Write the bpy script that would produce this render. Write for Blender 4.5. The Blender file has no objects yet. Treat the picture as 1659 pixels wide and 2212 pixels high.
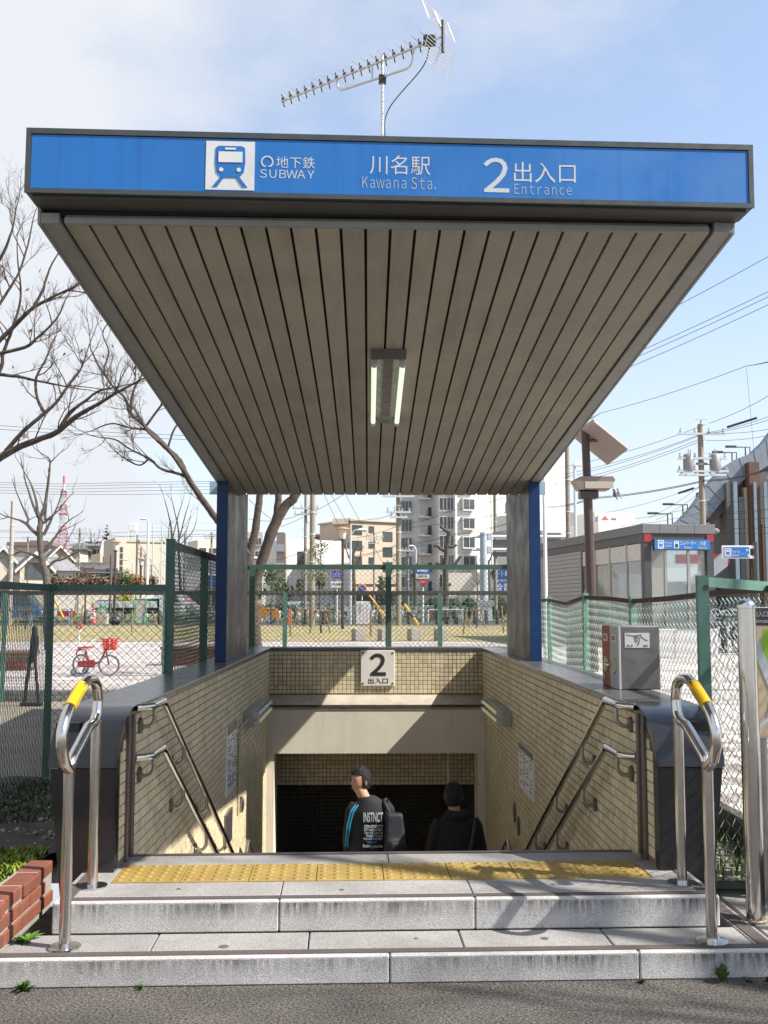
import bpy, math, random
from mathutils import Vector, Matrix
random.seed(7)
R = math.radians
SC = bpy.context.scene
COL = SC.collection

# ---------------------------------------------------------------- camera
EYE = 1.45
CAMX = -0.091
FPX = 2240.0            # focal length in units of a 1659 x 2212 frame
YAW, PITCH = 0.01495, 0.0895
cam_d = bpy.data.cameras.new('camera'); cam = bpy.data.objects.new('camera', cam_d); COL.objects.link(cam)
cam_d.sensor_fit = 'VERTICAL'; cam_d.sensor_height = 36.0; cam_d.lens = 36.0 * FPX / 2212.0
cam_d.clip_start = 0.05; cam_d.clip_end = 6000
cam.location = (CAMX, 0, EYE)
cam.rotation_euler = (math.pi / 2 + PITCH, 0, -YAW)
SC.camera = cam

# ---------------------------------------------------------------- sky, sun, exposure
SUN = Vector((1.0, -0.31, 1.06)).normalized()
w = bpy.data.worlds.new('World'); SC.world = w; w.use_nodes = True
nt = w.node_tree; N = nt.nodes; L = nt.links; N.clear()
wo = N.new('ShaderNodeOutputWorld'); bg = N.new('ShaderNodeBackground'); bg.inputs[1].default_value = 0.098
sky = N.new('ShaderNodeTexSky'); sky.sky_type = 'NISHITA'; sky.sun_disc = False
sky.sun_elevation = math.asin(SUN.z); sky.sun_rotation = math.atan2(SUN.x, SUN.y)
sky.air_density = 1.0; sky.dust_density = 0.7; sky.ozone_density = 1.6
tc = N.new('ShaderNodeTexCoord')
mp = N.new('ShaderNodeMapping'); mp.inputs['Scale'].default_value = (1.3, 1.0, 2.2); mp.inputs['Location'].default_value = (0.6, 0.3, 0.2)
nz = N.new('ShaderNodeTexNoise'); nz.inputs['Scale'].default_value = 1.25; nz.inputs['Detail'].default_value = 9; nz.inputs['Roughness'].default_value = 0.56
rp = N.new('ShaderNodeValToRGB'); rp.color_ramp.elements[0].position = 0.50; rp.color_ramp.elements[1].position = 0.74
# cloud bank heavier toward the north-west of the view, thin veil near the horizon
sep = N.new('ShaderNodeSeparateXYZ')
west = N.new('ShaderNodeMapRange'); west.inputs['From Min'].default_value = -0.11; west.inputs['From Max'].default_value = -0.36
west.inputs['To Min'].default_value = 0.0; west.inputs['To Max'].default_value = 0.40
addw = N.new('ShaderNodeMath'); addw.operation = 'ADD'
veil = N.new('ShaderNodeMapRange'); veil.inputs['From Min'].default_value = 0.42; veil.inputs['From Max'].default_value = 0.02
veil.inputs['To Min'].default_value = 0.0; veil.inputs['To Max'].default_value = 0.9
mx = N.new('ShaderNodeMath'); mx.operation = 'MAXIMUM'; mx.use_clamp = True
thin = N.new('ShaderNodeMath'); thin.operation = 'MULTIPLY_ADD'; thin.inputs[1].default_value = 0.85; thin.inputs[2].default_value = 0.24
mixc = N.new('ShaderNodeMix'); mixc.data_type = 'RGBA'
mixc.inputs['B'].default_value = (3.3, 3.42, 3.66, 1)
L.new(tc.outputs['Generated'], mp.inputs['Vector']); L.new(mp.outputs[0], nz.inputs['Vector'])
L.new(tc.outputs['Generated'], sep.inputs[0]); L.new(sep.outputs[0], west.inputs[0]); L.new(sep.outputs[2], veil.inputs[0])
L.new(nz.outputs[0], addw.inputs[0])
wsc = N.new('ShaderNodeMath'); wsc.operation = 'MULTIPLY'; wsc.inputs[1].default_value = 0.95
L.new(west.outputs[0], wsc.inputs[0]); L.new(wsc.outputs[0], addw.inputs[1])
L.new(addw.outputs[0], rp.inputs[0])
L.new(rp.outputs[0], thin.inputs[0])
L.new(thin.outputs[0], mx.inputs[0]); L.new(veil.outputs[0], mx.inputs[1])
L.new(sky.outputs[0], mixc.inputs['A']); L.new(mx.outputs[0], mixc.inputs['Factor'])
L.new(mixc.outputs['Result'], bg.inputs[0]); L.new(bg.outputs[0], wo.inputs[0])

sun_d = bpy.data.lights.new('sun', 'SUN'); sun_d.energy = 3.8; sun_d.angle = R(0.55); sun_d.color = (1.0, 0.945, 0.86)
sun_o = bpy.data.objects.new('sun', sun_d); COL.objects.link(sun_o); sun_o.location = (20, -8, 25)
sun_o.rotation_euler = SUN.to_track_quat('Z', 'Y').to_euler()
vs = SC.view_settings; vs.view_transform = 'Standard'; vs.look = 'None'; vs.gamma = 1; vs.use_curve_mapping = False
vs.exposure = 1.4
SC.cycles.max_bounces = 12; SC.cycles.diffuse_bounces = 9

# ---------------------------------------------------------------- projection helpers (real distances read off the photograph)
def ray(x, y):
    u, v = (x - 829.5) / FPX, (1106.0 - y) / FPX
    cp, sp = math.cos(PITCH), math.sin(PITCH)
    a, b, c = u, cp - v * sp, sp + v * cp
    cy, sy = math.cos(YAW), math.sin(YAW)
    return Vector((a * cy + b * sy, -a * sy + b * cy, c))
O = Vector((CAMX, 0, EYE))
def onY(x, y, Y): d = ray(x, y); return O + d * (Y / d.y)
def onX(x, y, X): d = ray(x, y); return O + d * ((X - CAMX) / d.x)
def onZ(x, y, Z): d = ray(x, y); return O + d * ((Z - EYE) / d.z)
def px(x, Y): return onY(x, 1307, Y).x
def pz(y, Y): return onY(829.5, y, Y).z

# ---------------------------------------------------------------- materials
MATS = {}
def H(h):
    h = h.lstrip('#'); c = [int(h[i:i + 2], 16) / 255 for i in (0, 2, 4)]
    return tuple((x / 12.92 if x <= .04045 else ((x + .055) / 1.055) ** 2.4) for x in c)
def mat(name, col, rough=.6, metal=0., var=.12, scale=6., isl=0., bump=0., bscale=80., stain=0., stain_col=(.03, .028, .025), sscale=(9, 9, 1.1),
        speck=0., speck_scale=260., spec=.5, emit=0., trans=0., coat=0., hue=None, wear=None, grime=None):
    if name in MATS: return MATS[name]
    m = bpy.data.materials.new(name); m.use_nodes = True; MATS[name] = m
    t = m.node_tree; n = t.nodes; l = t.links; b = n['Principled BSDF']
    b.inputs['Roughness'].default_value = rough; b.inputs['Metallic'].default_value = metal
    b.inputs['Specular IOR Level'].default_value = spec
    if coat: b.inputs['Coat Weight'].default_value = coat
    if trans: b.inputs['Transmission Weight'].default_value = trans
    geo = n.new('ShaderNodeNewGeometry')
    base = n.new('ShaderNodeRGB'); base.outputs[0].default_value = (*col, 1); cur = base.outputs[0]
    def mul(val_socket):
        nonlocal cur
        vm = n.new('ShaderNodeVectorMath'); vm.operation = 'SCALE'; l.new(cur, vm.inputs[0]); l.new(val_socket, vm.inputs['Scale']); cur = vm.outputs[0]
    def rng(sock, a0, a1, b0, b1):
        r = n.new('ShaderNodeMapRange'); r.inputs[1].default_value = a0; r.inputs[2].default_value = a1
        r.inputs[3].default_value = b0; r.inputs[4].default_value = b1; l.new(sock, r.inputs[0]); return r.outputs[0]
    def noise(sc, det=4, vec=None, rough_=.6):
        q = n.new('ShaderNodeTexNoise'); q.inputs['Scale'].default_value = sc; q.inputs['Detail'].default_value = det; q.inputs['Roughness'].default_value = rough_
        l.new(vec or geo.outputs['Position'], q.inputs['Vector']); return q.outputs[0]
    def mixto(fac, c2):
        nonlocal cur
        q = n.new('ShaderNodeMix'); q.data_type = 'RGBA'; l.new(fac, q.inputs['Factor']); l.new(cur, q.inputs['A']); q.inputs['B'].default_value = (*c2, 1); cur = q.outputs['Result']
    if var: mul(rng(noise(scale), .3, .7, 1 - var, 1 + var))
    if isl:
        oi = n.new('ShaderNodeObjectInfo'); ad = n.new('ShaderNodeMath'); ad.operation = 'ADD'
        l.new(oi.outputs['Random'], ad.inputs[0]); l.new(geo.outputs['Random Per Island'], ad.inputs[1])
        fr = n.new('ShaderNodeMath'); fr.operation = 'FRACT'; l.new(ad.outputs[0], fr.inputs[0])
        mul(rng(fr.outputs[0], 0, 1, 1 - isl, 1 + isl))
        if hue is not None:
            f2 = n.new('ShaderNodeMath'); f2.operation = 'MULTIPLY'; f2.inputs[1].default_value = 7.31; l.new(fr.outputs[0], f2.inputs[0])
            f3 = n.new('ShaderNodeMath'); f3.operation = 'FRACT'; l.new(f2.outputs[0], f3.inputs[0])
            mixto(rng(f3.outputs[0], .5, 1, 0, .55), hue)
    if speck:
        s = noise(speck_scale, 2); mul(rng(s, .35, .65, 1 - speck, 1 + speck))
    if stain:
        vmn = n.new('ShaderNodeVectorMath'); vmn.operation = 'MULTIPLY'; vmn.inputs[1].default_value = sscale
        l.new(geo.outputs['Position'], vmn.inputs[0])
        mixto(rng(noise(1.0, 6, vmn.outputs[0], .65), .5, .72, 0, stain), stain_col)
    if wear is not None:
        wc, amt, wsc_ = wear
        mixto(rng(noise(wsc_, 6, None, .7), .56, .66, 0, amt), wc)
    if grime:      # dirt streaks running down from the top arris of each kerb
        sp = n.new('ShaderNodeSeparateXYZ'); l.new(geo.outputs['Position'], sp.inputs[0]); tot = None
        for hgt in grime:
            a = rng(sp.outputs[2], hgt - .085, hgt - .022, 0, 1); c2 = n.new('ShaderNodeMath'); c2.operation = 'LESS_THAN'; c2.inputs[1].default_value = hgt - .011; l.new(sp.outputs[2], c2.inputs[0])
            mm = n.new('ShaderNodeMath'); mm.operation = 'MULTIPLY'; l.new(a, mm.inputs[0]); l.new(c2.outputs[0], mm.inputs[1])
            if hgt != min(grime):
                c3 = n.new('ShaderNodeMath'); c3.operation = 'GREATER_THAN'; c3.inputs[1].default_value = min(grime); l.new(sp.outputs[2], c3.inputs[0]); m3 = n.new('ShaderNodeMath'); m3.operation = 'MULTIPLY'; l.new(mm.outputs[0], m3.inputs[0]); l.new(c3.outputs[0], m3.inputs[1]); mm = m3
            if tot is None: tot = mm.outputs[0]
            else:
                m4 = n.new('ShaderNodeMath'); m4.operation = 'MAXIMUM'; l.new(tot, m4.inputs[0]); l.new(mm.outputs[0], m4.inputs[1]); tot = m4.outputs[0]
        v2 = n.new('ShaderNodeVectorMath'); v2.operation = 'MULTIPLY'; v2.inputs[1].default_value = (60, 60, 6); l.new(geo.outputs['Position'], v2.inputs[0])
        s1_ = rng(noise(1.0, 5, v2.outputs[0], .7), .36, .58, 0, 1); s2_ = rng(noise(3.5, 3), .35, .6, .35, 1)
        q1 = n.new('ShaderNodeMath'); q1.operation = 'MULTIPLY'; l.new(s1_, q1.inputs[0]); l.new(s2_, q1.inputs[1]); q2 = n.new('ShaderNodeMath'); q2.operation = 'MULTIPLY'; l.new(q1.outputs[0], q2.inputs[0]); l.new(tot, q2.inputs[1])
        mixto(q2.outputs[0], (.085, .08, .074))
    l.new(cur, b.inputs['Base Color'])
    if emit:
        l.new(cur, b.inputs['Emission Color']); b.inputs['Emission Strength'].default_value = emit
    if bump:
        bp = n.new('ShaderNodeBump'); bp.inputs['Strength'].default_value = min(1, bump); bp.inputs['Distance'].default_value = .004 * max(1, bump)
        l.new(noise(bscale, 5), bp.inputs['Height']); l.new(bp.outputs[0], b.inputs['Normal'])
    if rough < .5 and var:
        l.new(rng(noise(scale * 3), .3, .7, rough * .75, rough * 1.3), b.inputs['Roughness'])
    return m

# ---------------------------------------------------------------- mesh builder
OFF = {}
class M:
    def __init__(s): s.v = []; s.f = []
    def add(s, vs, fs):
        k = len(s.v); s.v += [tuple(p) for p in vs]; s.f += [tuple(i + k for i in f) for f in fs]; return s
    def box(s, x0, x1, y0, y1, z0, z1, b=0.0, Rm=None, c=None):
        if x0 > x1: x0, x1 = x1, x0
        if y0 > y1: y0, y1 = y1, y0
        if z0 > z1: z0, z1 = z1, z0
        b = min(b, (x1 - x0) * .49, (y1 - y0) * .49, (z1 - z0) * .49)
        if b <= 0:
            vs = [(x, y, z) for x in (x0, x1) for y in (y0, y1) for z in (z0, z1)]
            fs = [(0, 1, 3, 2), (4, 6, 7, 5), (0, 4, 5, 1), (2, 3, 7, 6), (0, 2, 6, 4), (1, 5, 7, 3)]
        else:
            X, Y, Z = (x0, x1), (y0, y1), (z0, z1); vs = []; idx = {}
            for i in (0, 1):
                for j in (0, 1):
                    for k in (0, 1):
                        sx, sy, sz = (b if i == 0 else -b), (b if j == 0 else -b), (b if k == 0 else -b)
                        for a, p in (('x', (X[i], Y[j] + sy, Z[k] + sz)), ('y', (X[i] + sx, Y[j], Z[k] + sz)), ('z', (X[i] + sx, Y[j] + sy, Z[k]))):
                            idx[a, i, j, k] = len(vs); vs.append(p)
            I = idx; fs = []
            for i in (0, 1):
                q = [I['x', i, 0, 0], I['x', i, 1, 0], I['x', i, 1, 1], I['x', i, 0, 1]]; fs.append(q if i else q[::-1])
                q = [I['y', 0, i, 0], I['y', 0, i, 1], I['y', 1, i, 1], I['y', 1, i, 0]]; fs.append(q if i else q[::-1])
                q = [I['z', 0, 0, i], I['z', 1, 0, i], I['z', 1, 1, i], I['z', 0, 1, i]]; fs.append(q if i else q[::-1])
            for i in (0, 1):
                for j in (0, 1):
                    q = [I['x', i, j, 0], I['x', i, j, 1], I['y', i, j, 1], I['y', i, j, 0]]; fs.append(q if i == j else q[::-1])
                    q = [I['x', i, 0, j], I['z', i, 0, j], I['z', i, 1, j], I['x', i, 1, j]]; fs.append(q if i == j else q[::-1])
                    q = [I['y', 0, i, j], I['y', 1, i, j], I['z', 1, i, j], I['z', 0, i, j]]; fs.append(q if i == j else q[::-1])
                    for k in (0, 1):
                        q = [I['x', i, j, k], I['y', i, j, k], I['z', i, j, k]]; fs.append(q if (i + j + k) % 2 else q[::-1])
        if Rm is not None:
            c = Vector(c); vs = [tuple(c + Rm @ Vector(p)) for p in vs]
        return s.add(vs, fs)
    def prism(s, poly, axis, a0, a1):
        # polygon of 2D points extruded along axis ('x': (y,z), 'y': (x,z), 'z': (x,y))
        def mk(p, a):
            return {'x': (a, p[0], p[1]), 'y': (p[0], a, p[1]), 'z': (p[0], p[1], a)}[axis]
        n = len(poly); vs = [mk(p, a0) for p in poly] + [mk(p, a1) for p in poly]
        fs = [tuple(range(n))[::-1], tuple(range(n, 2 * n))] + [(i, (i + 1) % n, n + (i + 1) % n, n + i) for i in range(n)]
        return s.add(vs, fs)
    def hexa(s, p): # 8 corners: bottom ring 0-3, top ring 4-7
        return s.add(p, [(3, 2, 1, 0), (4, 5, 6, 7), (0, 1, 5, 4), (1, 2, 6, 5), (2, 3, 7, 6), (3, 0, 4, 7)])
    def tube(s, path, r, n=8, caps=True, closed=False, flat=None):
        P = [Vector(p) for p in path]; k = len(P)
        rs = r if isinstance(r, (list, tuple)) else [r] * k
        T = []
        for i in range(k):
            a = P[(i - 1) % k] if (closed or i > 0) else P[i]; b = P[(i + 1) % k] if (closed or i < k - 1) else P[i]
            t = (b - a); T.append(t.normalized() if t.length > 1e-9 else Vector((0, 0, 1)))
        up = Vector((0, 0, 1)) if abs(T[0].z) < .9 else Vector((1, 0, 0))
        nrm = (up - T[0] * up.dot(T[0])).normalized(); vs = []
        for i in range(k):
            nrm = nrm - T[i] * nrm.dot(T[i])
            nrm = nrm.normalized() if nrm.length > 1e-6 else T[i].orthogonal().normalized()
            bi = T[i].cross(nrm)
            for j in range(n):
                a = 2 * math.pi * (j + .5) / n
                vs.append(P[i] + (nrm * math.cos(a) + bi * math.sin(a)) * rs[i])
        fs = []
        for i in range(k if closed else k - 1):
            i2 = (i + 1) % k
            for j in range(n):
                fs.append((i * n + j, i * n + (j + 1) % n, i2 * n + (j + 1) % n, i2 * n + j))
        if caps and not closed:
            fs.append(tuple(range(n))[::-1]); fs.append(tuple(range((k - 1) * n, k * n)))
        return s.add(vs, fs)
    def cyl(s, p0, p1, r, n=12, r1=None): return s.tube([p0, p1], [r, r if r1 is None else r1], n)
    def lathe(s, c, prof, n=16, axis='z'):
        vs = []; k = len(prof)
        for (rr, h) in prof:
            for j in range(n):
                a = 2 * math.pi * j / n; x, y = rr * math.cos(a), rr * math.sin(a)
                p = {'z': (x, y, h), 'x': (h, x, y), 'y': (y, h, x)}[axis]
                vs.append((c[0] + p[0], c[1] + p[1], c[2] + p[2]))
        fs = [(i * n + j, i * n + (j + 1) % n, (i + 1) * n + (j + 1) % n, (i + 1) * n + j) for i in range(k - 1) for j in range(n)]
        fs += [tuple(range(n))[::-1], tuple(range((k - 1) * n, k * n))]
        return s.add(vs, fs)
    def ball(s, c, r, n=10, m=7, sc=(1, 1, 1)):
        prof = [(max(1e-4, r * math.sin(math.pi * i / m)), -r * math.cos(math.pi * i / m)) for i in range(m + 1)]
        k = len(s.v); s.lathe((0, 0, 0), prof, n)
        s.v[k:] = [(c[0] + p[0] * sc[0], c[1] + p[1] * sc[1], c[2] + p[2] * sc[2]) for p in s.v[k:]]
        return s
    def quad(s, a, b, c, d): return s.add([a, b, c, d], [(0, 1, 2, 3)])
    def mesh(s, name, m, smooth=False):
        me = bpy.data.meshes.new(name); me.from_pydata(s.v, [], s.f); me.update()
        if m: me.materials.append(m)
        if smooth:
            me.polygons.foreach_set('use_smooth', [True] * len(me.polygons))
            try: me.set_sharp_from_angle(angle=R(42))
            except Exception: pass
        return me
    def build(s, name, m, parent=None, smooth=False, kind=None):
        off = OFF.get(parent.name) if parent else None
        if off is not None: s.v = [(p[0] - off[0], p[1] - off[1], p[2] - off[2]) for p in s.v]
        o = bpy.data.objects.new(name, s.mesh(name, m, smooth)); COL.objects.link(o)
        if parent: o.parent = parent
        if parent and off is not None: OFF[o.name] = off
        if kind: o['kind'] = kind
        return o
def tag(o, label=None, cat=None, group=None, kind=None):
    if label: o['label'] = label
    if cat: o['category'] = cat
    if group: o['group'] = group
    if kind: o['kind'] = kind
    return o
def thing(name, label, cat, loc=(0, 0, 0), rz=0., group=None, world=False):
    o = bpy.data.objects.new(name, None); COL.objects.link(o); o.empty_display_size = .2
    o.location = loc; o.rotation_euler = (0, 0, rz); tag(o, label, cat, group)
    if world: OFF[o.name] = tuple(loc)
    return o
def inst(me, name, parent=None, loc=(0, 0, 0), rot=(0, 0, 0), sc=None):
    o = bpy.data.objects.new(name, me); COL.objects.link(o); o.parent = parent; o.location = loc; o.rotation_euler = rot
    if sc: o.scale = sc
    return o
def kids(o): return [c for c in bpy.data.objects if c.parent == o]
def dup(root, loc, rz=0., label=None, sc=None, tree=None):
    tree = tree or KT(root); r = root.copy(); COL.objects.link(r); r.location = loc; r.rotation_euler = (0, 0, rz)
    if label: r['label'] = label
    if sc: r.scale = (sc,) * 3 if not isinstance(sc, tuple) else sc
    def rec(src, dst):
        for ch in tree.get(src.name, []):
            c = ch.copy(); COL.objects.link(c); c.parent = dst; rec(ch, c)
    rec(root, r); return r
def KT(root):
    t = {}
    for c in root.children_recursive: t.setdefault(c.parent.name, []).append(c)
    return t
def text(body, bbox, m, parent, name='lettering', depth=.002, bold=0., plane='y', at=0., space=1.):
    """flat lettering fitted into bbox=(a0,a1,z0,z1) on the plane y=at (facing -y), 'x' (facing -x), 'X' (facing +x)"""
    cu = bpy.data.curves.new(name, 'FONT'); cu.body = body; cu.extrude = .02; cu.offset = bold; cu.resolution_u = 3; cu.space_character = space
    ob = bpy.data.objects.new(name, cu); COL.objects.link(ob)
    dg = bpy.context.evaluated_depsgraph_get(); me = bpy.data.meshes.new_from_object(ob.evaluated_get(dg))
    bpy.data.objects.remove(ob); bpy.data.curves.remove(cu)
    if not me.vertices: return None
    xs = [v.co.x for v in me.vertices]; ys = [v.co.y for v in me.vertices]
    x0, x1, y0, y1 = min(xs), max(xs), min(ys), max(ys)
    a0, a1, z0, z1 = bbox; sx = (a1 - a0) / max(1e-6, x1 - x0); sy = (z1 - z0) / max(1e-6, y1 - y0)
    off = OFF.get(parent.name) if parent else None
    for v in me.vertices:
        a = a0 + (v.co.x - x0) * sx; z = z0 + (v.co.y - y0) * sy; d = depth * (1 if v.co.z > 0 else -1)
        p = {'y': (a, at - d, z), 'x': (at - d, -a, z), 'X': (at + d, a, z)}[plane]
        if off is not None: p = (p[0] - off[0], p[1] - off[1], p[2] - off[2])
        v.co = p
    me.materials.clear(); me.materials.append(m); me.name = name
    o = bpy.data.objects.new(name, me); COL.objects.link(o); o.parent = parent
    return o
def fw(t):          # full-width forms give the plain sans shapes of the Japanese signs
    return ''.join(chr(ord(c) + 0xFEE0) if 33 <= ord(c) <= 126 else c for c in t)
def bez(pts, n=8):
    """Catmull-Rom through points"""
    P = [Vector(p) for p in pts]; out = []
    for i in range(len(P) - 1):
        p0 = P[max(0, i - 1)]; p1 = P[i]; p2 = P[i + 1]; p3 = P[min(len(P) - 1, i + 2)]
        for k in range(n):
            t = k / n; out.append(.5 * ((2 * p1) + (p2 - p0) * t + (2 * p0 - 5 * p1 + 4 * p2 - p3) * t * t + (3 * p1 - p0 - 3 * p2 + p3) * t ** 3))
    out.append(P[-1]); return out
def fillet(pts, rad, n=5, closed=False):
    """polyline with rounded corners"""
    P = [Vector(p) for p in pts]; out = []; k = len(P)
    rads = rad if isinstance(rad, (list, tuple)) else [rad] * k
    for i in range(k):
        if not closed and i in (0, k - 1): out.append(P[i]); continue
        a, b, c = P[i - 1], P[i], P[(i + 1) % k]
        r = min(rads[i], (a - b).length * .49, (c - b).length * .49)
        s_, e_ = b + (a - b).normalized() * r, b + (c - b).normalized() * r
        for j in range(n + 1):
            t = j / n; out.append((1 - t) ** 2 * s_ + 2 * t * (1 - t) * b + t * t * e_)
    return out

# ---------------------------------------------------------------- palette
ASPH = mat('asphalt', (.066, .060, .053), .9, var=.3, scale=2.2, bump=2.5, bscale=70, speck=.8, speck_scale=95, wear=((.15, .135, .115), .6, 60))
DASPH = mat('road_asphalt', (.05, .05, .051), .9, var=.15, scale=.5, speck=.2, speck_scale=60)
GRAN = mat('grey_granite', (.235, .225, .218), .75, var=.2, scale=3.5, speck=.3, speck_scale=180, wear=((.15, .14, .13), .45, 7), bump=.4, bscale=220, isl=.06)
GRAN_R = mat('stained_granite', (.37, .36, .35), .78, var=.16, scale=3, speck=.25, speck_scale=190, bump=.5, bscale=200, isl=.06, grime=(.108, .236))
STRIP = mat('brown_nonslip', (.07, .054, .052), .85, var=.12, scale=8, bump=.3, bscale=300)
TACT = mat('tactile_yellow', (.25, .168, .04), .7, var=.14, scale=6, bump=.4, bscale=260, isl=.05, wear=((.20, .15, .075), .45, 5))
TILE = mat('cream_tile', (.55, .48, .325), .42, var=.08, scale=2, isl=.17, hue=(.66, .53, .31), spec=.4, stain=.32, stain_col=(.3, .25, .16), sscale=(3, 3, .9))
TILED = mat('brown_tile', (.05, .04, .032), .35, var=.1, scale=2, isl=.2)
GROUT = mat('dark_grout', (.155, .12, .085), .9, var=.2, scale=10)
PLAST = mat('cream_render', (.67, .615, .51), .8, var=.05, scale=3, stain=.2, stain_col=(.38, .33, .25), sscale=(14, 14, .8), bump=.2)
BLKG = mat('black_granite', (.012, .0125, .014), .2, var=.2, scale=60, speck=.5, speck_scale=500, spec=.6)
COPG = mat('coping_granite', (.075, .072, .072), .24, var=.15, scale=30, speck=.35, speck_scale=420, spec=.6)
STEEL = mat('polished_steel', (.62, .60, .57), .16, 1, var=.06, scale=20)
FINM = mat('fin_steel', (.115, .105, .095), .45, 1, var=.05, scale=1.2)
STEELB = mat('brushed_steel', (.40, .375, .35), .36, 1, var=.12, scale=6, wear=((.28, .26, .24), .5, 3))
TRIM = mat('bronze_trim', (.16, .135, .125), .4, .7, var=.1)
SOFF = mat('soffit_panel', (.33, .305, .245), .7, var=.09, scale=3, isl=.09, stain=.4, stain_col=(.19, .165, .125), sscale=(7, .8, 6), speck=.12, speck_scale=120)
DARK = mat('dark_gap', (.02, .018, .016), .8, var=0)
FASC = mat('grey_fascia', (.24, .24, .225), .5, var=.1, scale=4, wear=((.15, .135, .115), .4, 5))
SIGNF = mat('sign_frame', (.055, .062, .06), .45, .3, var=.1)
SIGNB = mat('sign_blue', (.006, .125, .39), .45, var=.05, scale=1.5, stain=.3, stain_col=(.006, .06, .24), sscale=(26, 2, .7))
WHITE = mat('sign_white', (.44, .47, .49), .5, var=.03)
BLUEP = mat('blue_panel', (.006, .03, .10), .4, var=.08, scale=5, spec=.3)
WPAINT = mat('white_paint', (.62, .62, .60), .5, var=.06)
YEL = mat('yellow_sleeve', (.60, .34, .006), .45, var=.03)
PALE = mat('sign_pale', (.27, .34, .42), .5, var=.03)
BLACK = mat('black_print', (.02, .02, .02), .6, var=0)
GRN = mat('green_fence_paint', (.042, .10, .077), .55, var=.15, scale=8, wear=((.10, .06, .035), .7, 9))
GRNL = mat('pale_green_fence_paint', (.15, .30, .215), .55, var=.18, scale=8, wear=((.17, .11, .06), .8, 7))
WIRE = mat('green_wire', (.04, .075, .066), .55, var=.2, scale=8)
RUST = mat('rusty_rail', (.075, .055, .035), .8, var=.3, scale=10)
TUBE = mat('lamp_tube', (.80, .88, .70), .3, var=0, emit=.32)
TUBE2 = mat('aged_lamp_tube', (.72, .72, .42), .35, var=.03, emit=.05)
LAMPB = mat('lamp_body', (.33, .31, .28), .5, .2, var=.12)
LAMPG = mat('lamp_socket', (.42, .42, .45), .5, var=.05)
BRICK = mat('red_brick', (.155, .046, .023), .85, var=.16, scale=18, isl=.18, bump=.7, bscale=120, wear=((.11, .05, .032), .5, 12))
MORT = mat('mortar', (.24, .225, .2), .9, var=.15)
SOIL = mat('soil', (.05, .04, .03), .95, var=.35, scale=9, bump=1.5, bscale=40)
DIRT = mat('pale_dirt', (.20, .172, .13), .95, var=.2, scale=3, bump=.8, bscale=40, speck=.3)
GRAVEL = mat('gravel', (.26, .24, .20), .9, var=.3, scale=30, bump=1.5, bscale=60, speck=.5, speck_scale=90)
CONC = mat('concrete', (.24, .23, .21), .85, var=.15, scale=4, bump=.4, speck=.2)
LEAF = mat('weed_leaf', (.045, .10, .015), .6, var=.2, scale=30, isl=.3)
LEAFD = mat('shaded_grass', (.035, .07, .015), .7, var=.3, scale=20, isl=.3)  # darker green, the shade of the bed put into the colour
BARK = mat('bark', (.058, .043, .034), .9, var=.4, scale=14, bump=1, bscale=50, wear=((.06, .07, .04), .4, 4))
BARKG = mat('grey_bark', (.075, .063, .05), .9, var=.35, scale=10, bump=1, bscale=40)
TWIG = mat('twig', (.068, .05, .04), .9, var=.2, scale=6)
POLE = mat('concrete_pole', (.22, .195, .155), .85, var=.12, scale=3)
WIREB = mat('cable_black', (.03, .03, .032), .6, var=0)
GLASS = mat('window_glass', (.045, .055, .06), .08, var=.1, scale=.3, spec=.8)
SK = 0.024                      # the street front is a touch out of square with the stair
def sk(x, y): return y + SK * x
PLAT, LOW, COPZ, PLAZA = .236, .108, .954, .30
XW = 1.247                      # half width of the stairwell

# ================================================================ ground
g = M().box(-9, 9, -8, 4.6, -.4, 0).build('pavement', ASPH); tag(g, kind='structure')
def sheet(name, m, poly, z, kind='structure'):
    q = M(); q.add([(x, y, z) for x, y in poly], [tuple(range(len(poly)))]); o = q.build(name, m); o['kind'] = kind; return o
g = M()
X0, X1, Y0, Y1 = -1500, 1500, -200, 3000
def ring(q, x0, x1, y0, y1, ix0, ix1, iy0, iy1, z):
    q.quad((x0, y0, z), (x1, y0, z), (x1, iy0, z), (x0, iy0, z)); q.quad((x0, iy1, z), (x1, iy1, z), (x1, y1, z), (x0, y1, z))
    q.quad((x0, iy0, z), (ix0, iy0, z), (ix0, iy1, z), (x0, iy1, z)); q.quad((ix1, iy0, z), (x1, iy0, z), (x1, iy1, z), (ix1, iy1, z))
ring(g, X0, X1, Y0, Y1, -60, 60, -30, 210, .24)
tag(g.build('terrain', mat('far_ground', (.14, .135, .115), .95, var=.3, scale=.02)), kind='structure')
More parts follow.
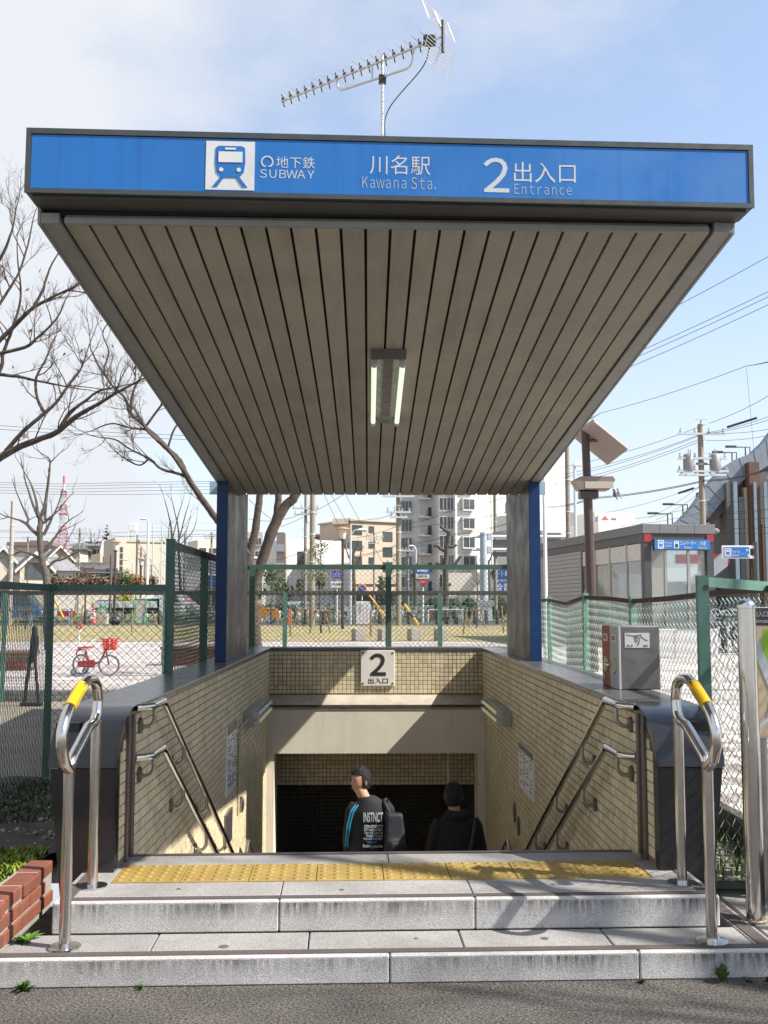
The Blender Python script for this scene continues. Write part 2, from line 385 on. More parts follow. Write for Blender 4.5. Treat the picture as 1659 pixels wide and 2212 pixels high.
# earth around the stairwell (leaves the well open)
g = M()
ring(g, -9, 9, 4.945, 14.2, -1.40, 1.40, 4.95, 12.55, .17)
tag(g.build('earth_strip', DIRT), kind='structure')
PAVM = bpy.data.materials.new('plaza_pavers'); PAVM.use_nodes = True
def paver_nodes():
    t = PAVM.node_tree; n = t.nodes; l = t.links; b = n['Principled BSDF']; b.inputs['Roughness'].default_value = .85
    geo = n.new('ShaderNodeNewGeometry'); br = n.new('ShaderNodeTexBrick')
    br.inputs['Color1'].default_value = (.47, .44, .42, 1); br.inputs['Color2'].default_value = (.25, .20, .19, 1); br.inputs['Mortar'].default_value = (.27, .24, .22, 1)
    br.inputs['Scale'].default_value = 1; br.inputs['Mortar Size'].default_value = .006; br.inputs['Brick Width'].default_value = .9; br.inputs['Row Height'].default_value = .30; br.inputs['Bias'].default_value = -.05
    l.new(geo.outputs['Position'], br.inputs['Vector'])
    nz_ = n.new('ShaderNodeTexNoise'); nz_.inputs['Scale'].default_value = 3; l.new(geo.outputs['Position'], nz_.inputs['Vector'])
    mr = n.new('ShaderNodeMapRange'); mr.inputs[3].default_value = .82; mr.inputs[4].default_value = 1.12; l.new(nz_.outputs[0], mr.inputs[0])
    vm = n.new('ShaderNodeVectorMath'); vm.operation = 'SCALE'; l.new(br.outputs[0], vm.inputs[0]); l.new(mr.outputs[0], vm.inputs['Scale']); l.new(vm.outputs[0], b.inputs['Base Color'])
paver_nodes()
plaza = M()
plaza.box(-60, 60, 14.2, 33, .1, PLAZA).box(1.98, 60, 9.6, 14.2, .1, PLAZA).box(5.2, 60, 2, 9.6, .1, PLAZA)
plaza = plaza.build('plaza_paving', PAVM); tag(plaza, kind='structure')
# the nearest pavers, beyond the right-hand fence, laid one by one
PV1 = mat('paver_cream', (.46, .43, .40), .85, var=.1, scale=20, isl=.08, speck=.15)
PV2 = mat('paver_pink', (.27, .215, .20), .85, var=.1, scale=20, isl=.08, speck=.15)
pm = M().box(-.148, .148, -.073, .073, -.05, 0, .006)
pme = [pm.mesh('paver', PV1), pm.mesh('paver', PV2)]
tag(M().box(1.98, 5.2, 4.2, 9.6, .1, PLAZA - .012).build('paver_bed', mat('paver_joint', (.25, .225, .205), .9), None), kind='structure')
random.seed(3); npv = 0; rest = [M(), M()]
for j in range(36):
    for i in range(11):
        x = 2.13 + i * .30 - (.15 if j % 2 else 0); y = 4.28 + j * .15
        if x < 2.12: x = 2.13
        if x > 5.1: continue
        k = 1 if (j % 4 in (1, 2)) ^ (random.random() < .28) else 0
        z = PLAZA + random.uniform(-.002, .003)
        if i < 9 and npv < 295: inst(pme[k], 'paver', plaza, (x, y, z)); npv += 1
        else: rest[k].box(x - .148, x + .148, y - .073, y + .073, z - .05, z, .006)
for k in (0, 1): rest[k].build('paver_rows', (PV1, PV2)[k], plaza, kind='stuff')
kb = M()
for i in range(10): kb.box(1.90, 1.975, 4.2 + i * .6, 4.795 + i * .6, .0, PLAZA + .01, .008)
kb.build('kerb', mat('kerb_dark', (.07, .065, .06), .9, var=.2), plaza)
kb = M()
for i in range(30): kb.box(-12 + i * .6, -11.405 + i * .6, 14.08, 14.195, .0, PLAZA + .012, .01)
kb.build('kerb', CONC, plaza)
# dry lawn, road and green verge behind the plaza
LAWN = mat('dry_grass', (.25, .205, .095), .95, var=.25, scale=.6, speck=.35, speck_scale=25, wear=((.15, .165, .06), .6, .35))
tag(M().box(-60, 9.5, 33, 58, .1, PLAZA + .012).build('lawn', LAWN), kind='structure')
tag(M().box(9.5, 60, 33, 58, .1, PLAZA + .004).build('side_path', mat('path_grey', (.24, .235, .23), .9, var=.1)), kind='structure')
tag(M().box(-60, 60, 58, 71, .1, PLAZA + .008).build('street', DASPH), kind='structure')
tag(M().box(-60, 14, 71, 84, .1, PLAZA + .06).build('verge', mat('green_verge', (.05, .09, .02), .95, var=.4, scale=.8, speck=.4, speck_scale=12)), kind='structure')
tag(M().box(14, 60, 71, 84, .1, PLAZA + .012).build('street', DASPH), kind='structure')
tag(M().box(-60, 60, 84, 210, .1, PLAZA + .004).build('ground', mat('town_ground', (.17, .155, .135), .95, var=.2, scale=.1)), kind='structure')
rm = M()
for (x0, y0, x1, y1) in ((px(1080, 60), 60.2, px(1500, 60), 59), (px(1120, 68), 67, px(1400, 66), 66)):
    rm.quad((x0, y0, PLAZA + .014), (x1, y1, PLAZA + .014), (x1, y1 + .35, PLAZA + .014), (x0, y0 + .35, PLAZA + .014))
rm.build('road_marking', WPAINT, bpy.data.objects['street'])

# ================================================================ entrance steps
st = thing('entrance_steps', 'two grey granite steps with brown edge strips and a yellow tactile row', 'steps', (0, 4.425, 0), SK)
def stone(x0, x1, y0, y1, z0, z1, m=GRAN, nm='stone_slab', b=.006): return M().box(x0, x1, y0, y1, z0, z1, b).build(nm, m, st)
for x0, x1 in ((-1.60, -.016), (-.013, .956), (.959, 1.53)): stone(x0, x1, -.294, -.225, 0, LOW, GRAN_R, 'kerb_stone', .006)
for x0, x1 in ((-1.60, -.95), (-.945, -.335), (-.33, .28), (.285, .875), (.88, 1.44)): stone(x0, x1, -.22, .0, .0, LOW - .001, GRAN, 'tread_slab', .004)
stone(1.443, 1.53, -.22, .62, .0, LOW - .001, GRAN, 'tread_slab', .004)
for x0, x1 in ((-1.385, -.460), (-.457, .353), (.356, 1.385)): stone(x0, x1, 0, .085, LOW, PLAT, GRAN_R, 'kerb_stone', .006)
for x0, x1 in ((-1.385, -.46), (-.456, .353), (.357, 1.385)): stone(x0, x1, .087, .296, LOW, PLAT - .001, GRAN, 'tread_slab', .003)
stone(-1.385, -1.218, .298, .62, LOW, PLAT - .001, GRAN, 'tread_slab', .003); stone(1.192, 1.385, .298, .62, LOW, PLAT - .001, GRAN, 'tread_slab', .003)
for x0, x1 in ((-1.24, .02), (.024, 1.24)): stone(x0, x1, .604, .785, LOW, PLAT - .001, GRAN, 'tread_slab', .003)
M().box(-1.36, 1.36, .022, .064, PLAT - .004, PLAT + .003).box(-1.36, -1.318, .066, .50, PLAT - .004, PLAT + .0028).box(1.318, 1.36, .066, .50, PLAT - .004, PLAT + .0028).build('edge_strip', STRIP, st)
M().box(-1.58, 1.51, -.272, -.226, LOW - .004, LOW + .003).box(1.455, 1.51, -.224, .60, LOW - .004, LOW + .0028).build('edge_strip', STRIP, st)
for gx_, gy_, gr_ in ((-.665, -.17, .022), (.62, -.12, .018), (.72, .20, .012), (-.2, .15, .013), (.1, -.1, .010), (-.9, .19, .012)): M().lathe((gx_, gy_, (LOW if gy_ < 0 else PLAT) - .001), [(gr_, 0), (gr_ * .8, .0018)], 9).build('gum_spot', mat('gum', (.075, .07, .065), .8), st)
M().box(-1.235, 1.235, .787, .815, PLAT - .05, PLAT + .004).build('edge_strip', TRIM, st)
tt = M().box(-.1485, .1485, -.1485, .1485, -.05, 0, .002)
for i in range(5):
    for j in range(5):
        tt.lathe((-.12 + i * .06, -.12 + j * .06, 0), [(.0155, -.001), (.0135, .0028), (.0095, .0048), (.004, .0055)], 10)
tme = tt.mesh('tactile_tile', TACT, True)
for i in range(8): inst(tme, 'tactile_tile', st, (-1.064 + i * .3, .449, PLAT + .002 + random.uniform(-.001, .001)))
M().box(-1.38, 1.5, -.20, .5, -.3, -.001).box(-1.37, 1.37, .02, .78, -.2, LOW - .01).build('foundation', CONC, st)

# ================================================================ stairwell
sf = thing('staircase', 'granite staircase going down between the tiled walls', 'staircase', (0, 5.245, 0))
sm = M(); n = 26
for i in range(n):
    sm.box(-XW, XW, i * .30, i * .30 + .33, PLAT - .15 * (i + 1) - .16, PLAT - .15 * (i + 1))
sm.build('stair_flight', mat('stair_stone', (.42, .40, .37), .75, var=.12, scale=4, speck=.3, speck_scale=140), sf)
M().box(-XW, XW, n * .30, 9.2, PLAT - .15 * n - .36, PLAT - .15 * n - .16).build('lower_floor', GRAN, sf)

def tilemesh(n_axis):
    q = M(); e, t, b = .0222, .008, .003
    if n_axis == 'x': q.box(-t, 0, -e, e, -e, e, b)
    else: q.box(-e, e, 0, t, -e, e, b)
    return q
def tiled(parent, spots, axis, m=TILE, solo=300):
    """spots: list of (x,y,z, nearness) ; the nearest ones are parts, the rest one part"""
    spots.sort(key=lambda s: s[3]); me = tilemesh(axis)
    me1 = me.mesh('tile', m); off = OFF.get(parent.name, (0, 0, 0))
    sgn = -1 if axis == 'x' and spots and spots[0][0] > 0 else 1
    for s in spots[:solo]:
        inst(me1, 'tile', parent, (s[0] - off[0], s[1] - off[1], s[2] - off[2]), (random.uniform(-.006, .006), random.uniform(-.006, .006), (math.pi if sgn < 0 else 0) + random.uniform(-.006, .006)))
    q = M()
    e, t = .0222, .008
    for s in spots[solo:]:
        x, y, z = s[:3]; j = random.uniform(-.0015, .0015)
        if axis == 'x':
            a = -t * sgn
            q.add([(x + a, y - e, z - e), (x + a, y + e, z - e), (x + a, y + e, z + e), (x + a, y - e, z + e),
                   (x + j, y - e + .002, z - e + .002), (x - j, y + e - .002, z - e + .002), (x - j, y + e - .002, z + e - .002), (x + j, y - e + .002, z + e - .002)],
                  [(4, 5, 6, 7), (0, 1, 5, 4), (1, 2, 6, 5), (2, 3, 7, 6), (3, 0, 4, 7)])
        else:
            q.add([(x - e, y + t, z - e), (x + e, y + t, z - e), (x + e, y + t, z + e), (x - e, y + t, z + e),
                   (x - e + .002, y + j, z - e + .002), (x + e - .002, y - j, z - e + .002), (x + e - .002, y - j, z + e - .002), (x - e + .002, y + j, z + e - .002)],
                  [(4, 5, 6, 7), (0, 1, 5, 4), (1, 2, 6, 5), (2, 3, 7, 6), (3, 0, 4, 7)])
    if q.v: q.build('tile_field', m, parent, kind='stuff')
def capz(y):            # height of the rounded granite end at depth y
    if y >= 5.22: return .913
    t = (5.22 - y) / .30
    return .913 - .30 * (1 - math.sqrt(max(0, 1 - t * t)))
labs = {-1: 'cream tiled stairwell wall with the white timetable and the hanging conduit, patched by sun',
        1: 'cream tiled stairwell wall in shade, below the steel meter cabinet'}
for sgn in (-1, 1):
    wl = thing('stairwell_wall', labs[sgn], 'wall', (sgn * 1.4, 8.6, 0), 0, None, True)
    a, b = sorted((sgn * (XW + .0042), sgn * 1.44))
    prof = [(4.93, -.1), (4.93, .60)] + [(4.93 + .30 * (1 - math.cos(R(t))), .60 + .30 * math.sin(R(t))) for t in range(10, 91, 10)] + [(12.9, .90), (12.9, -.1)]
    M().prism(prof, 'x', a, b).box(a, b, 5.1, 12.9, -4.6, -.101).build('wall_core', GROUT, wl)
    # polished end cap : lower slab and curved upper slab
    ins, outb, outt = sgn * 1.250, sgn * 1.478, sgn * 1.552
    M().hexa([(ins, 4.87, 0), (outb, 4.87, 0), (outb, 4.94, 0), (ins, 4.94, 0), (ins, 4.87, .70), (outt, 4.87, .70), (outt, 4.94, .70), (ins, 4.94, .70)]).build('end_slab', BLKG, wl)
    
    M().hexa([(sgn * 1.442, 4.942, 0), (outb, 4.942, 0), (outb, 5.6, 0), (sgn * 1.442, 5.6, 0), (sgn * 1.442, 4.942, .90), (outt, 4.942, .90), (outt, 5.6, .90), (sgn * 1.442, 5.6, .90)]).build('end_slab', BLKG, wl)
    outer = [(4.865, .704)] + [(4.865 + .365 * (1 - math.cos(R(t))), .704 + .25 * math.sin(R(t))) for t in range(6, 91, 6)] + [(5.38, .954)]
    inner = [(5.38, .914), (5.235, .914)] + [(4.905 + .33 * (1 - math.cos(R(t))), .704 + .21 * math.sin(R(t))) for t in range(90, -1, -6)]
    a2, b2 = sorted((sgn * 1.243, sgn * 1.56)); M().prism(outer + inner, 'x', a2, b2).build('end_cap', BLKG, wl, True)
    # coping stones
    y = 5.383; k = 0
    while y < 12.27:
        y1 = min(y + .90, 12.285); M().box(sgn * 1.235, sgn * 1.575, y, y1 - .004, .914, COPZ - (.001 if k % 2 else 0), .004).build('coping_stone', COPG, wl); y = y1; k += 1
    # shutter guides
    for d0, d1 in ((5.063, 5.097), (5.163, 5.197)):
        M().box(sgn * (XW + .02), sgn * (XW - .014), d0, d1, PLAT + .002, .915, .003).build('shutter_guide', TRIM, wl)
    spots = []
    for i in range(162):
        y = 4.93 + i * .05
        if y > 12.83 or y < 4.95: continue
        zmin = EYE - .24 * y - .36
        for j in range(70):
            z = .888 - j * .05
            if z < zmin: break
            if z + .024 > capz(y) and y < 5.23: continue
            if y < 5.2 and z < PLAT + .02: continue
            if any(d0 - .012 < y < d1 + .012 for d0, d1 in ((5.063, 5.097), (5.163, 5.197))): continue
            spots.append((sgn * XW, y, z, y - .35 * z))
    tiled(wl, spots, 'x')

# rear wall, ledge and lintel
rw = thing('rear_wall', 'tiled back wall of the stairwell with a cream lintel beam above the dark opening', 'wall', (0, 12.4, 0), 0, None, True)
M().box(-1.58, 1.58, 12.3042, 12.56, -.23, .912).build('wall_core', GROUT, rw)
for x0, x1 in ((-1.575, -.53), (-.527, .52), (.523, 1.575)): M().box(x0, x1, 12.290, 12.60, .914, COPZ, .004).build('coping_stone', COPG, rw)
M().prism([(12.31, .405), (12.31, .26), (12.026, .26), (12.026, .312), (12.05, .318)], 'x', -1.248, 1.248).build('ledge', mat('ledge_concrete', (.33, .295, .24), .85, var=.15, scale=6, stain=.5, stain_col=(.16, .14, .11), sscale=(9, 9, 9)), rw)
M().box(-1.248, 1.248, 12.020, 12.0255, .285, .313).build('drip_edge', RUST, rw)
M().box(-1.248, 1.248, 12.034, 12.9, -.236, .257).build('lintel', PLAST, rw)
M().box(-1.248, -1.165, 12.06, 12.5, -4.5, -.238).build('jamb', PLAST, rw); M().box(1.165, 1.248, 12.06, 12.5, -4.5, -.238).build('jamb', PLAST, rw)
sp = [(-1.2225 + i * .0499, 12.30, .886 - j * .0495, abs(-1.22 + i * .05) + j * .02) for i in range(50) for j in range(10) ]
tiled(rw, sp, 'y')
# passage beyond the lintel: tiled drop band, dark brown lower wall
iw = thing('passage_wall', 'dark brown tiled passage wall below a band of cream tiles, deep inside the opening', 'wall', (0, 13.4, 0), 0, None, True)
M().box(-1.6, 1.6, 12.912, 13.1, -.73, .2).build('band_core', GROUT, iw)
tiled(iw, [(-1.2225 + i * .05, 12.904, -.262 - j * .05, j + abs(i - 25) * .01) for i in range(50) for j in range(10)], 'y', TILE)
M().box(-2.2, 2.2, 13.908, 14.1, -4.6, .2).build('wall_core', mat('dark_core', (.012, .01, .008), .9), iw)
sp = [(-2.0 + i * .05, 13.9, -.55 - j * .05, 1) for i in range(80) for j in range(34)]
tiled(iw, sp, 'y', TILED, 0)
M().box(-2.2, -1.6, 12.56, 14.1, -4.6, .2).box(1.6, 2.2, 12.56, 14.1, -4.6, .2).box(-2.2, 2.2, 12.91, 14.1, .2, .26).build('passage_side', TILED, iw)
px1 = thing('pipe', 'thin white pipe hanging in front of the cream tile band in the opening', 'pipe', (0, 12.85, 0), 0, None, True)
M().cyl((px(967, 12.85), 12.86, -.24), (px(967, 12.85), 12.86, -.72), .014, 8).build('pipe_run', WPAINT, px1, True)
M().box(px(967, 12.85) - .03, px(967, 12.85) + .03, 12.84, 12.9, -.26, -.238).build('clamp', LAMPB, px1)

# ================================================================ canopy
def soz(y): return 3.045 - .0928 * (y - 4.134)
cn = thing('entrance_canopy', 'subway entrance canopy with slatted soffit, blue station sign and two steel fins', 'canopy', (0, 9.3, 0), 0, None, True)
YB = 9.93
pitch = 2.734 / 26
for i in range(26):
    x0 = -1.367 + i * pitch + .0065; x1 = x0 + pitch - .013; ya, yb = sk((x0 + x1) / 2, 4.242), YB
    q = M(); q.hexa([(x0, ya, soz(ya)), (x1, ya, soz(ya)), (x1, yb, soz(yb)), (x0, yb, soz(yb)),
                     (x0, ya, soz(ya) + .02), (x1, ya, soz(ya) + .02), (x1, yb, soz(yb) + .02), (x0, yb, soz(yb) + .02)]); q.build('soffit_slat', SOFF, cn)
M().hexa([(-1.44, 4.22, soz(4.22) + .035), (1.44, 4.22, soz(4.22) + .035), (1.44, YB, soz(YB) + .035), (-1.44, YB, soz(YB) + .035),
          (-1.44, 4.22, soz(4.22) + .06), (1.44, 4.22, soz(4.22) + .06), (1.44, YB, soz(YB) + .06), (-1.44, YB, soz(YB) + .06)]).build('soffit_backing', DARK, cn)
for sgn in (-1, 1):
    xi, xo = sgn * 1.374, sgn * 1.448
    pf = lambda x, dz: [(x, sk(x, 4.22), soz(4.22) + dz), (x, YB + .02, soz(YB + .02) + dz)]
    a, b = pf(xi, -.012); c, d = pf(xo, -.012); a2, b2 = pf(xi, .03); c2, d2 = pf(xo, .03)
    M().hexa([a, c, d, b, a2, c2, d2, b2]).build('soffit_frame', FASC, cn)
    a, b = pf(sgn * 1.450, -.016); c, d = pf(sgn * 1.462, -.016); a2, b2 = pf(sgn * 1.450, .20); c2, d2 = pf(sgn * 1.462, .20)
    M().hexa([a, c, d, b, a2, c2, d2, b2]).build('side_fascia', FASC, cn)
    # rear slab edge strips
    M().hexa([(sgn * 1.50, 10.0, 2.515), (sgn * 1.63, 10.0, 2.515), (sgn * 1.63, 12.25, 2.82), (sgn * 1.50, 12.25, 2.82),
              (sgn * 1.50, 10.0, 2.645), (sgn * 1.63, 10.0, 2.645), (sgn * 1.63, 12.25, 2.95), (sgn * 1.50, 12.25, 2.95)]).build('rear_fascia', mat('pale_blue_fascia', (.24, .33, .40), .5), cn)
M().hexa([(-1.455, 4.16, soz(4.16) + .06), (1.455, 4.16, soz(4.16) + .06), (1.455, 10.0, soz(10) + .06), (-1.455, 10.0, soz(10) + .06),
          (-1.455, 4.16, soz(4.16) + .205), (1.455, 4.16, soz(4.16) + .205), (1.455, 10.0, soz(10) + .205), (-1.455, 10.0, soz(10) + .205)]).build('roof', FASC, cn)
M().hexa([(-1.50, 10.0, 2.53), (1.50, 10.0, 2.53), (1.50, 12.25, 2.83), (-1.50, 12.25, 2.83), (-1.50, 10.0, 2.64), (1.50, 10.0, 2.64), (1.50, 12.25, 2.945), (-1.50, 12.25, 2.945)]).build('rear_roof', FASC, cn)
M().hexa([(-1.35, sk(-1.35, 4.22), soz(4.22) - .012), (1.35, sk(1.35, 4.22), soz(4.22) - .012), (1.35, sk(1.35, 4.236), soz(4.236) - .012), (-1.35, sk(-1.35, 4.236), soz(4.236) - .012),
          (-1.35, sk(-1.35, 4.22), soz(4.22) + .012), (1.35, sk(1.35, 4.22), soz(4.22) + .012), (1.35, sk(1.35, 4.236), soz(4.236) + .03), (-1.35, sk(-1.35, 4.236), soz(4.236) + .03)]).build('soffit_frame', FASC, cn)
# fins
for sgn in (-1, 1):
    top = lambda y: soz(y) - .002 if y <= YB else 2.53
    fin = M()
    xi, xo = sgn * 1.351, sgn * 1.448
    prof = [(9.285, COPZ + .002), (9.285, soz(9.285) - .014), (9.96, soz(9.96) - .014), (10.04, 2.515), (10.80, 2.60), (10.80, COPZ + .002)]
    a, b = sorted((xi, xo)); fn = M().prism(prof, 'x', a, b).build('fin_panel', FINM, cn)
    a, b = sorted((xi - sgn * .002, xo + sgn * .002)); M().box(a, b, 9.258, 9.284, COPZ + .002, soz(9.26) - .014, .003).build('front_panel', BLUEP, cn)
# sign box
sb = M().box(-1.484, 1.484, 0, .16, -.134, .135, .006)
sg = bpy.data.objects.new('sign_box', sb.mesh('sign_box', SIGNF)); COL.objects.link(sg); sg.parent = cn
sg.location = (.012, 4.085 - 9.3, 3.356 - .135); sg.rotation_euler = (0, .0065, SK)
M().box(-1.462, 1.462, -.004, .0, -.113, .108).build('sign_panel', SIGNB, sg)
M().box(-1.484, 1.484, -.008, -.0, .112, .135).box(-1.484, 1.484, -.008, 0, -.134, -.115).box(-1.484, -1.464, -.008, 0, -.114, .111).box(1.464, 1.484, -.008, 0, -.114, .111).build('sign_rim', SIGNF, sg)
M().box(-1.46, 1.46, .02, .15, -.144, -.135).build('sign_tray', mat('tray', (.07, .065, .06), .6), sg)
S0 = 1 / 534.; ZC = 1.797
def sx(x): return (x - 796) * S0 - .108
def sz(y, x=796): return (1307 + 4 * (x - 796) / 300 * 0 - y) * S0 - ZC + .0
def stext(body, x0, x1, y0, y1, bold=.0, m=None): return text(body, (sx(x0), sx(x1), sz(y1), sz(y0)), m or WHITE, sg, 'lettering', .0003, bold, 'y', -.0047, .60 if ord(body[0]) > 0xFEFF else 1.)
def icon(parent, x0, x1, z0, z1, y, wm, bm, nm='train_icon'):
    """white square with a train front"""
    w_, h_ = x1 - x0, z1 - z0; P = lambda u, v: (x0 + u * w_, z0 + v * h_)
    o = M().box(x0, x1, y - .002, y, z0, z1).build(nm, wm, parent)
    body = [P(.20, .86), P(.26, .90), P(.74, .90), P(.80, .86), P(.81, .55), P(.78, .36), P(.68, .25), P(.32, .25), P(.22, .36), P(.19, .55)]
    q = M().prism(body, 'y', y - .004, y - .0021)
    q.prism([P(.30, .26), P(.38, .26), P(.24, .06), P(.14, .06)], 'y', y - .004, y - .0021); q.prism([P(.62, .26), P(.70, .26), P(.86, .06), P(.76, .06)], 'y', y - .004, y - .0021)
    q.build('icon_body', bm, o if parent.type == 'EMPTY' else parent)
    q = M()
    a, c = P(.26, .56), P(.75, .78); q.box(a[0], c[0], y - .006, y - .0041, a[1], c[1])
    a, c = P(.39, .82), P(.61, .86); q.box(a[0], c[0], y - .006, y - .0041, a[1], c[1])
    for u in (.32, .68):
        k = P(u, .41); q.lathe((k[0], y - .006, k[1]), [(.045 * w_, 0), (.045 * w_, .0019)], 10, 'y')
    q.build('icon_window', wm, o if parent.type == 'EMPTY' else parent)
icon(sg, sx(446), sx(551), sz(404), sz(295), -.004, mat('icon_white', (.56, .56, .55), .5), SIGNB)
stext('地下鉄', 597, 681, 326, 352, .0); stext(fw('SUBWAY'), 563, 680, 356, 375, .0)
def ringlogo(parent, cx, cz, r, y, m, th=.2):
    q = M(); pts = [(cx + r * math.sin(R(a)), y - .0015, cz + r * math.cos(R(a))) for a in range(-140, 141, 14)]
    for i in range(len(pts) - 1):
        p, s_ = Vector(pts[i]), Vector(pts[i + 1]); cc = Vector((cx, y - .0015, cz)); k = 1 - th
        q.add([p, s_, cc + (s_ - cc) * k, cc + (p - cc) * k], [(0, 1, 2, 3)])
    for s_ in (-1, 1):
        q.add([(cx + s_ * r * .64, y - .0015, cz - r * .80), (cx + s_ * r * .50, y - .0015, cz - r * .60), (cx + s_ * r * .15, y - .0015, cz - r * .62), (cx + s_ * r * .28, y - .0015, cz - r * .86)], [(0, 1, 2, 3)])
    q.build('ring_logo', m, parent)
ringlogo(sg, sx(578), sz(339), .026, -.0042, WHITE, .26)
stext('川名駅', 800, 932, 318, 361, .0); stext(fw('Kawana') + '   ' + fw('Sta.'), 784, 944, 366, 393, -.004, PALE)
stext(fw('2'), 1048, 1105, 318, 396, .006); stext('出入口', 1115, 1251, 326, 372, .0); stext(fw('Entrance'), 1116, 1242, 376, 399, -.004, PALE)

# fluorescent lamp under the soffit
fl = thing('ceiling_light', 'twin tube fluorescent lamp fixed under the slatted canopy soffit', 'lamp', (px(835, 6.6), 6.6, soz(6.6)), 0)
def soy(y):
    a, b = 4.3, 9.9
    for _ in range(40):
        c = (a + b) / 2
        if pz(y, c) < soz(c): a = c
        else: b = c
    return a
fy = (soy(748) + soy(903)) / 2; fl.location = (px(835, fy), fy, soz(fy)); fl.rotation_euler = (-.0928, 0, 0)
M().prism([(-.10, -.001), (-.10, -.012), (-.028, -.06), (.028, -.06), (.10, -.012), (.10, -.001)], 'y', -.70, .66).build('body', mat('lamp_tray', (.15, .14, .12), .4, .3, var=.15), fl)
M().box(-.10, .10, -.706, -.70, -.062, -.001).build('end_plate', mat('lamp_plate', (.12, .11, .10), .5), fl)
for s_ in (-1, 1):
    M().cyl((s_ * .082, -.60, -.062), (s_ * .082, .62, -.062), .0165, 12).build('tube', TUBE, fl, True)
    for y in (-.635, .645):
        M().box(s_ * .082 - .018, s_ * .082 + .018, y - .022, y + .022, -.085, -.008, .008).build('socket', LAMPG, fl)

# antenna on the roof
an = thing('tv_antenna', 'long silver aerial with a wire grid reflector on a mast above the canopy', 'antenna', (px(826, 8), 8.0, 2.85))
ALU = mat('aluminium', (.55, .55, .54), .4, .9, var=.08); BLKP = mat('black_plastic', (.025, .028, .03), .6, var=0)
zm = pz(128, 8) - 2.85
M().cyl((0, 0, 0), (0, 0, zm + .03), .013, 10).build('mast', ALU, an, True)
M().cyl((0, 0, 0), (0, 0, .62 + .55), .016, 10).build('mast_foot', RUST, an, True)
ph = Vector((.83, -.56, .055)).normalized(); el = Vector((.56, .83, 0)).normalized()
bo = Vector((0, -.03, zm - .03))
def bp(t): return bo + ph * t
M().cyl(bp(-1.04), bp(.56), .011, 8).build('boom', ALU, an, True)
nE = 19
for i in range(nE):
    t = -1.02 + i * (1.45 / (nE - 1)) ** 1.0 * (1.0) ; c = bp(t); hl = .115 if i < nE - 2 else .14
    q = M().cyl(c - el * hl + Vector((0, 0, .024)), c + el * hl + Vector((0, 0, .024)), .0032, 6)
    q.cyl(c - el * hl * .92 - Vector((0, 0, .02)), c + el * hl * .92 - Vector((0, 0, .02)), .0028, 6)
    e = q.build('element', ALU, an)
    M().tube([c + Vector((0, 0, .05)) - el * .02, c, c - Vector((0, 0, .045)) + el * .02], .0065, 4).box(c.x - .012, c.x + .012, c.y - .012, c.y + .012, c.z + .008, c.z + .03).build('clip', BLKP, e)
c = bp(.44); M().box(c.x - .05, c.x + .05, c.y - .03, c.y + .03, c.z - .03, c.z + .05, .01).build('junction_box', BLKP, an)
c = bp(.56); M().tube([c + Vector((0, 0, .13)), c, c - Vector((0, 0, .13))], .014, 6).build('reflector_bracket', BLKP, an)
for s_ in (1, -1):
    q = M(); d = (Vector((0, 0, s_ * 1.0)) * .85 + (ph if s_ > 0 else -ph) * .0 + ph * (-.30 if s_ > 0 else -.30)).normalized()
    for k in range(9):
        p = c + Vector((0, 0, s_ * .03)) + d * (.02 + k * .024); q.cyl(p - el * .20, p + el * .20, .0024, 5)
    for o_ in (-.20, -.012, .012, .20):
        p = c + Vector((0, 0, s_ * .03)) + el * o_; q.cyl(p + d * .02, p + d * (.02 + 8 * .024), .003, 5)
    q.build('reflector_grid', ALU, an)
M().tube(fillet([bp(-.46), bp(-.43) - Vector((0, 0, .11)), bp(.27) - Vector((0, 0, .15)), bp(.30)], .06), .010, 8).cyl(bp(-.10), bp(-.10) - Vector((0, 0, .13)), .009, 8).build('support_arm', ALU, an, True)
M().box(-.03, .03, -.05, .03, zm - .20, zm - .15, .004).build('mast_clamp', BLKP, an)
M().tube(bez([bp(.44), bp(.38) - Vector((0, 0, .18)), Vector((.05, 0, zm - .42)), Vector((.02, -.015, zm - .7)), Vector((.02, -.015, zm - 1.2))]), .005, 6).build('cable', WIREB, an, True)
q = M()
for k in range(4):
    a = R(45 + 90 * k); q.cyl((0, 0, 1.13), (.35 * math.cos(a), .35 * math.sin(a), .3), .003, 4)
q.lathe((0, 0, 1.12), [(.03, 0), (.03, .02)], 8); q.build('guy_wire', BLKP, an)

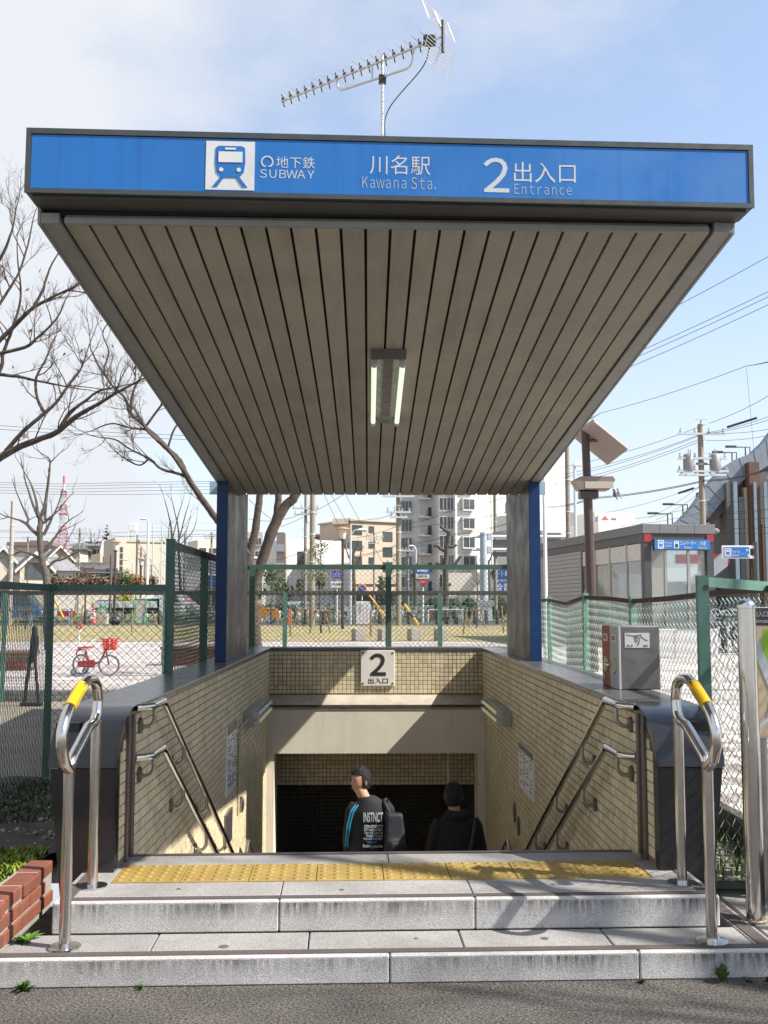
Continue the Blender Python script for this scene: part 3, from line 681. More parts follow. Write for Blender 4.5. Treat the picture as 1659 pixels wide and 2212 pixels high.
# ================================================================ wall fittings
for sgn, lb in ((-1, 'twin tube wall lamp above the hanging conduit, beside the lintel'), (1, 'twin tube wall lamp on the shaded wall, beside the lintel')):
    lm = thing('wall_light', lb, 'lamp', (sgn * XW, 10.4, .39), 0, 'twin tube lamps beside the lintel', True)
    M().box(sgn * XW, sgn * (XW - .09), 9.75, 11.15, .325, .455, .005).build('body', LAMPB, lm)
    for z, tm in ((.43, TUBE2 if sgn > 0 else mat('lamp_tube_white', (.7, .76, .68), .35, var=0)), (.355, TUBE2)):
        M().cyl((sgn * (XW - .125), 9.84, z), (sgn * (XW - .125), 11.06, z), .016, 10).build('tube', tm, lm, True)
        for y in (9.80, 11.10): M().box(sgn * (XW - .085), sgn * (XW - .145), y - .03, y + .03, z - .024, z + .024, .008).build('socket', LAMPG, lm)
def plaque(sgn, y0, y1, z0, z1, lb, rows, nm='notice_board'):
    nb = thing(nm, lb, 'notice', (sgn * XW, (y0 + y1) / 2, z0), 0, None, True); x = sgn * (XW - .004)
    M().box(sgn * XW, sgn * (XW - .012), y0, y1, z0, z1).build('board', mat('notice_white', (.66, .66, .68), .4, var=.03), nb)
    M().box(sgn * (XW - .012), sgn * (XW - .015), y0, y1, z1 - (z1 - z0) * .13, z1).build('header', mat('notice_header', (.10, .09, .085), .4), nb)
    q = M(); random.seed(int(y0 * 100))
    for r_ in range(rows):
        z = z1 - (z1 - z0) * (.2 + .75 * r_ / rows); c_ = 0
        for cidx in range(4):
            if random.random() < .25: continue
            ya = y0 + (y1 - y0) * (.08 + cidx * .23); q.box(sgn * (XW - .012), sgn * (XW - .0135), ya, ya + (y1 - y0) * random.uniform(.07, .19), z, z + (z1 - z0) * .02)
    q.build('print', BLACK, nb, kind='stuff')
    return nb
pw = lambda x, y, s_: onX(x, y, s_ * XW)
nb = plaque(-1, pw(488, 1640, -1).y, pw(507, 1640, -1).y, (pw(488, 1719, -1).z + pw(507, 1699, -1).z) / 2, (pw(488, 1572, -1).z + pw(507, 1554, -1).z) / 2, 'narrow white timetable with dark header on the sunlit tile wall', 17)
nb2 = plaque(1, pw(1155, 1680, 1).y, pw(1124, 1660, 1).y, (pw(1155, 1733, 1).z + pw(1126, 1698, 1).z) / 2, (pw(1155, 1629, 1).z + pw(1124, 1604, 1).z) / 2, 'white notice with dark header on the shaded tile wall', 9)
cd = thing('conduit', 'thin pale conduit pipe dropping from the wall lamp to a round box', 'pipe', (-XW, 9.35, 0), 0, None, True)
M().tube(fillet([(-XW + .04, 9.76, .39), (-XW + .03, 9.36, .38), (-XW + .012, 9.345, .30), (-XW + .012, 9.345, -.40)], .04), .011, 8).build('pipe_run', mat('cream_pipe', (.42, .36, .25), .5), cd, True)
M().lathe((-XW, 9.5, -.33), [(.07, 0), (.07, .03), (.05, .04)], 14, 'x').build('junction_box', STEELB, cd)
dn = thing('wall_hatch', 'hatch niche with painted-on shade low on the sunlit tile wall under the timetable', 'hatch', (-XW, 8.7, -.4), 0, None, True)
M().box(-XW, -XW + .02, 8.53, 8.90, -.50, -.235, .003).build('hatch_frame', TRIM, dn); M().box(-XW + .02, -XW + .023, 8.555, 8.875, -.48, -.255).build('hatch_shade_panel', DARK, dn)  # flat dark panel stands in for the shade inside the niche
for i, (y, z, lb) in enumerate(((9.62, -.43, 'oval steel wall plate, the upper one on the shaded tile wall'), (9.38, -.50, 'oval steel wall plate, the lower one on the shaded tile wall'))):
    o = M(); k = len(o.v); o.lathe((XW - .012, y, z), [(.05, 0), (.055, .006), (.055, .012)], 14, 'x')
    o.v = [(p[0], p[1], z + (p[2] - z) * 1.6) for p in o.v]; tag(o.build('wall_plate', mat('plate_dark', (.10, .10, .10), .4, .6)), lb, 'wall plate', 'oval wall plates')
pl = thing('exit_number_sign', 'white enamel plate with black number 2 on the rear tile wall', 'sign', (.02, 12.3, .5), 0, None, True)
M().box(-.179, .217, 12.275, 12.296, .508, .918, .004).build('plate', mat('enamel_white', (.68, .655, .60), .4, var=.04, stain=.15, stain_col=(.4, .33, .22)), pl)
text(fw('2'), (-.075, .115, .625, .885), BLACK, pl, 'lettering', .001, .024, 'y', 12.273)
text('出入口', (-.09, .14, .535, .60), BLACK, pl, 'lettering', .001, -.004, 'y', 12.273)
for x in (-.155, .193):
    for z in (.535, .89): M().lathe((x, 12.271, z), [(.012, 0), (.012, .004)], 8, 'y').build('screw', RUST, pl)

# ================================================================ handrails on the walls
def wall_rail(sgn, z0, lb):
    hr = thing('handrail', lb, 'handrail', (sgn * XW, 5.1, z0), 0, 'tubular steel handrails on the stair walls', True)
    X = sgn * (XW - .075); s = .503
    pts = [(sgn * (XW - .01), 5.215, z0), (X, 5.26, z0), (X, 5.57, z0), (X, 9.2, z0 - s * 3.63)]
    M().tube(fillet(pts, [.0, .07, .05, 0], 6), .0185, 12).build('rail', STEEL, hr, True)
    M().cyl((X, 5.50, z0), (X, 5.565, z0), .0205, 12).build('sleeve', STEEL, hr, True)
    for d in (5.33, 6.2, 7.1, 8.0, 8.8):
        zr = z0 if d < 5.57 else z0 - s * (d - 5.57)
        b = M().tube(bez([(sgn * XW, d, zr - .10), (sgn * (XW - .045), d, zr - .105), (X, d, zr - .075), (X, d, zr - .015)], 5), .011, 8).build('bracket', STEELB, hr, True)
        M().lathe((sgn * XW - (.012 if sgn > 0 else 0), d, zr - .10), [(.04, 0), (.04, .012)], 14, 'x').build('flange', TRIM, b)
wall_rail(-1, .945, 'upper steel handrail on the sunlit tile wall')
wall_rail(-1, .70, 'lower steel handrail on the sunlit tile wall')
wall_rail(1, .945, 'upper steel handrail on the shaded tile wall')
wall_rail(1, .70, 'lower steel handrail on the shaded tile wall')
for sgn, lb in ((-1, 'second flight handrail peaking below the wall lamp on the sunlit wall'), (1, 'second flight handrail peaking below the oval wall plates')):
    hr = thing('handrail', lb, 'handrail', (sgn * XW, 9.4, -1), 0, 'second flight handrails', True); X = sgn * (XW - .075)
    M().tube(fillet([(X, 8.95, -.98), (X, 9.60, -.665), (X, 11.5, -1.62)], .04), .018, 10).build('rail', STEELB, hr, True)
    for d, z in ((9.75, -.74), (10.6, -1.17)):
        M().tube([(sgn * XW, d, z - .11), (X, d, z - .10), (X, d, z - .01)], .010, 6).build('bracket', STEELB, hr)

# looped stair-head rails
def loop_rail(sgn, lb):
    X = sgn * 1.285
    lr = thing('loop_handrail', lb, 'handrail', (X, 4.3, LOW), 0, 'looped steel handrails with yellow sleeves')
    l0 = LOW
    yA, yB = (4.235 if sgn < 0 else 4.265) - 4.3, (4.635 if sgn < 0 else 4.65) - 4.3
    r = .0225
    M().cyl((0, yA, 0), (0, yA, .71), r, 14).build('post', STEEL, lr, True)
    M().cyl((0, yB, PLAT - l0), (0, yB, .835), r, 14).build('post', STEEL, lr, True)
    for y, z in ((yA, 0), (yB, PLAT - l0)): M().lathe((0, y, z), [(.065, 0), (.065, .006), (.03, .011)], 18).build('base_flange', STEEL, lr, True)
    lp = [(150, 1664), (139, 1648), (133, 1618), (134, 1581), (141, 1552), (150, 1530), (177, 1481), (187, 1469.5), (201, 1468), (209, 1480), (212, 1512), (209, 1543), (203, 1561), (192, 1569), (155, 1640)]
    loop = []
    for (u, v) in lp:
        p = onX(u, v, -1.285); loop.append(Vector((0, p.y - 4.3 + (.024 if sgn > 0 else 0), p.z - LOW)))
    M().tube(fillet(loop, .016, 3, True), r, 14, closed=True).build('loop', STEEL, lr, True)
    a, b = loop[5], loop[6]; d = (b - a)
    M().cyl(a + d * .02, a + d * .98, r + .003, 16).build('sleeve', YEL, lr, True)
    # printed arrow and words on the sleeve, facing the stair side
    c = a + d * .52; u = d.normalized(); side = -sgn
    def strip(t0, t1, h0, h1, q):
        rr = r + .0034
        for k in range(3):
            a0 = h0 + (h1 - h0) * k / 3; a1 = h0 + (h1 - h0) * (k + 1) / 3; vv = []
            up = Vector((0, -u.z, u.y))
            for (t, an_) in ((t0, a0), (t1, a0), (t1, a1), (t0, a1)):
                vv.append(c + u * t + (Vector((side, 0, 0)) * math.cos(an_) + up * math.sin(an_)) * rr)
            q.add(vv, [(0, 1, 2, 3)])
    q = M()
    if sgn: # arrow with a short shaft plus two rows of small characters
        strip(.045, .085, .62, .72, q); strip(.075, .085, .45, .9, q); strip(.066, .075, .35, .5, q); strip(.066, .075, .85, 1.0, q)
        random.seed(5)
        for rw_, h in ((0, .25), (1, -.1)):
            t = -.09
            while t < .03:
                w_ = random.uniform(.006, .011); strip(t, t + w_ * .35, h, h + .2, q); strip(t, t + w_, h + .16, h + .21, q); strip(t + w_ * .5, t + w_ * .8, h + .05, h + .2, q); t += .0145
    q.build('print', BLACK, lr, kind='stuff')
loop_rail(-1, 'looped steel handrail with yellow sleeve beside the brick planter')
loop_rail(1, 'looped steel handrail with yellow sleeve beside the tall steel post')
# ================================================================ fences
def chain(p0, p1, z0, z1, r=.0022, pitch=.064, sag=None, jit=.004, amp=.008):
    """woven diamond wire between two ground points"""
    q = M(); p0, p1 = Vector((p0[0], p0[1], 0)), Vector((p1[0], p1[1], 0)); d = p1 - p0; ln = d.length; u = d / ln; nrm = Vector((-u.y, u.x, 0))
    hw = pitch * .5; cols = int(ln / hw); rows = int((z1 - z0) / (pitch * .46)); ph = [random.uniform(0, 6.28) for _ in range(4)]
    def warp(a, z): return .010 * math.sin(a * 1.7 + z * 2.1 + ph[0]) + .007 * math.sin(a * 4.3 - z * 3.1 + ph[1]), .009 * math.sin(a * 2.3 + z * 4 + ph[2]), .016 * math.sin(a * 1.9 + z * 2.7 + ph[3])
    for c in range(cols):
        path = []
        for k in range(rows + 1):
            z = z1 - k * (z1 - z0) / rows; a = min(max((c + (k + c) % 2) * hw, 0), ln); wx, wz, wn = warp(a, z); f = (z - z0) / (z1 - z0)
            path.append(p0 + u * (a + wx + random.uniform(-jit, jit) * .6) + Vector((0, 0, z + wz * (1 - f) + (sag(a) if sag else 0) * f)) + nrm * (wn + (amp if (k + c) % 2 else -amp) * .6))
        q.tube(path, r, 3, False)
    return q
def post(q, x, y, z0, z1, w_=.05, ang=0):
    # L-section steel post
    c = (x, y, 0); Rm = Matrix.Rotation(ang, 3, 'Z')
    q.box(-w_ / 2, w_ / 2, -w_ / 2, -w_ / 2 + .007, z0, z1, 0, Rm, c); q.box(-w_ / 2, -w_ / 2 + .007, -w_ / 2 + .0075, w_ / 2, z0, z1, 0, Rm, c); return q
def rail(q, a, b, h=.05, t=.012):
    a, b = Vector(a), Vector(b); d = (b - a).normalized(); s_ = Vector((-d.y, d.x, 0)).normalized() * t / 2; up = Vector((0, 0, h / 2))
    q.hexa([a - s_ - up, a + s_ - up, b + s_ - up, b - s_ - up, a - s_ + up, a + s_ + up, b + s_ + up, b - s_ + up]); return q
def fence(name, label, pts, z0, z1, posts, pm, rm, r=.0027, wz0=None, tilt=0, wm=None, pw=.055, rh=.05, midrail=False):
    f = thing(name, label, 'fence', (pts[0][0], pts[0][1], z0), 0, None, True)
    for (x, y, zt) in posts: post(M(), x, y, z0 - .1, zt, pw).build('post', pm, f)
    for i in range(len(pts) - 1):
        a, b = pts[i], pts[i + 1]
        rail(M(), (a[0], a[1], z1), (b[0], b[1], z1), rh).build('top_rail', rm, f)
        chain(a, b, wz0 if wz0 is not None else z0 + .02, z1 - .02, r).build('wire_mesh', wm or WIRE, f, kind='stuff')
    return f
random.seed(11)
zt1 = pz(1270, 7.95)
pA = (-2.5, 7.95); pB = (-1.60, 7.93)
f1 = fence('wire_fence', 'low green wire fence running from the brick planter to the tall corner post', [(-2.53, 5.0), pA, pB], .17, zt1, [(pA[0], pA[1], zt1 + .03), (-2.53, 5.2, zt1)], GRN, GRN)
zt2 = pz(1170, 7.95)
f2 = fence('wire_fence', 'tall green wire fence fixed along the coping around the stairwell', [(-1.60, 7.96), (-1.60, 12.64), (1.62, 12.64)], .17, pz(1225, 12.64),
           [(-1.60, 7.96, zt2 + .02), (-1.60, 9.6, zt2), (-1.60, 11.2, zt2), (px(545, 12.62), 12.62, zt2), (px(839, 12.62), 12.62, zt2 + .02), (1.64, 12.62, zt2)], GRN, GRN, .0027, .9, pw=.07, rh=.06)
zr3 = pz(1281, 14.0)
xs = [px(-150, 14), px(12, 14), px(358, 14), px(616, 14), px(950, 14), px(1100, 14)]
f3 = fence('wire_fence', 'low fence with dark top rail standing across the plaza edge', [(xs[0], 14.0), (px(1102, 14), 14.0)], .2, zr3, [(x, 14.0, zr3) for x in xs], mat('fence_green_mid', (.07, .17, .125), .55, var=.2, wear=((.05, .06, .05), .6, 8)), mat('dark_rail', (.05, .045, .035), .7, var=.2), .0030, pw=.06, rh=.055)
# bent-rail fence along the right-hand side
f4 = thing('wire_fence', 'pale green wire fence with a bent rusty top rail along the striped plaza', 'fence', (2.0, 9, .17), 0, None, True)
ztop = [(12.6, pz(1297, 12.6)), (12.0, pz(1296, 12.0)), (10.9, pz(1304, 10.9)), (10.0, pz(1290, 10)), (8.9, pz(1293, 8.9)), (8.2, pz(1299, 8.2)), (7.2, pz(1293, 7.2)), (6.2, pz(1281, 6.2)), (5.3, pz(1271, 5.3)), (4.6, pz(1266, 4.6)), (4.25, 1.54)]
def zat(y):
    for (a, za), (b, zb) in zip(ztop, ztop[1:]):
        if b <= y <= a: return zb + (za - zb) * (y - b) / (a - b)
    return 1.5
for y in (12.0, 10.0, 8.2, 4.35): post(M(), 2.0, y, .05, zat(y) + .04, .05).build('post', GRNL, f4)
for (a, za), (b, zb) in zip(ztop, ztop[1:]): rail(M(), (2.0, a, za), (2.0, b, zb), .035, .035).build('top_rail', RUST, f4)
chain((2.0, 12.6), (2.0, 4.25), .16, 1.50, .0027, .075, lambda a: zat(12.6 - a) - 1.53).build('wire_mesh', mat('sunlit_pale_wire', (.26, .34, .30), .5, var=.25, scale=12), f4, kind='stuff')  # mesh colour lightened, sun on the wires put into the pale green
# near panel fixed to the big rusty post
f5 = thing('wire_fence', 'near fence panel with slack wide mesh hung from a thick rust-streaked post', 'fence', (1.63, 5.2, .1), 0, None, True)
xb = px(1517, 5.2); zb = pz(1243, 5.2)
q = M(); q.box(xb - .030, xb + .026, 5.17, 5.176, .0, zb).box(xb - .030, xb - .024, 5.1765, 5.205, .0, zb); q.build('post', mat('rusty_green_post', (.095, .20, .155), .55, var=.2, scale=3, wear=((.10, .062, .034), .85, 6)), f5)
M().lathe((xb + .012, 5.166, zb - .06), [(.014, 0), (.014, .006)], 10, 'y').build('bolt', RUST, f5)
rail(M(), (xb + .035, 5.21, pz(1257, 5.21)), (xb + .80, 5.6, pz(1276, 5.6)), .05, .008).build('top_rail', mat('rusty_green_post', None), f5)
rail(M(), (xb - .02, 5.06, .125), (xb + 1.0, 5.0, .115), .035, .03).build('bottom_rail', mat('pale_base_rail', (.13, .18, .13), .6, var=.3, wear=((.08, .07, .05), .7, 7)), f5)
chain((xb + .04, 5.22), (xb + 1.0, 5.5),   .14, pz(1290, 5.3), .0023, .068, None, .007, .010).build('wire_mesh', mat('slack_wire', (.055, .085, .08), .5, var=.25, scale=12), f5, kind='stuff')

# ================================================================ steel cabinet on the coping
cb = thing('meter_cabinet', 'steel cabinet with orange and white dial panels on the black coping', 'cabinet', (1.385, 6.14, COPZ), 0)
y0, y1, hh = .0, .42, .372; wd = .245
M().box(.012, wd, y0, y1, .0, hh, .006).build('body', mat('cabinet_steel', (.22, .21, .195), .42, .85, var=.08, scale=4, wear=((.16, .15, .135), .3, 6)), cb)
M().box(-.004, .0115, y0 - .004, y0 + .212, .0, hh - .003, .003).build('white_panel', mat('panel_pale', (.34, .36, .37), .5, var=.05), cb)
M().box(-.004, .0115, y0 + .214, y1, .0, hh - .003, .003).build('orange_panel', mat('panel_orange', (.26, .055, .025), .55, var=.12, scale=8), cb)
for yy in (.10, .315):
    M().lathe((-.011, yy, .135), [(.046, 0), (.05, .004), (.05, .007)], 20, 'x').build('dial', mat('dial_brass', (.40, .36, .22), .35, .3, var=.15, scale=30), cb, True)
    o = M().box(-.008, -.0045, yy - .055, yy + .055, .275, .32).build('name_plate', mat('plate_pale', (.55, .52, .46), .5, var=.05), cb)
    q = M()
    for k in range(4): q.box(-.0088, -.008, yy - .035 + k * .02, yy - .021 + k * .02, .285, .312)
    q.build('plate_print', mat('plate_ink', (.22, .12, .09), .6), o)
for yy in (.182, .238): M().ball((-.022, yy, .135), .014, 10, 6).build('knob', STEEL, cb, True)
M().lathe((-.008, .36, .055), [(.02, 0), (.02, .004)], 12, 'x').build('lock', STEELB, cb)
stk = M().box(.036, .183, -.0030, -.0005, .245, .332, .0).build('sticker', mat('sticker_white', (.50, .49, .48), .5, var=.03), cb)
q = M(); 
def pen(pts, r=.0016): q.tube([(p[0], -.0036, p[1]) for p in pts], r, 4)
pen([(.045, .325), (.06, .318), (.10, .315), (.135, .322)]); pen([(.092, .318), (.096, .295), (.104, .275), (.112, .283), (.108, .30), (.098, .318)])
pen([(.122, .276), (.118, .268), (.108, .255)]); pen([(.125, .322), (.14, .305), (.152, .298), (.162, .29), (.172, .287)]); pen([(.104, .316), (.125, .30), (.122, .283), (.112, .262)])
pen([(.047, .252), (.052, .264), (.05, .252)]); pen([(.058, .262), (.063, .262), (.058, .253), (.066, .252)]); pen([(.072, .252), (.078, .264), (.082, .254), (.074, .256)])
pen([(.148, .262), (.148, .253)]); pen([(.148, .262), (.155, .253), (.155, .262)]); pen([(.162, .262), (.162, .253)]); pen([(.170, .262), (.162, .257), (.170, .253)])
q.build('scribble', BLACK, stk)

# ================================================================ steel post and information board
bd = thing('steel_post', 'tall polished steel post with domed cap beside the information board', 'post', (1.572, 4.56, .1), 0)
M().lathe((0, 0, 0), [(.040, 0), (.040, 1.335)], 24).build('shaft', STEEL, bd, True)
M().lathe((0, 0, 1.336), [(.0415, 0), (.0415, .006)] + [(.0405 * math.cos(R(a)), .006 + .036 * math.sin(R(a))) for a in range(0, 90, 12)] + [(.001, .042)], 24).build('cap', STEEL, bd, True)
M().lathe((0, 0, .0), [(.047, 0), (.047, .008), (.042, .012)], 20).build('base_ring', mat('rust_ring', (.30, .22, .15), .6, .4), bd)
tag(M().box(1.535, 2.9, 3.9, 5.12, -.2, .098, .02).build('concrete_apron', CONC), kind='structure')
ib = thing('information_board', 'beige and lime street map board with a brown header behind the steel post', 'sign', (1.70, 4.86, .1), R(-4))
bz0, bz1 = pz(1606, 4.7) - .1, pz(1312, 4.7) - .1
M().box(-.012, .80, .0, .03, bz0, bz1, .004).build('board', mat('board_frame', (.62, .61, .58), .4, var=.05), ib)
M().box(-.004, .79, -.003, -.0005, bz1 - .085, bz1 - .002).build('header', mat('header_brown', (.055, .045, .04), .45), ib)
text('出入口案内', (.012, .125, bz1 - .045, bz1 - .018), WHITE, ib, 'lettering', .001, .004, 'y', -.0045); text('Information', (.012, .09, bz1 - .072, bz1 - .056), WHITE, ib, 'lettering', .001, 0, 'y', -.0045)
q = M(); q.quad((-.004, -.0022, bz0 + .01), (.79, -.0022, bz0 + .01), (.79, -.0022, bz1 - .086), (-.004, -.0022, bz1 - .086)); q.build('map_ground', mat('map_beige', (.46, .37, .24), .4, var=.03), ib)
q = M(); q.add([(.035, -.0034, bz1 - .26), (.06, -.0034, bz1 - .10), (.30, -.0034, bz1 - .10), (.30, -.0034, bz1 - .42), (.09, -.0034, bz1 - .40)], [(0, 1, 2, 3, 4)]); q.build('map_park', mat('map_lime', (.24, .46, .02), .4, var=.03), ib)
q = M(); q.add([(-.004, -.0046, bz1 - .17), (.10, -.0046, bz1 - .45), (.14, -.0046, bz1 - .42), (.01, -.0046, bz1 - .10), (-.004, -.0046, bz1 - .10)], [(0, 1, 2, 3, 4)])
q.add([(-.004, -.0050, bz0 + .05), (.10, -.0050, bz0 + .13), (.11, -.0050, bz0 + .115), (-.004, -.0050, bz0 + .02)], [(0, 1, 2, 3)]); q.add([(.06, -.0054, bz0 + .1), (.11, -.0054, bz0 + .3), (.125, -.0054, bz0 + .3), (.075, -.0054, bz0 + .09)], [(0, 1, 2, 3)]); q.build('map_road', WHITE, ib)
for x in (.05, .74): M().cyl((x, .05, -.1), (x, .05, bz1 - .02), .024, 12).build('leg', STEELB, ib, True)

# white thin pole behind the canopy
wp = thing('white_pole', 'slim white pole standing behind the canopy fin, beside the elevator house', 'pole', (px(1179, 12.5), 12.5, .17), 0)
M().cyl((0, 0, 0), (0, 0, 3.6), .023, 12).build('shaft', mat('white_gloss', (.78, .79, .80), .3, var=.02), wp, True)
M().lathe((0, 0, 0), [(.06, 0), (.06, .02)], 12).build('base_plate', STEELB, wp)

# ================================================================ brick planter
bp_ = thing('brick_planter', 'low red brick planter edge with staggered bricks beside the granite steps', 'planter', (-1.62, 4.2, .108), 0, None, True)
# bricks laid with the long side along the wall
bme = M().box(-.052, .052, -.102, .102, -.0268, .0268, .005).mesh('brick', BRICK)
random.seed(2)
for c in range(3):
    y = 3.243 + (.108 if c % 2 else 0); k = 0
    while y < 4.8:
        pr = (.012 if k % 2 == 0 else 0) if c == 2 else .004
        z = .108 + .032 + c * .064
        inst(bme, 'brick', bp_, (-1.575 + pr - (-1.62), y - 4.2, z - .108), (random.uniform(-.006, .006), random.uniform(-.006, .006), random.uniform(-.008, .008))); y += .2165; k += 1
bme2 = M().box(-.1035, .1035, -.10, .10, -.0285, .0285, .004).mesh('brick', BRICK)
for c in range(3):
    x = -1.86 - (.108 if c % 2 else 0)
    while x > -3.2: inst(bme2, 'brick', bp_, (x + 1.62, 3.09 - 4.2 + (0.02 if c % 2 else 0), .032 + c * .064)); x -= .2165
M().box(-1.625, -1.5265, 2.95, 4.855, .02, .2925).box(-3.2, -1.72, 3.01, 3.17, .02, .292).build('mortar_bed', MORT, bp_)
M().box(-1.545, -1.39, 4.45, 4.86, .0, .09).build('gutter', SOIL, bp_)
g = M(); nx, ny = 24, 30
for i in range(nx + 1):
    for j in range(ny + 1):
        x = -4.2 + i * (2.575 / nx); y = 3.15 + j * (4.6 / ny); g.v.append((x, y, .235 - .05 * max(0, (y - 5.2) / 2.5) + .018 * math.sin(x * 7 + y * 5) + random.uniform(-.012, .012)))
for i in range(nx):
    for j in range(ny): a = i * (ny + 1) + j; g.f.append((a, a + ny + 1, a + ny + 2, a + 1))
tag(g.build('soil', SOIL, None, True), kind='structure')
# ground cover
def blades(name, n, fn, m, h0, h1, label, w_=.004, lean=.5):
    q = M()
    for _ in range(n):
        p = fn()
        if p is None: continue
        x, y, z = p; h = random.uniform(h0, h1); a = random.uniform(0, 6.28); ln = random.uniform(.1, lean) * h; dx, dy = math.cos(a), math.sin(a); ww = w_ * random.uniform(.6, 1.5)
        mx_, my_ = x + dx * ln * .35, y + dy * ln * .35; tx, ty = x + dx * ln, y + dy * ln
        q.add([(x - dy * ww, y + dx * ww, z - .004), (x + dy * ww, y - dx * ww, z - .004), (mx_ + dy * ww, my_ - dx * ww, z + h * .6), (mx_ - dy * ww, my_ + dx * ww, z + h * .6), (tx, ty, z + h)], [(0, 1, 2, 3), (3, 2, 4)])
    o = q.build(name, m); tag(o, label, 'grass', kind='stuff'); return o
def zs(x, y): return .235 - .05 * max(0, (y - 5.2) / 2.5) + .018 * math.sin(x * 7 + y * 5)
def patch(x0, x1, y0, y1, thr):
    def fn():
        x, y = random.uniform(x0, x1), random.uniform(y0, y1)
        if math.sin(x * 5.1 + 1) + math.sin(y * 3.7 + x * 2) + random.uniform(-.8, .8) < thr: return None
        return (x, y, zs(x, y))
    return fn
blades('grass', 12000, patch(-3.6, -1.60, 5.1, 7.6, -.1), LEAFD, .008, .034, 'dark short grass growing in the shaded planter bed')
blades('ground_cover', 14000, patch(-2.6, -1.645, 4.45, 5.2, -1.2), mat('moss_green', (.14, .19, .012), .6, var=.2, scale=20, isl=.3), .015, .045, 'bright yellow green ground cover behind the planter bricks', .006, 1.2)
blades('ground_cover', 2500, patch(-2.6, -1.645, 4.0, 4.5, -.2), mat('sedum_grey', (.11, .135, .06), .6, var=.2, isl=.3), .012, .035, 'grey green stonecrop between the pebbles of the planter', .006, 1.2)
q = M()
for _ in range(420):
    x, y = random.uniform(-2.8, -1.74), random.uniform(4.0, 7.2); r_ = random.uniform(.006, .02); q.ball((x, y, zs(x, y)), r_, 5, 4, (1, random.uniform(.7, 1.3), .6))
tag(q.build('pebbles', mat('pebble', (.22, .20, .17), .8, isl=.35)), 'pale pebbles scattered over the planter soil', 'pebbles', kind='stuff')
# weeds
def weed(label, x, y, z, n, s_, m=LEAF, up=.5):
    t = thing('weed', label, 'weed', (x, y, z), 0, 'weeds in the paving joints'); q = M()
    for k in range(n):
        a = random.uniform(0, 6.28); ln = s_ * random.uniform(.5, 1.1); e = random.uniform(up * .4, up * 1.5); d = Vector((math.cos(a) * math.cos(e), math.sin(a) * math.cos(e) - .2, math.sin(e))).normalized(); sd = d.cross(Vector((0, 0, 1))).normalized(); ww = ln * random.uniform(.12, .22)
        p = [d * ln * tt for tt in (0, .25, .6, 1.0)]; p[3].z -= ln * .12
        q.add([p[0], p[1] + sd * ww * .7, p[2] + sd * ww, p[3], p[2] - sd * ww, p[1] - sd * ww * .7], [(0, 1, 2, 3, 4, 5)])
    q.build('leaves', m, t); return t
weed('broad leafed weed at the foot of the brick planter', -1.46, sk(-1.4, 4.36), LOW, 16, .085, mat('dandelion', (.06, .14, .018), .5, isl=.2), .35)
weed('small clumped weed at the kerb below the planter end', px(97, 4.2), sk(-1.3, 4.11), 0.0, 60, .05, up=1.0)
weed('pair of tiny green sprouts at the kerb foot', px(333, 4.2), sk(-.9, 4.11), 0.0, 22, .028, up=.8)
weed('tall grassy tuft at the kerb foot under the looped rail', px(1545, 4.1), sk(1.25, 4.11), 0.0, 34, .085, mat('tuft_green', (.07, .12, .03), .6, isl=.3), 1.6)
weed('brown moss ball at the kerb foot', px(1372, 4.1), sk(.95, 4.10), 0.0, 70, .022, mat('moss_brown', (.09, .075, .02), .9), 1.0)
weed('green moss ball at the end of the kerb foot', px(1640, 4.1), sk(1.4, 4.10), 0.0, 60, .024, mat('moss_olive', (.10, .10, .02), .9), 1.0)
weed('little rosette weed near the kerb end', px(1598, 4.1), sk(1.3, 4.11), 0.0, 16, .03, up=.6)
blades('grass', 420, lambda: (random.uniform(1.56, 1.98), random.uniform(4.95, 5.9), .17), LEAF, .02, .085, 'loose weeds on the gravel strip inside the plaza fence', .004, .7)
q = M()
for _ in range(1500):
    x, y = random.uniform(1.5, 2.0), random.uniform(4.95, 7.5); q.ball((x, y, .172), random.uniform(.006, .016), 5, 3, (1, 1, .7))
tag(q.build('gravel', GRAVEL), 'pale gravel strip between the stairwell wall and the plaza fence', 'gravel', kind='stuff')
q = M()
for _ in range(900):
    t_ = random.random(); x = random.uniform(-1.55, 1.7); y = sk(x, 4.125) - random.random() ** 2 * .14; q.ball((x, y, .0005), random.uniform(.0012, .004), 4, 3)
tag(q.build('grit', mat('grit', (.14, .13, .115), .9, isl=.4)), 'light grit collected along the foot of the kerb', 'grit', kind='stuff')

# ================================================================ red child's bicycle
def wheel(q, c, r, ax, tw=.018, n=22):
    ax = Vector(ax).normalized(); u = ax.orthogonal().normalized(); v = ax.cross(u); q.tube([Vector(c) + (u * math.cos(2 * math.pi * k / n) + v * math.sin(2 * math.pi * k / n)) * r for k in range(n)], tw, 6, closed=True)
    return q
def spokes(q, c, r, ax, n=12, rr=.0025):
    ax = Vector(ax).normalized(); u = ax.orthogonal().normalized(); v = ax.cross(u)
    for k in range(n):
        a = 2 * math.pi * k / n; q.cyl(c, Vector(c) + (u * math.cos(a) + v * math.sin(a)) * r, rr, 4)
    q.cyl(Vector(c) - ax * .03, Vector(c) + ax * .03, .018, 8); return q
BD = 17.3
kb_ = thing('child_bicycle', 'red child bicycle with training wheels, front basket and push handle on the striped plaza', 'bicycle', (px(178, BD), BD, PLAZA), R(-24))
kb_.scale = (.86, .86, .86)
RED = mat('red_paint', (.46, .016, .014), .35, var=.06); TYRE = mat('tyre', (.16, .16, .16), .8, var=.1); CHR = mat('chrome', (.7, .7, .7), .2, 1)
PINK = mat('red_plastic', (.52, .028, .022), .4, var=.04)
rw_, fw = (.0, 0, .205), (.66, 0, .205); fd = (math.sin(R(-34)), math.cos(R(-34)), 0)
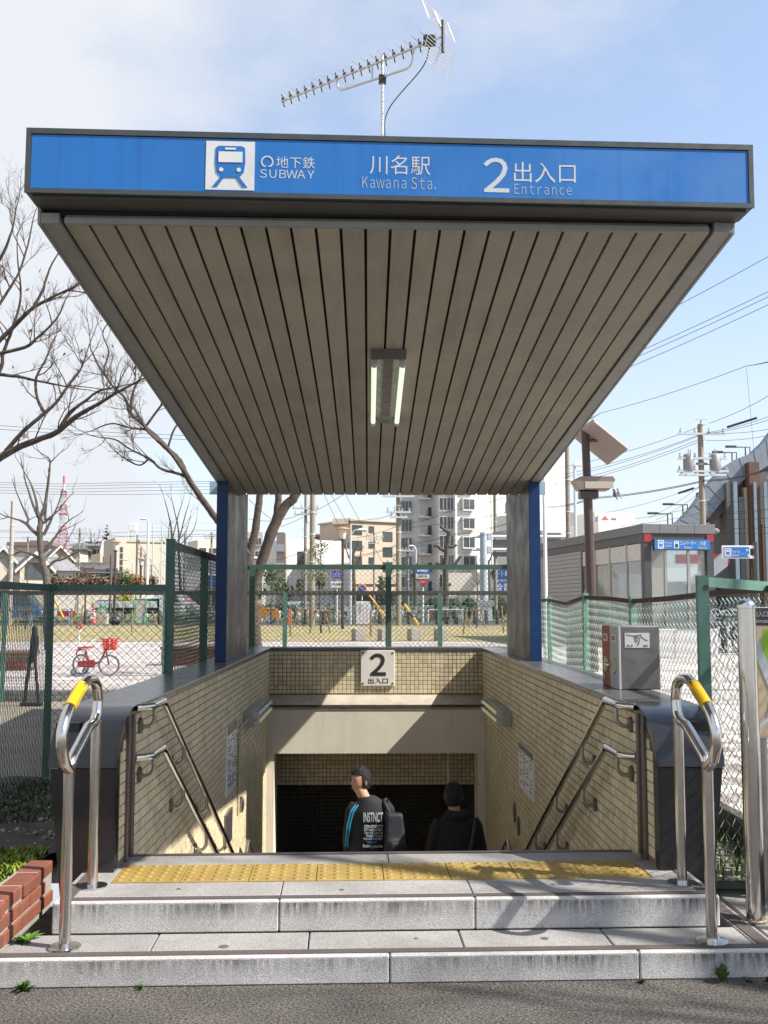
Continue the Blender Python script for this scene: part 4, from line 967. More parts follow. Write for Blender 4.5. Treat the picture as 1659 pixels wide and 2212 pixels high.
for c, ax in ((rw_, (0, 1, 0)), (fw, fd)):
    wq = wheel(M(), c, .185, ax, .016).build('wheel', TYRE, kb_, True); spokes(M(), c, .18, ax).build('spokes', CHR, wq); wheel(M(), c, .166, ax, .007).build('rim', CHR, wq, True)
for s_ in (-1, 1):
    tw_ = M(); wheel(tw_, (-.03, s_ * .17, .07), .052, (0, 1, 0), .018, 12); tq = tw_.build('training_wheel', TYRE, kb_, True); M().lathe((-.03, s_ * .17 - .012, .07), [(.036, 0), (.036, .024)], 10, 'y').build('hub', WPAINT, tq)
    M().tube([(-.03, s_ * .15, .07), (-.01, s_ * .12, .14), rw_], .009, 6).build('stabiliser_arm', CHR, kb_)
fq = M(); fq.tube(bez([(.10, 0, .47), (.17, 0, .30), (.26, 0, .22), (.42, 0, .26), (.53, 0, .40), (.57, 0, .52)]), .020, 8).tube([(.14, .03, .26), rw_], .012, 6).tube([(.10, 0, .44), (-.0, .04, .215)], .010, 6)
fq.tube([(.57, 0, .54), (.60, 0, .42), (.655, .0, .215)], .016, 8); fq.build('frame', RED, kb_, True)
M().hexa([(-.06, -.03, .16), (.30, -.03, .15), (.30, .03, .15), (-.06, .03, .16), (-.06, -.03, .26), (.30, -.03, .30), (.30, .03, .30), (-.06, .03, .26)]).lathe((.25, -.035, .225), [(.075, 0), (.075, .07)], 14, 'y').build('chain_guard', RED, kb_, True)
M().tube([(.25, -.05, .225), (.22, -.08, .12)], .008, 5).box(.17, .26, -.12, -.06, .105, .125).build('pedal', mat('pedal_grey', (.2, .2, .21), .6), kb_)
M().hexa([(-.04, -.07, .50), (.30, -.03, .53), (.30, .03, .53), (-.04, .07, .50), (-.02, -.06, .54), (.28, -.02, .555), (.28, .02, .555), (-.02, .06, .54)]).build('saddle', mat('saddle_red', (.40, .02, .03), .45), kb_, True)
M().cyl((.10, 0, .44), (.11, 0, .52), .014, 8).build('seat_post', CHR, kb_)
M().tube(fillet([(.0, .02, .23), (-.13, .02, .38), (-.12, .02, .47), (.12, .02, .49)], .05), .012, 6).box(-.12, .1, -.06, .06, .475, .49, .004).build('rear_rack', RED, kb_, True)
ph_ = M().tube([(-.04, 0, .49), (-.06, 0, .62), (-.065, 0, .78)], [.03, .018, .018], 8).tube([(-.065, -.05, .88), (-.065, 0, .78), (-.065, .05, .88)], .014, 8).build('push_handle', WPAINT, kb_, True)
M().tube([(-.068 + .055 * math.cos(R(a)), 0 + .0, .93 + .055 * math.sin(R(a))) for a in range(0, 360, 30)], .018, 8, closed=True).build('grip', PINK, ph_, True)
hb = M().tube([(.48, -.20, .68), (.55, -.13, .73), (.57, 0, .66), (.55, .13, .73), (.48, .20, .68)], .011, 6).cyl((.57, 0, .52), (.57, 0, .66), .014, 8).build('handlebar', CHR, kb_, True)
for s_ in (-1, 1): M().cyl((.43, s_ * .23, .665), (.50, s_ * .19, .685), .018, 8).build('grip', WPAINT, hb, True)
bq = M(); B0, B1 = (.62, .50), (.60, .70)
for k in range(5):
    z = .50 + k * .05; gx = .08 + k * .012
    bq.tube([(.67 - gx, -gx - .02, z), (.67 + gx, -gx - .02, z), (.67 + gx, gx + .02, z), (.67 - gx, gx + .02, z)], .011, 4, closed=True)
for k in range(8):
    a = 2 * math.pi * k / 8 + .2; bq.cyl((.67 + .085 * math.cos(a), .105 * math.sin(a), .50), (.67 + .125 * math.cos(a), .145 * math.sin(a), .70), .016, 4)
bq.box(.585, .755, -.10, .10, .495, .51); bq.build('basket', PINK, kb_)

# black folded stand by the fence
fs = thing('folding_stand', 'black folded stand leaning at the low plaza fence', 'stand', (px(70, 13.4), 13.4, .17), 0)
M().cyl((-.07, 0, .0), (.03, 0, 1.0), .022, 8).cyl((.10, .05, .0), (.02, .02, .85), .018, 8).build('leg', mat('matt_black', (.012, .012, .016), .5), fs, True)
M().box(-.12, .16, -.03, .06, 0, .05, .01).build('foot_bar', mat('matt_black', None), fs)
M().tube([(.03, 0, .55), (.05, 0, .8), (.04, 0, 1.02)], [.03, .05, .02], 8).build('cover', mat('matt_black', None), fs, True)
# brick edged planters on the plaza
def brickbench(label, x0, x1, y, h, d=.45):
    t = thing('brick_bench', label, 'bench', (x0, y, PLAZA), 0, 'low red brick benches'); me = M().box(-.105, .105, 0, .1, -.034, .034, .004).mesh('brick', BRICK); n_ = int(h / .075)
    M().box(.0, x1 - x0, .02, d, 0, h - .01).build('core', MORT, t)
    for c in range(n_):
        x = .105 + (.1 if c % 2 else 0)
        while x < x1 - x0 + .02: inst(me, 'brick', t, (x, 0, .037 + c * .075)); x += .22
    M().box(-.02, x1 - x0 + .02, -.01, d + .02, h, h + .06, .006).build('seat', mat('bench_top', (.17, .075, .045), .7, var=.15), t)
brickbench('low red brick bench cut by the picture edge beyond the low fence', px(-60, 18.5), px(68, 18.5), 18.5, .28)
brickbench('low dark brick bench partly behind the canopy fin', px(350, 20), px(520, 20), 20, .30)

# solar street lamp
sl = thing('solar_lamp', 'brown solar street lamp with tilted panel and box lantern', 'street lamp', (px(1280, 18), 18.0, PLAZA), 0)
BRN = mat('brown_enamel', (.05, .03, .024), .45, var=.08)
H_ = pz(915, 18) - PLAZA; lz = pz(1060, 18) - PLAZA
M().cyl((0, 0, 0), (-.05, 0, lz), .088, 14, .078).build('pole', BRN, sl, True); M().cyl((-.05, 0, lz), (-.08, 0, H_ - .1), .072, 14, .068).build('upper_pole', BRN, sl, True)
o_ = Vector(sl.location); cs = [onY(1283, 908, 17.6) - o_, onY(1356, 967, 17.7) - o_, onY(1311, 1001, 18.4) - o_, onY(1238, 942, 18.3) - o_]; tk_ = Vector((0, .035, .035))
M().hexa([p - tk_ for p in cs] + [p + tk_ for p in cs]).build('solar_panel', mat('panel_back', (.25, .20, .18), .5, var=.06), sl)
M().cyl(cs[0].lerp(cs[2], .45), (-.08, 0, H_ - .3), .03, 6).build('panel_strut', BRN, sl)
M().box(-.05, .06, -.06, .06, H_ - .22, H_ - .02, .01).build('panel_bracket', mat('matt_black', None), sl)
lo = M().prism([(-.32, .0), (-.22, -.17), (.30, -.17), (.40, .0), (.36, .06), (-.20, .06)], 'y', -.17, .17)
lo.v = [(p[0] + .0, p[1], p[2] + lz + .18) for p in lo.v]; lo.build('lantern', mat('lantern_bronze', (.20, .155, .13), .4, .2, var=.06), sl)
M().box(-.13, .36, -.178, -.171, lz + .03, lz + .15).build('lens', mat('lens_pale', (.38, .34, .28), .3, var=.03), sl); M().box(-.20, .12, -.12, .12, lz - .14, lz + .005, .02).build('lamp_box', BRN, sl)

# dark planter boxes and stone seats
db = thing('litter_bin', 'dark square bin beside the solar lamp beyond the pale green fence', 'bin', (px(1248, 17.0), 17.0, PLAZA), 0)
M().box(-.17, .17, -.17, .17, 0, .70, .02).build('body', mat('bin_dark', (.04, .038, .036), .6), db); M().box(-.18, .18, -.18, .18, .702, .74, .01).build('lid', mat('bin_dark', None), db)
gs = 'grey stone seats along the lawn edge'
proto = None; STN = mat('pale_stone', (.28, .26, .23), .85, var=.1, speck=.2, speck_scale=60)
for i, (x, lb) in enumerate(((774, 'grey stone seat straight above the number plate'), (830, 'grey stone seat half hidden by the middle fence post'), (894, 'grey stone seat just past the middle fence post'), (952, 'grey stone seat at the far end of the row, nearest the grey cabinet'))):
    o = M().box(-.17, .17, -.17, .17, 0, .38, .012).build('stone_seat', STN); o.location = (px(x, 33.5), 33.5, PLAZA + .012); o.rotation_euler = (0, 0, R(24)); tag(o, lb, 'stone seat', gs)
# ================================================================ far things
def rot2(a): return Vector((math.cos(a), math.sin(a), 0)), Vector((-math.sin(a), math.cos(a), 0))
WIN = mat('window_pane', (.05, .06, .065), .12, var=.3, scale=.05, spec=.8); WFR = mat('window_frame', (.42, .42, .40), .5); DFR = mat('dark_frame', (.06, .055, .05), .5)
WAPT = mat('white_wall', (.60, .59, .565), .8, var=.05, scale=.3, stain=.12, stain_col=(.3, .29, .27), sscale=(.6, .6, .05))
BAPT = mat('beige_wall', (.46, .385, .30), .8, var=.05, scale=.3); ROOFT = mat('roof_tile', (.075, .078, .085), .6, var=.2, scale=1.5); CREAM = mat('cream_wall', (.48, .43, .345), .8, var=.05, scale=.3)
def window(b, x, z, w_, h_, y=0, bay=0., fr=WFR, name='window', sill=True, bars=1):
    """window on the local front face (y = front, facing -y)"""
    q = M()
    if bay: q.box(x - w_ / 2 - .12, x + w_ / 2 + .12, y - bay, y - .01, z + h_, z + h_ + .16).box(x - w_ / 2 - .12, x + w_ / 2 + .12, y - bay, y - .01, z - .22, z).box(x - w_ / 2 - .1, x - w_ / 2, y - bay, y - .01, z, z + h_).box(x + w_ / 2, x + w_ / 2 + .1, y - bay, y - .01, z, z + h_)
    else:
        t = .09
        q.box(x - w_ / 2 - t, x + w_ / 2 + t, y - .08, y - .002, z + h_, z + h_ + t).box(x - w_ / 2 - t, x + w_ / 2 + t, y - (.12 if sill else .08), y - .002, z - t, z).box(x - w_ / 2 - t, x - w_ / 2, y - .08, y - .002, z, z + h_).box(x + w_ / 2, x + w_ / 2 + t, y - .08, y - .002, z, z + h_)
    for k in range(bars): xx = x - w_ / 2 + w_ * (k + 1) / (bars + 1); q.box(xx - .04, xx + .04, y - bay - .05, y - bay + .0, z, z + h_)
    o = q.build(name, fr, b); yy = y - max(bay - .04, .03); M().quad((x - w_ / 2, yy, z), (x + w_ / 2, yy, z), (x + w_ / 2, yy, z + h_), (x - w_ / 2, yy, z + h_)).build('pane', WIN, o); return o
def building(name, label, cat, xl, xr, ytop, Y, rz=0., depth=10., m=WAPT, base=PLAZA, wname='wall'):
    """box building whose near front face spans picture columns xl..xr at distance Y"""
    x0, x1 = px(xl, Y), px(xr, Y); t = thing(name, label, cat, (x0, Y, base), rz); w_ = (x1 - x0) / math.cos(rz); h = pz(ytop, Y) - base
    M().box(0, w_, 0, depth, 0, h).build(wname, m, t); return t, w_, h
# --- tall white apartment block
AY = 150.; t = thing('apartment_block', 'tall white apartment block with bay windows, taller than the canopy opening', 'building', (px(985, AY), AY, PLAZA), 0)
def aX(x, Y=AY): return px(x, Y) - t.location.x
RA = R(30)
def fX(x):          # distance along the sunlit face, turned by RA from the picture plane
    k = (px(x, AY) - CAMX) / AY; return (k * AY - (t.location.x - CAMX)) / (math.cos(RA) - k * math.sin(RA))
def turned(*obs):
    for o in obs:
        if o: o.rotation_euler = (0, 0, RA)
h = 34.
turned(M().box(0, fX(1225), 0, 14, 0, h).build('wall', WAPT, t))
M().box(aX(949), -.02, .9, 14, 0, h).box(aX(864), aX(949) - .02, 5.5, 17, 0, h).build('wing', WAPT, t)
turned(M().box(fX(1064) - .12, fX(1064) + .12, -.10, -.002, 0, h).build('downpipe', mat('pipe_white', (.55, .55, .52), .6), t))
st_ = 2.78
for k in range(11):
    z = pz(1262, AY) - PLAZA - 0.2 + (k - 1) * st_
    if z < .5: continue
    turned(window(t, fX(1009), z, 1.95, 1.45, 0, .65, WFR), window(t, fX(1104), z + .35, 1.3, 1.0, 0, .3, WFR) if k > 1 else None)
    window(t, aX(967) , z - .1, 2.15, 1.75, .9, .5, WFR, bars=3)
    window(t, aX(878) , z - .1, 2.0, 1.75, 5.5, .4, WFR, bars=3)
    # stair landing balcony and opening on the recessed wing
    b = M().box(aX(908), aX(922), 3.6, 5.48, z - .75, z + .45).box(aX(908), aX(934), 3.6, 5.48, z - .95, z - .76).build('balcony', WAPT, t)
    M().box(aX(930), aX(938), 5.44, 5.49, z - .65, z + .75).build('stair_opening', DFR, t)
    M().box(aX(908) + .1, aX(908) + 1.1, 3.54, 3.59, z - .55, z + .7).build('balcony_panel', mat('frosted', (.30, .34, .34), .3), b)
for k in range(12): turned(M().box(.0, fX(1225), -.03, -.002, k * st_ + .4, k * st_ + .46).build('floor_band', mat('band_grey', (.48, .47, .44), .8), t))
q = M(); q.box(aX(955), aX(1060), -6, -.1, 0, 5.6).build('porch', mat('porch_cream', (.60, .55, .46), .8, var=.05), t); q = M(); q.prism([(aX(985), 0), (aX(1030), 0), (aX(1030), 3.9), (aX(1016), 3.9)], 'y', -9.5, -6.1); q.build('stair_wall', WAPT, t)
M().box(aX(1028), aX(1036), -6.15, -6.05, 1.3, 4.3, .4).build('oval_window', GLASS, t)
# --- shop with blue fascia at the foot of the block
t, w_, h = building('shop', 'low shop with blue banner boards at the foot of the white apartment block', 'shop', 1063, 1240, 1231, 128, 0, 8, mat('shop_wall', (.55, .53, .50), .8))
M().box(0, w_, -.1, -.01, h - 1.1, h).build('eave', mat('maroon', (.14, .04, .04), .7), t)
for (a0, a1, b0, b1, tx) in ((1069, 1100, 1231, 1249, 'ート専'), (1071, 1101, 1257, 1284, '金買')):
    xa, xb_ = px(a0, 128) - t.location.x, px(a1 + 60, 128) - t.location.x; za, zb_ = pz(b1, 128) - PLAZA, pz(b0, 128) - PLAZA
    bo_ = M().box(xa, xb_, -.22, -.12, za, zb_).build('banner', mat('banner_blue', (.012, .08, .30), .5, var=.05), t)
    text(tx, (xa + .1, xa + (a1 - a0) / 17.5 - .05, za + .2, zb_ - .15), WHITE, bo_, 'lettering', .01, .01, 'y', -.24)
# --- beige apartments
BY = 185.; t = thing('apartment_house', 'beige four storey apartment house with rounded balconies at its corner', 'building', (px(757, BY), BY, PLAZA), 0)
hb_ = pz(1125, BY) - PLAZA
turned(M().box(0, (px(862, BY) - px(757, BY) + 3) * 1.1, 0, 12, 0, hb_).build('wall', BAPT, t)); M().box(px(706, BY) - px(757, BY) + 2.5, -.02, 2.0, 12, 0, hb_).build('recess_wall', mat('beige_painted_shade', (.26, .21, .16), .8), t)  # recess wall in a darker beige, its shade put into the colour
turned(M().box(-.3, (px(863, BY) - px(757, BY) + 3) * 1.1, -.4, 12.3, hb_ + .01, hb_ + .3).build('roof_edge', BAPT, t)); M().box(px(706, BY) - px(757, BY) + 1, -.4, -1.0, 6, hb_ - .6, hb_ + .3).build('eave', BAPT, t)
for k, yb in enumerate((1185, 1221, 1257)):
    z = pz(yb, BY) - PLAZA; x0_, x1_ = px(706, BY) - px(757, BY), .0
    poly = [(x0_ + .6, -.6), (x1_ - .05, -1.2), (x1_ - .05, 1.9), (x0_, 1.9), (x0_ - .2, .4)]
    b = M().prism(poly, 'z', z - .75, z).build('balcony', BAPT, t); M().prism([(x0_ + .55, -.5), (x1_ - .1, -1.1), (x1_ - .1, -1.0), (x0_ + .6, -.4)], 'z', z + .01, z + 1.1).build('balcony_glass', mat('smoke_glass', (.12, .15, .15), .2), b)
    q = M()
    for i in range(7): u = i / 6; q.box(x0_ + .55 + u * (x1_ - x0_ - .65) - .04, x0_ + .55 + u * (x1_ - x0_ - .65) + .04, -.55 - .6 * u, -.51 - .6 * u, z, z + 1.15)
    q.build('baluster', WFR, b)
for k, (x, yw, w__, hh_) in enumerate(((771, 1154, 1.6, 1.6), (771, 1188, 1.6, 1.6), (771, 1222, 1.6, 1.6), (803, 1148, .8, 1.0), (803, 1182, .8, 1.0), (803, 1216, .8, 1.0), (840, 1166, 1.6, 1.6), (840, 1200, 1.6, 1.6), (840, 1233, 1.6, 1.6))):
    turned(window(t, (px(x, BY) - px(757, BY)) * 1.13, pz(yw, BY) - PLAZA, w__ * 1.15, hh_, 0, 0, DFR, sill=False))
M().box(-.3, 9.5, -1.2, -.02, pz(1257, BY) - PLAZA - .9, pz(1257, BY) - PLAZA - .4).build('porch_canopy', mat('porch_brown', (.12, .08, .07), .6), t); M().box(.5, 9, -.06, -.015, .3, 3.2).build('porch_opening', DFR, t)
# --- white cube houses
t, w_, h = building('white_house', 'plain white block house with a slanted shadow between the leaning trunk and the thick pole', 'house', 613, 735, 1165, 178, R(26), 9, WAPT)
window(t, px(655, 178) - px(613, 178), pz(1222, 178) - PLAZA, 1.6, 2.4, 0, 0, DFR); M().box(px(664, 178) - px(613, 178), w_, -4.5, -.02, 0, pz(1187, 178) - PLAZA).build('annexe', WAPT, t)
t, w_, h = building('brown_house', 'small brown roofed house top showing over the white block house', 'house', 686, 718, 1160, 200, 0, 8, mat('tan_wall', (.45, .27, .12), .8)); M().box(-.8, w_ + .8, -.5, 8, h + .01, h + .5).build('roof', mat('roof_brown', (.16, .09, .06), .7), t); window(t, 1.6, h - 1.9, 1.2, 1.0, 0, 0, DFR)
t, w_, h = building('grey_flats', 'hazy grey block of flats between the trunk and the canopy fin', 'building', 520, 566, 1150, 215, 0, 10, mat('grey_flat', (.40, .39, .39), .8))
for k in range(5):
    for i in range(2): window(t, 1.4 + i * 2.1, h - 2.6 - k * 2.7, 1.2, 1.3, 0, .3)
t, w_, h = building('balcony_house', 'white house with stacked balconies beside the leaning trunk', 'house', 596, 612, 1150, 170, 0, 8, mat('brown_trim_wall', (.40, .33, .29), .8))
for k in range(3): M().box(-.2, w_ + .1, -1.0, -.01, h - 3.2 - k * 3, h - 2.0 - k * 3).build('balcony', WAPT, t)
# --- houses on the left
def gable(name, label, xl, xr, yeave, yridge, Y, depth, m, rm=ROOFT, front=True, wins=(), base=PLAZA, over=.6):
    x0, x1 = px(xl, Y), px(xr, Y); t = thing(name, label, 'house', (x0, Y, base), R(24)); w_ = (x1 - x0) * 1.08; he, hr = pz(yeave, Y) - base, pz(yridge, Y) - base
    if front:
        M().prism([(0, 0), (w_, 0), (w_, he), (w_ / 2, hr), (0, he)], 'y', 0, depth).build('wall', m, t); k = (hr - he) / (w_ / 2)
        for s_ in (0, 1):
            xa, xb_ = (w_ / 2, -over) if s_ == 0 else (w_ / 2, w_ + over); zb_ = he - k * over
            M().hexa([(xa, -over, hr + .02), (xb_, -over, zb_ + .02), (xb_, depth + over, zb_ + .02), (xa, depth + over, hr + .02), (xa, -over, hr + .25), (xb_, -over, zb_ + .25), (xb_, depth + over, zb_ + .25), (xa, depth + over, hr + .25)]).build('roof', rm, t)
            M().hexa([(xa, -over - .06, hr - .12), (xb_, -over - .06, zb_ - .12), (xb_, -over - .005, zb_ - .12), (xa, -over - .005, hr - .12), (xa, -over - .06, hr + .26), (xb_, -over - .06, zb_ + .26), (xb_, -over - .005, zb_ + .26), (xa, -over - .005, hr + .26)]).build('barge_board', WPAINT, t)
    else:
        M().box(0, w_, 0, depth, 0, he).build('wall', m, t)
        M().hexa([(-over, -over, he + .02), (w_ + over, -over, he + .02), (w_ + over, depth + over, he + .02), (-over, depth + over, he + .02), (w_ * .18, depth * .45, hr), (w_ * .82, depth * .45, hr), (w_ * .82, depth * .55, hr), (w_ * .18, depth * .55, hr)]).build('roof', rm, t)
        M().box(w_ * .16, w_ * .84, depth * .43, depth * .57, hr - .12, hr + .25).build('ridge', rm, t)
    for (x, y, ww, hh_) in wins: window(t, px(x, Y) - x0, pz(y, Y) - base, ww, hh_, 0, 0, DFR)
    return t
HR = {}
gable('gabled_house', 'cream house with a white edged gable and dark window behind the pollarded tree', 41, 99, 1226, 1196, 122, 9, CREAM, wins=((72, 1249, 2.0, 1.7),))
gable('gabled_house', 'cream house gable cut off by the picture edge', -40, 34, 1228, 1184, 128, 9, CREAM)
gable('tiled_house', 'house with grey tiled roof right behind the pollarded tree', 96, 156, 1233, 1205, 138, 8, mat('grey_house_wall', (.42, .40, .36), .8), mat('grey_tile', (.20, .20, .21), .7, var=.3, scale=3), front=False)
gable('gabled_house', 'peach gabled house in front of the lattice tower', 100, 148, 1208, 1181, 175, 9, mat('peach_wall', (.55, .42, .30), .8))
gable('tiled_house', 'wide low house under a dark grey hipped roof, below the spiky fir', 154, 247, 1238, 1216, 150, 9, CREAM, front=False, wins=((180, 1256, 2.6, 1.9), (216, 1256, 2.2, 1.7), (238, 1252, 1.6, 1.6)))
t, w_, h = building('flat_house', 'long flat roofed house behind the light concrete pole', 'house', 20, 104, 1180, 190, 0, 8, mat('tan_house', (.50, .44, .36), .8)); M().box(-.6, w_ + .6, -.6, 8.5, h + .01, h + .7).build('roof', mat('brown_parapet', (.20, .13, .11), .7), t); gable('tiled_house', 'dark hipped roof rising behind the long flat roofed house', 55, 108, 1182, 1168, 230, 8, CREAM, front=False)
t, w_, h = building('low_apartments', 'row of low grey apartments behind the dark hipped roof', 'building', 155, 262, 1180, 215, 0, 8, mat('apt_grey', (.38, .37, .35), .8)); M().box(-.5, w_ + .5, -.6, 8.2, h + .01, h + .45).build('roof', mat('apt_roof', (.36, .34, .31), .8), t)
for i in range(9): window(t, .9 + i * 1.15, h - 2.2, .7, 1.4, 0, 0, DFR)
t, w_, h = building('roof_hut', 'pale pavilion with small hipped roof top beside the lattice tower', 'house', 153, 170, 1188, 205, 0, 6, CREAM); M().hexa([(-.8, -.8, h), (w_ + .8, -.8, h), (w_ + .8, 6.6, h), (-.8, 6.6, h), (w_ * .4, 2.6, h + 1.4), (w_ * .6, 2.6, h + 1.4), (w_ * .6, 3.4, h + 1.4), (w_ * .4, 3.4, h + 1.4)]).build('roof', ROOFT, t)
t, w_, h = building('cream_house', 'cream upper storey house beside the stair tower hall', 'house', 214, 258, 1195, 190, R(26), 8, CREAM); M().prism([(0, h + .02), (w_ * .9, h + .02), (w_ * .85, h + 2.4), (w_ * .1, h + 2.4)], 'y', .5, 1.2).build('roof_screen', mat('screen_grey', (.45, .45, .44), .6), t)
for i in range(3): window(t, 1 + i * 1.25, h - 1.9, .8, 1.2, 0, 0, DFR)
# hall with stair tower
t, w_, h = building('hall', 'blank cream hall with a tall strip-windowed stair tower', 'building', 265, 347, 1171, 160, R(24), 12, CREAM)
M().box(0, w_ + .1, -.15, 12.1, h + .01, h + .35).build('roof_edge', mat('hall_edge', (.40, .38, .30), .8), t)
x0_ = px(241, 160) - t.location.x; ht = pz(1164, 160) - PLAZA
M().box(x0_, -.02, -1.8, 8, 0, ht).build('stair_tower', mat('hall_tower', (.50, .43, .34), .8, var=.03), t)
for k in range(7): z0_ = pz(1262 - k * 13.6, 160) - PLAZA; M().box(px(252, 160) - t.location.x, px(258, 160) - t.location.x, -1.86, -1.79, z0_ - 1.0, z0_ - .22).build('strip_window', GLASS, t)
M().box(x0_ - .02, w_, -2.2, -1.9, 0, pz(1265, 160) - PLAZA).build('plinth', mat('hall_plinth', (.38, .25, .16), .8), t)
t, w_, h = building('low_hall', 'low white annexe wall at the foot of the cream hall', 'building', 287, 350, 1266, 140, R(24), 6, WAPT)
t, w_, h = building('kiosk', 'small kiosk with a dusty pink hipped roof', 'kiosk', 333, 392, 1288, 118, 0, 5, mat('kiosk_wall', (.50, .49, .48), .7)); M().hexa([(-.9, -.9, h - 1.4), (w_ + 1.5, -.9, h - 1.4), (w_ + 1.5, 6, h - 1.4), (-.9, 6, h - 1.4), (w_ * .12, 1.8, h + .25), (w_ * .95, 1.8, h + .25), (w_ * .95, 3.2, h + .25), (w_ * .12, 3.2, h + .25)]).build('roof', mat('pink_roof', (.33, .22, .19), .7), t)
M().box(.3, w_ - .3, -.05, -.01, .6, h - 1.6).build('shop_window', GLASS, t)
t, w_, h = building('rooftop_house', 'row of shops with blue awning seen through the tall fence', 'shop', 402, 492, 1205, 150, 0, 8, WAPT); M().box(3, w_, -1.4, -.02, h - 4.2, h - 2.6).build('awning', mat('awning_blue', (.02, .10, .40), .6), t); M().box(0, w_, -.3, -.02, h - 7.5, h - 5).build('shopfront', GLASS, t); M().box(-.5, w_, -.6, 8, h + .01, h + .6).build('roof', mat('apt_roof', None), t)
t, w_, h = building('corner_building', 'pale flat roofed building above the blue awning', 'building', 425, 500, 1167, 200, R(26), 8, mat('pale_tan', (.55, .5, .42), .8))
for k in range(2):
    for i in range(3): window(t, 1 + i * 2.0, h - 3 - k * 3, 1.2, 1.4, 0, 0, DFR)
# water tank lattice on top of the hall and the red-white tower
wt = thing('water_tank', 'white boxy water tank on a small lattice stand above the hall', 'tank', (px(284, 175), 175, PLAZA), 0); za, zb_ = pz(1172, 175) - PLAZA, pz(1132, 175) - PLAZA
zm_ = pz(1148, 175) - PLAZA; M().box(-.65, .65, -.65, .65, zm_, zb_, .05).build('tank', WPAINT, wt); q = M()
for sx_ in (-1, 1):
    for sy_ in (-1, 1): q.cyl((sx_ * .6, sy_ * .6, 0), (sx_ * .6, sy_ * .6, zm_), .09, 5)
    q.cyl((sx_ * .6, -.6, za), (-sx_ * .6, -.6, zm_), .07, 4)
q.box(-.7, .7, -.7, .7, za + .2, za + .5); q.build('stand', WPAINT, wt)
TY = 900.; tw = thing('broadcast_tower', 'red and white lattice broadcast tower far behind the houses', 'tower', (px(131, TY), TY, 0), 0); RED_ = mat('tower_red', (.42, .10, .14), .6, var=0); WHT = mat('tower_white', (.50, .50, .51), .6, var=0)
def tw_half(z): 
    y = 1307 - (z - EYE) * FPX / TY
    if y > 1143: return (6.2 + (y - 1143) / 45 * 9.0) * TY / FPX
    if y > 1062: return (5.0 + (y - 1062) / 81 * 1.6) * TY / FPX
    return 4.2 * TY / FPX
levels = [(1300, RED_), (1180, RED_), (1143, WHT), (1112, RED_), (1093, WHT), (1079, RED_), (1063, None)]
cols_ = [(1300, 1138, RED_), (1138, 1112, WHT), (1112, 1092, RED_), (1092, 1077, WHT), (1077, 1062, RED_)]
for (ya, yb, m) in cols_:
    q = M(); z0_, z1_ = pz(ya, TY), pz(yb, TY); n_ = max(2, int((z1_ - z0_) / 3.2))
    for k in range(n_):
        a, b = z0_ + (z1_ - z0_) * k / n_, z0_ + (z1_ - z0_) * (k + 1) / n_; ha, hb2 = tw_half(a), tw_half(b)
        C0 = [(-ha, -ha, a), (ha, -ha, a), (ha, ha, a), (-ha, ha, a)]; C1 = [(-hb2, -hb2, b), (hb2, -hb2, b), (hb2, hb2, b), (-hb2, hb2, b)]
        for i in range(4):
            j = (i + 1) % 4; q.cyl(C0[i], C1[i], .24, 4); q.cyl(C0[i], C1[j], .13, 3); q.cyl(C0[j], C1[i], .13, 3); q.cyl(C1[i], C1[j], .13, 3)
    q.build('lattice', m, tw)
for y_ in (1112, 1112 - 32 - 18): z = pz(y_, TY); hh_ = tw_half(z) + 1.2; M().box(-hh_, hh_, -hh_, hh_, z, z + .7).build('platform', RED_ if y_ > 1100 else WHT, tw)
M().cyl((0, 0, pz(1062, TY)), (0, 0, pz(1046, TY)), 1.0, 8).build('mast', WHT, tw); M().cyl((0, 0, pz(1046, TY)), (0, 0, pz(1029, TY)), .9, 8).build('mast', RED_, tw)

# --- bank building
t, w_, h = building('bank_building', 'white bank building with red logo board above the elevator house roof', 'building', 1296, 1392, 1126, 150, R(14), 10, WAPT)
z1_ = pz(1107, 150) - PLAZA; xs_ = px(1367, 150) - t.location.x
M().box(xs_ - 4.8, w_ - .2, 1, 8, h + .01, z1_ + .2).build('penthouse', WAPT, t); sgb = M().box(.2, xs_ - 1.5, .4, .9, h + .01, z1_ - .3).build('sign_board', mat('board_grey', (.50, .50, .50), .6), t)
text('愛知銀行', (2.3, xs_ - 1.7, h + .35, z1_ - .7), mat('sign_red', (.45, .09, .06), .6, var=0), sgb, 'lettering', .02, .01, 'y', .36)
M().add([(.6, .37, h + .3), (1.9, .37, h + .3), (1.25, .37, z1_ - .5)], [(0, 1, 2)]).add([(1.0, .35, h + .45), (1.5, .35, h + .45), (1.25, .35, h + 1.0)], [(0, 1, 2)]).build('logo', mat('sign_red', None), sgb)
for i in range(9): M().cyl((.2 + i * .9, .3, h - .1), (.2 + i * .9, .3, h + .3), .04, 4).build('railing_post', WFR, t)
for i, (x, y) in enumerate(((1302, 1083), (1318, 1090))): M().cyl((px(x, 150) - t.location.x, 4, h), (px(x, 150) - t.location.x, 4, pz(y, 150) - PLAZA), .06, 4).build('aerial', WFR, t)
t, w_, h = building('white_block', 'white block with grey rooftop screens just behind the slim white pole', 'building', 1168, 1214, 1104, 140, R(30), 10, WAPT)
for i in range(2): window(t, 1 + i * 1.4, h - 4, 1.0, 1.2, 0, 0, DFR)
M().box(.1, w_, -.5, -.02, h - 4.6, h - 2.6).build('rooftop_screen', mat('screen_grey', None), t)
t, w_, h = building('plant_room', 'grey rooftop plant rooms between the poles left of the bank', 'building', 1222, 1292, 1135, 165, 0, 8, mat('plant_grey', (.28, .29, .29), .8)); M().box(.5, 2.0, 1, 3, h, h + 2.2).box(3.0, 4.6, 1, 3, h, h + 1.2).build('roof_unit', mat('plant_grey', None), t)

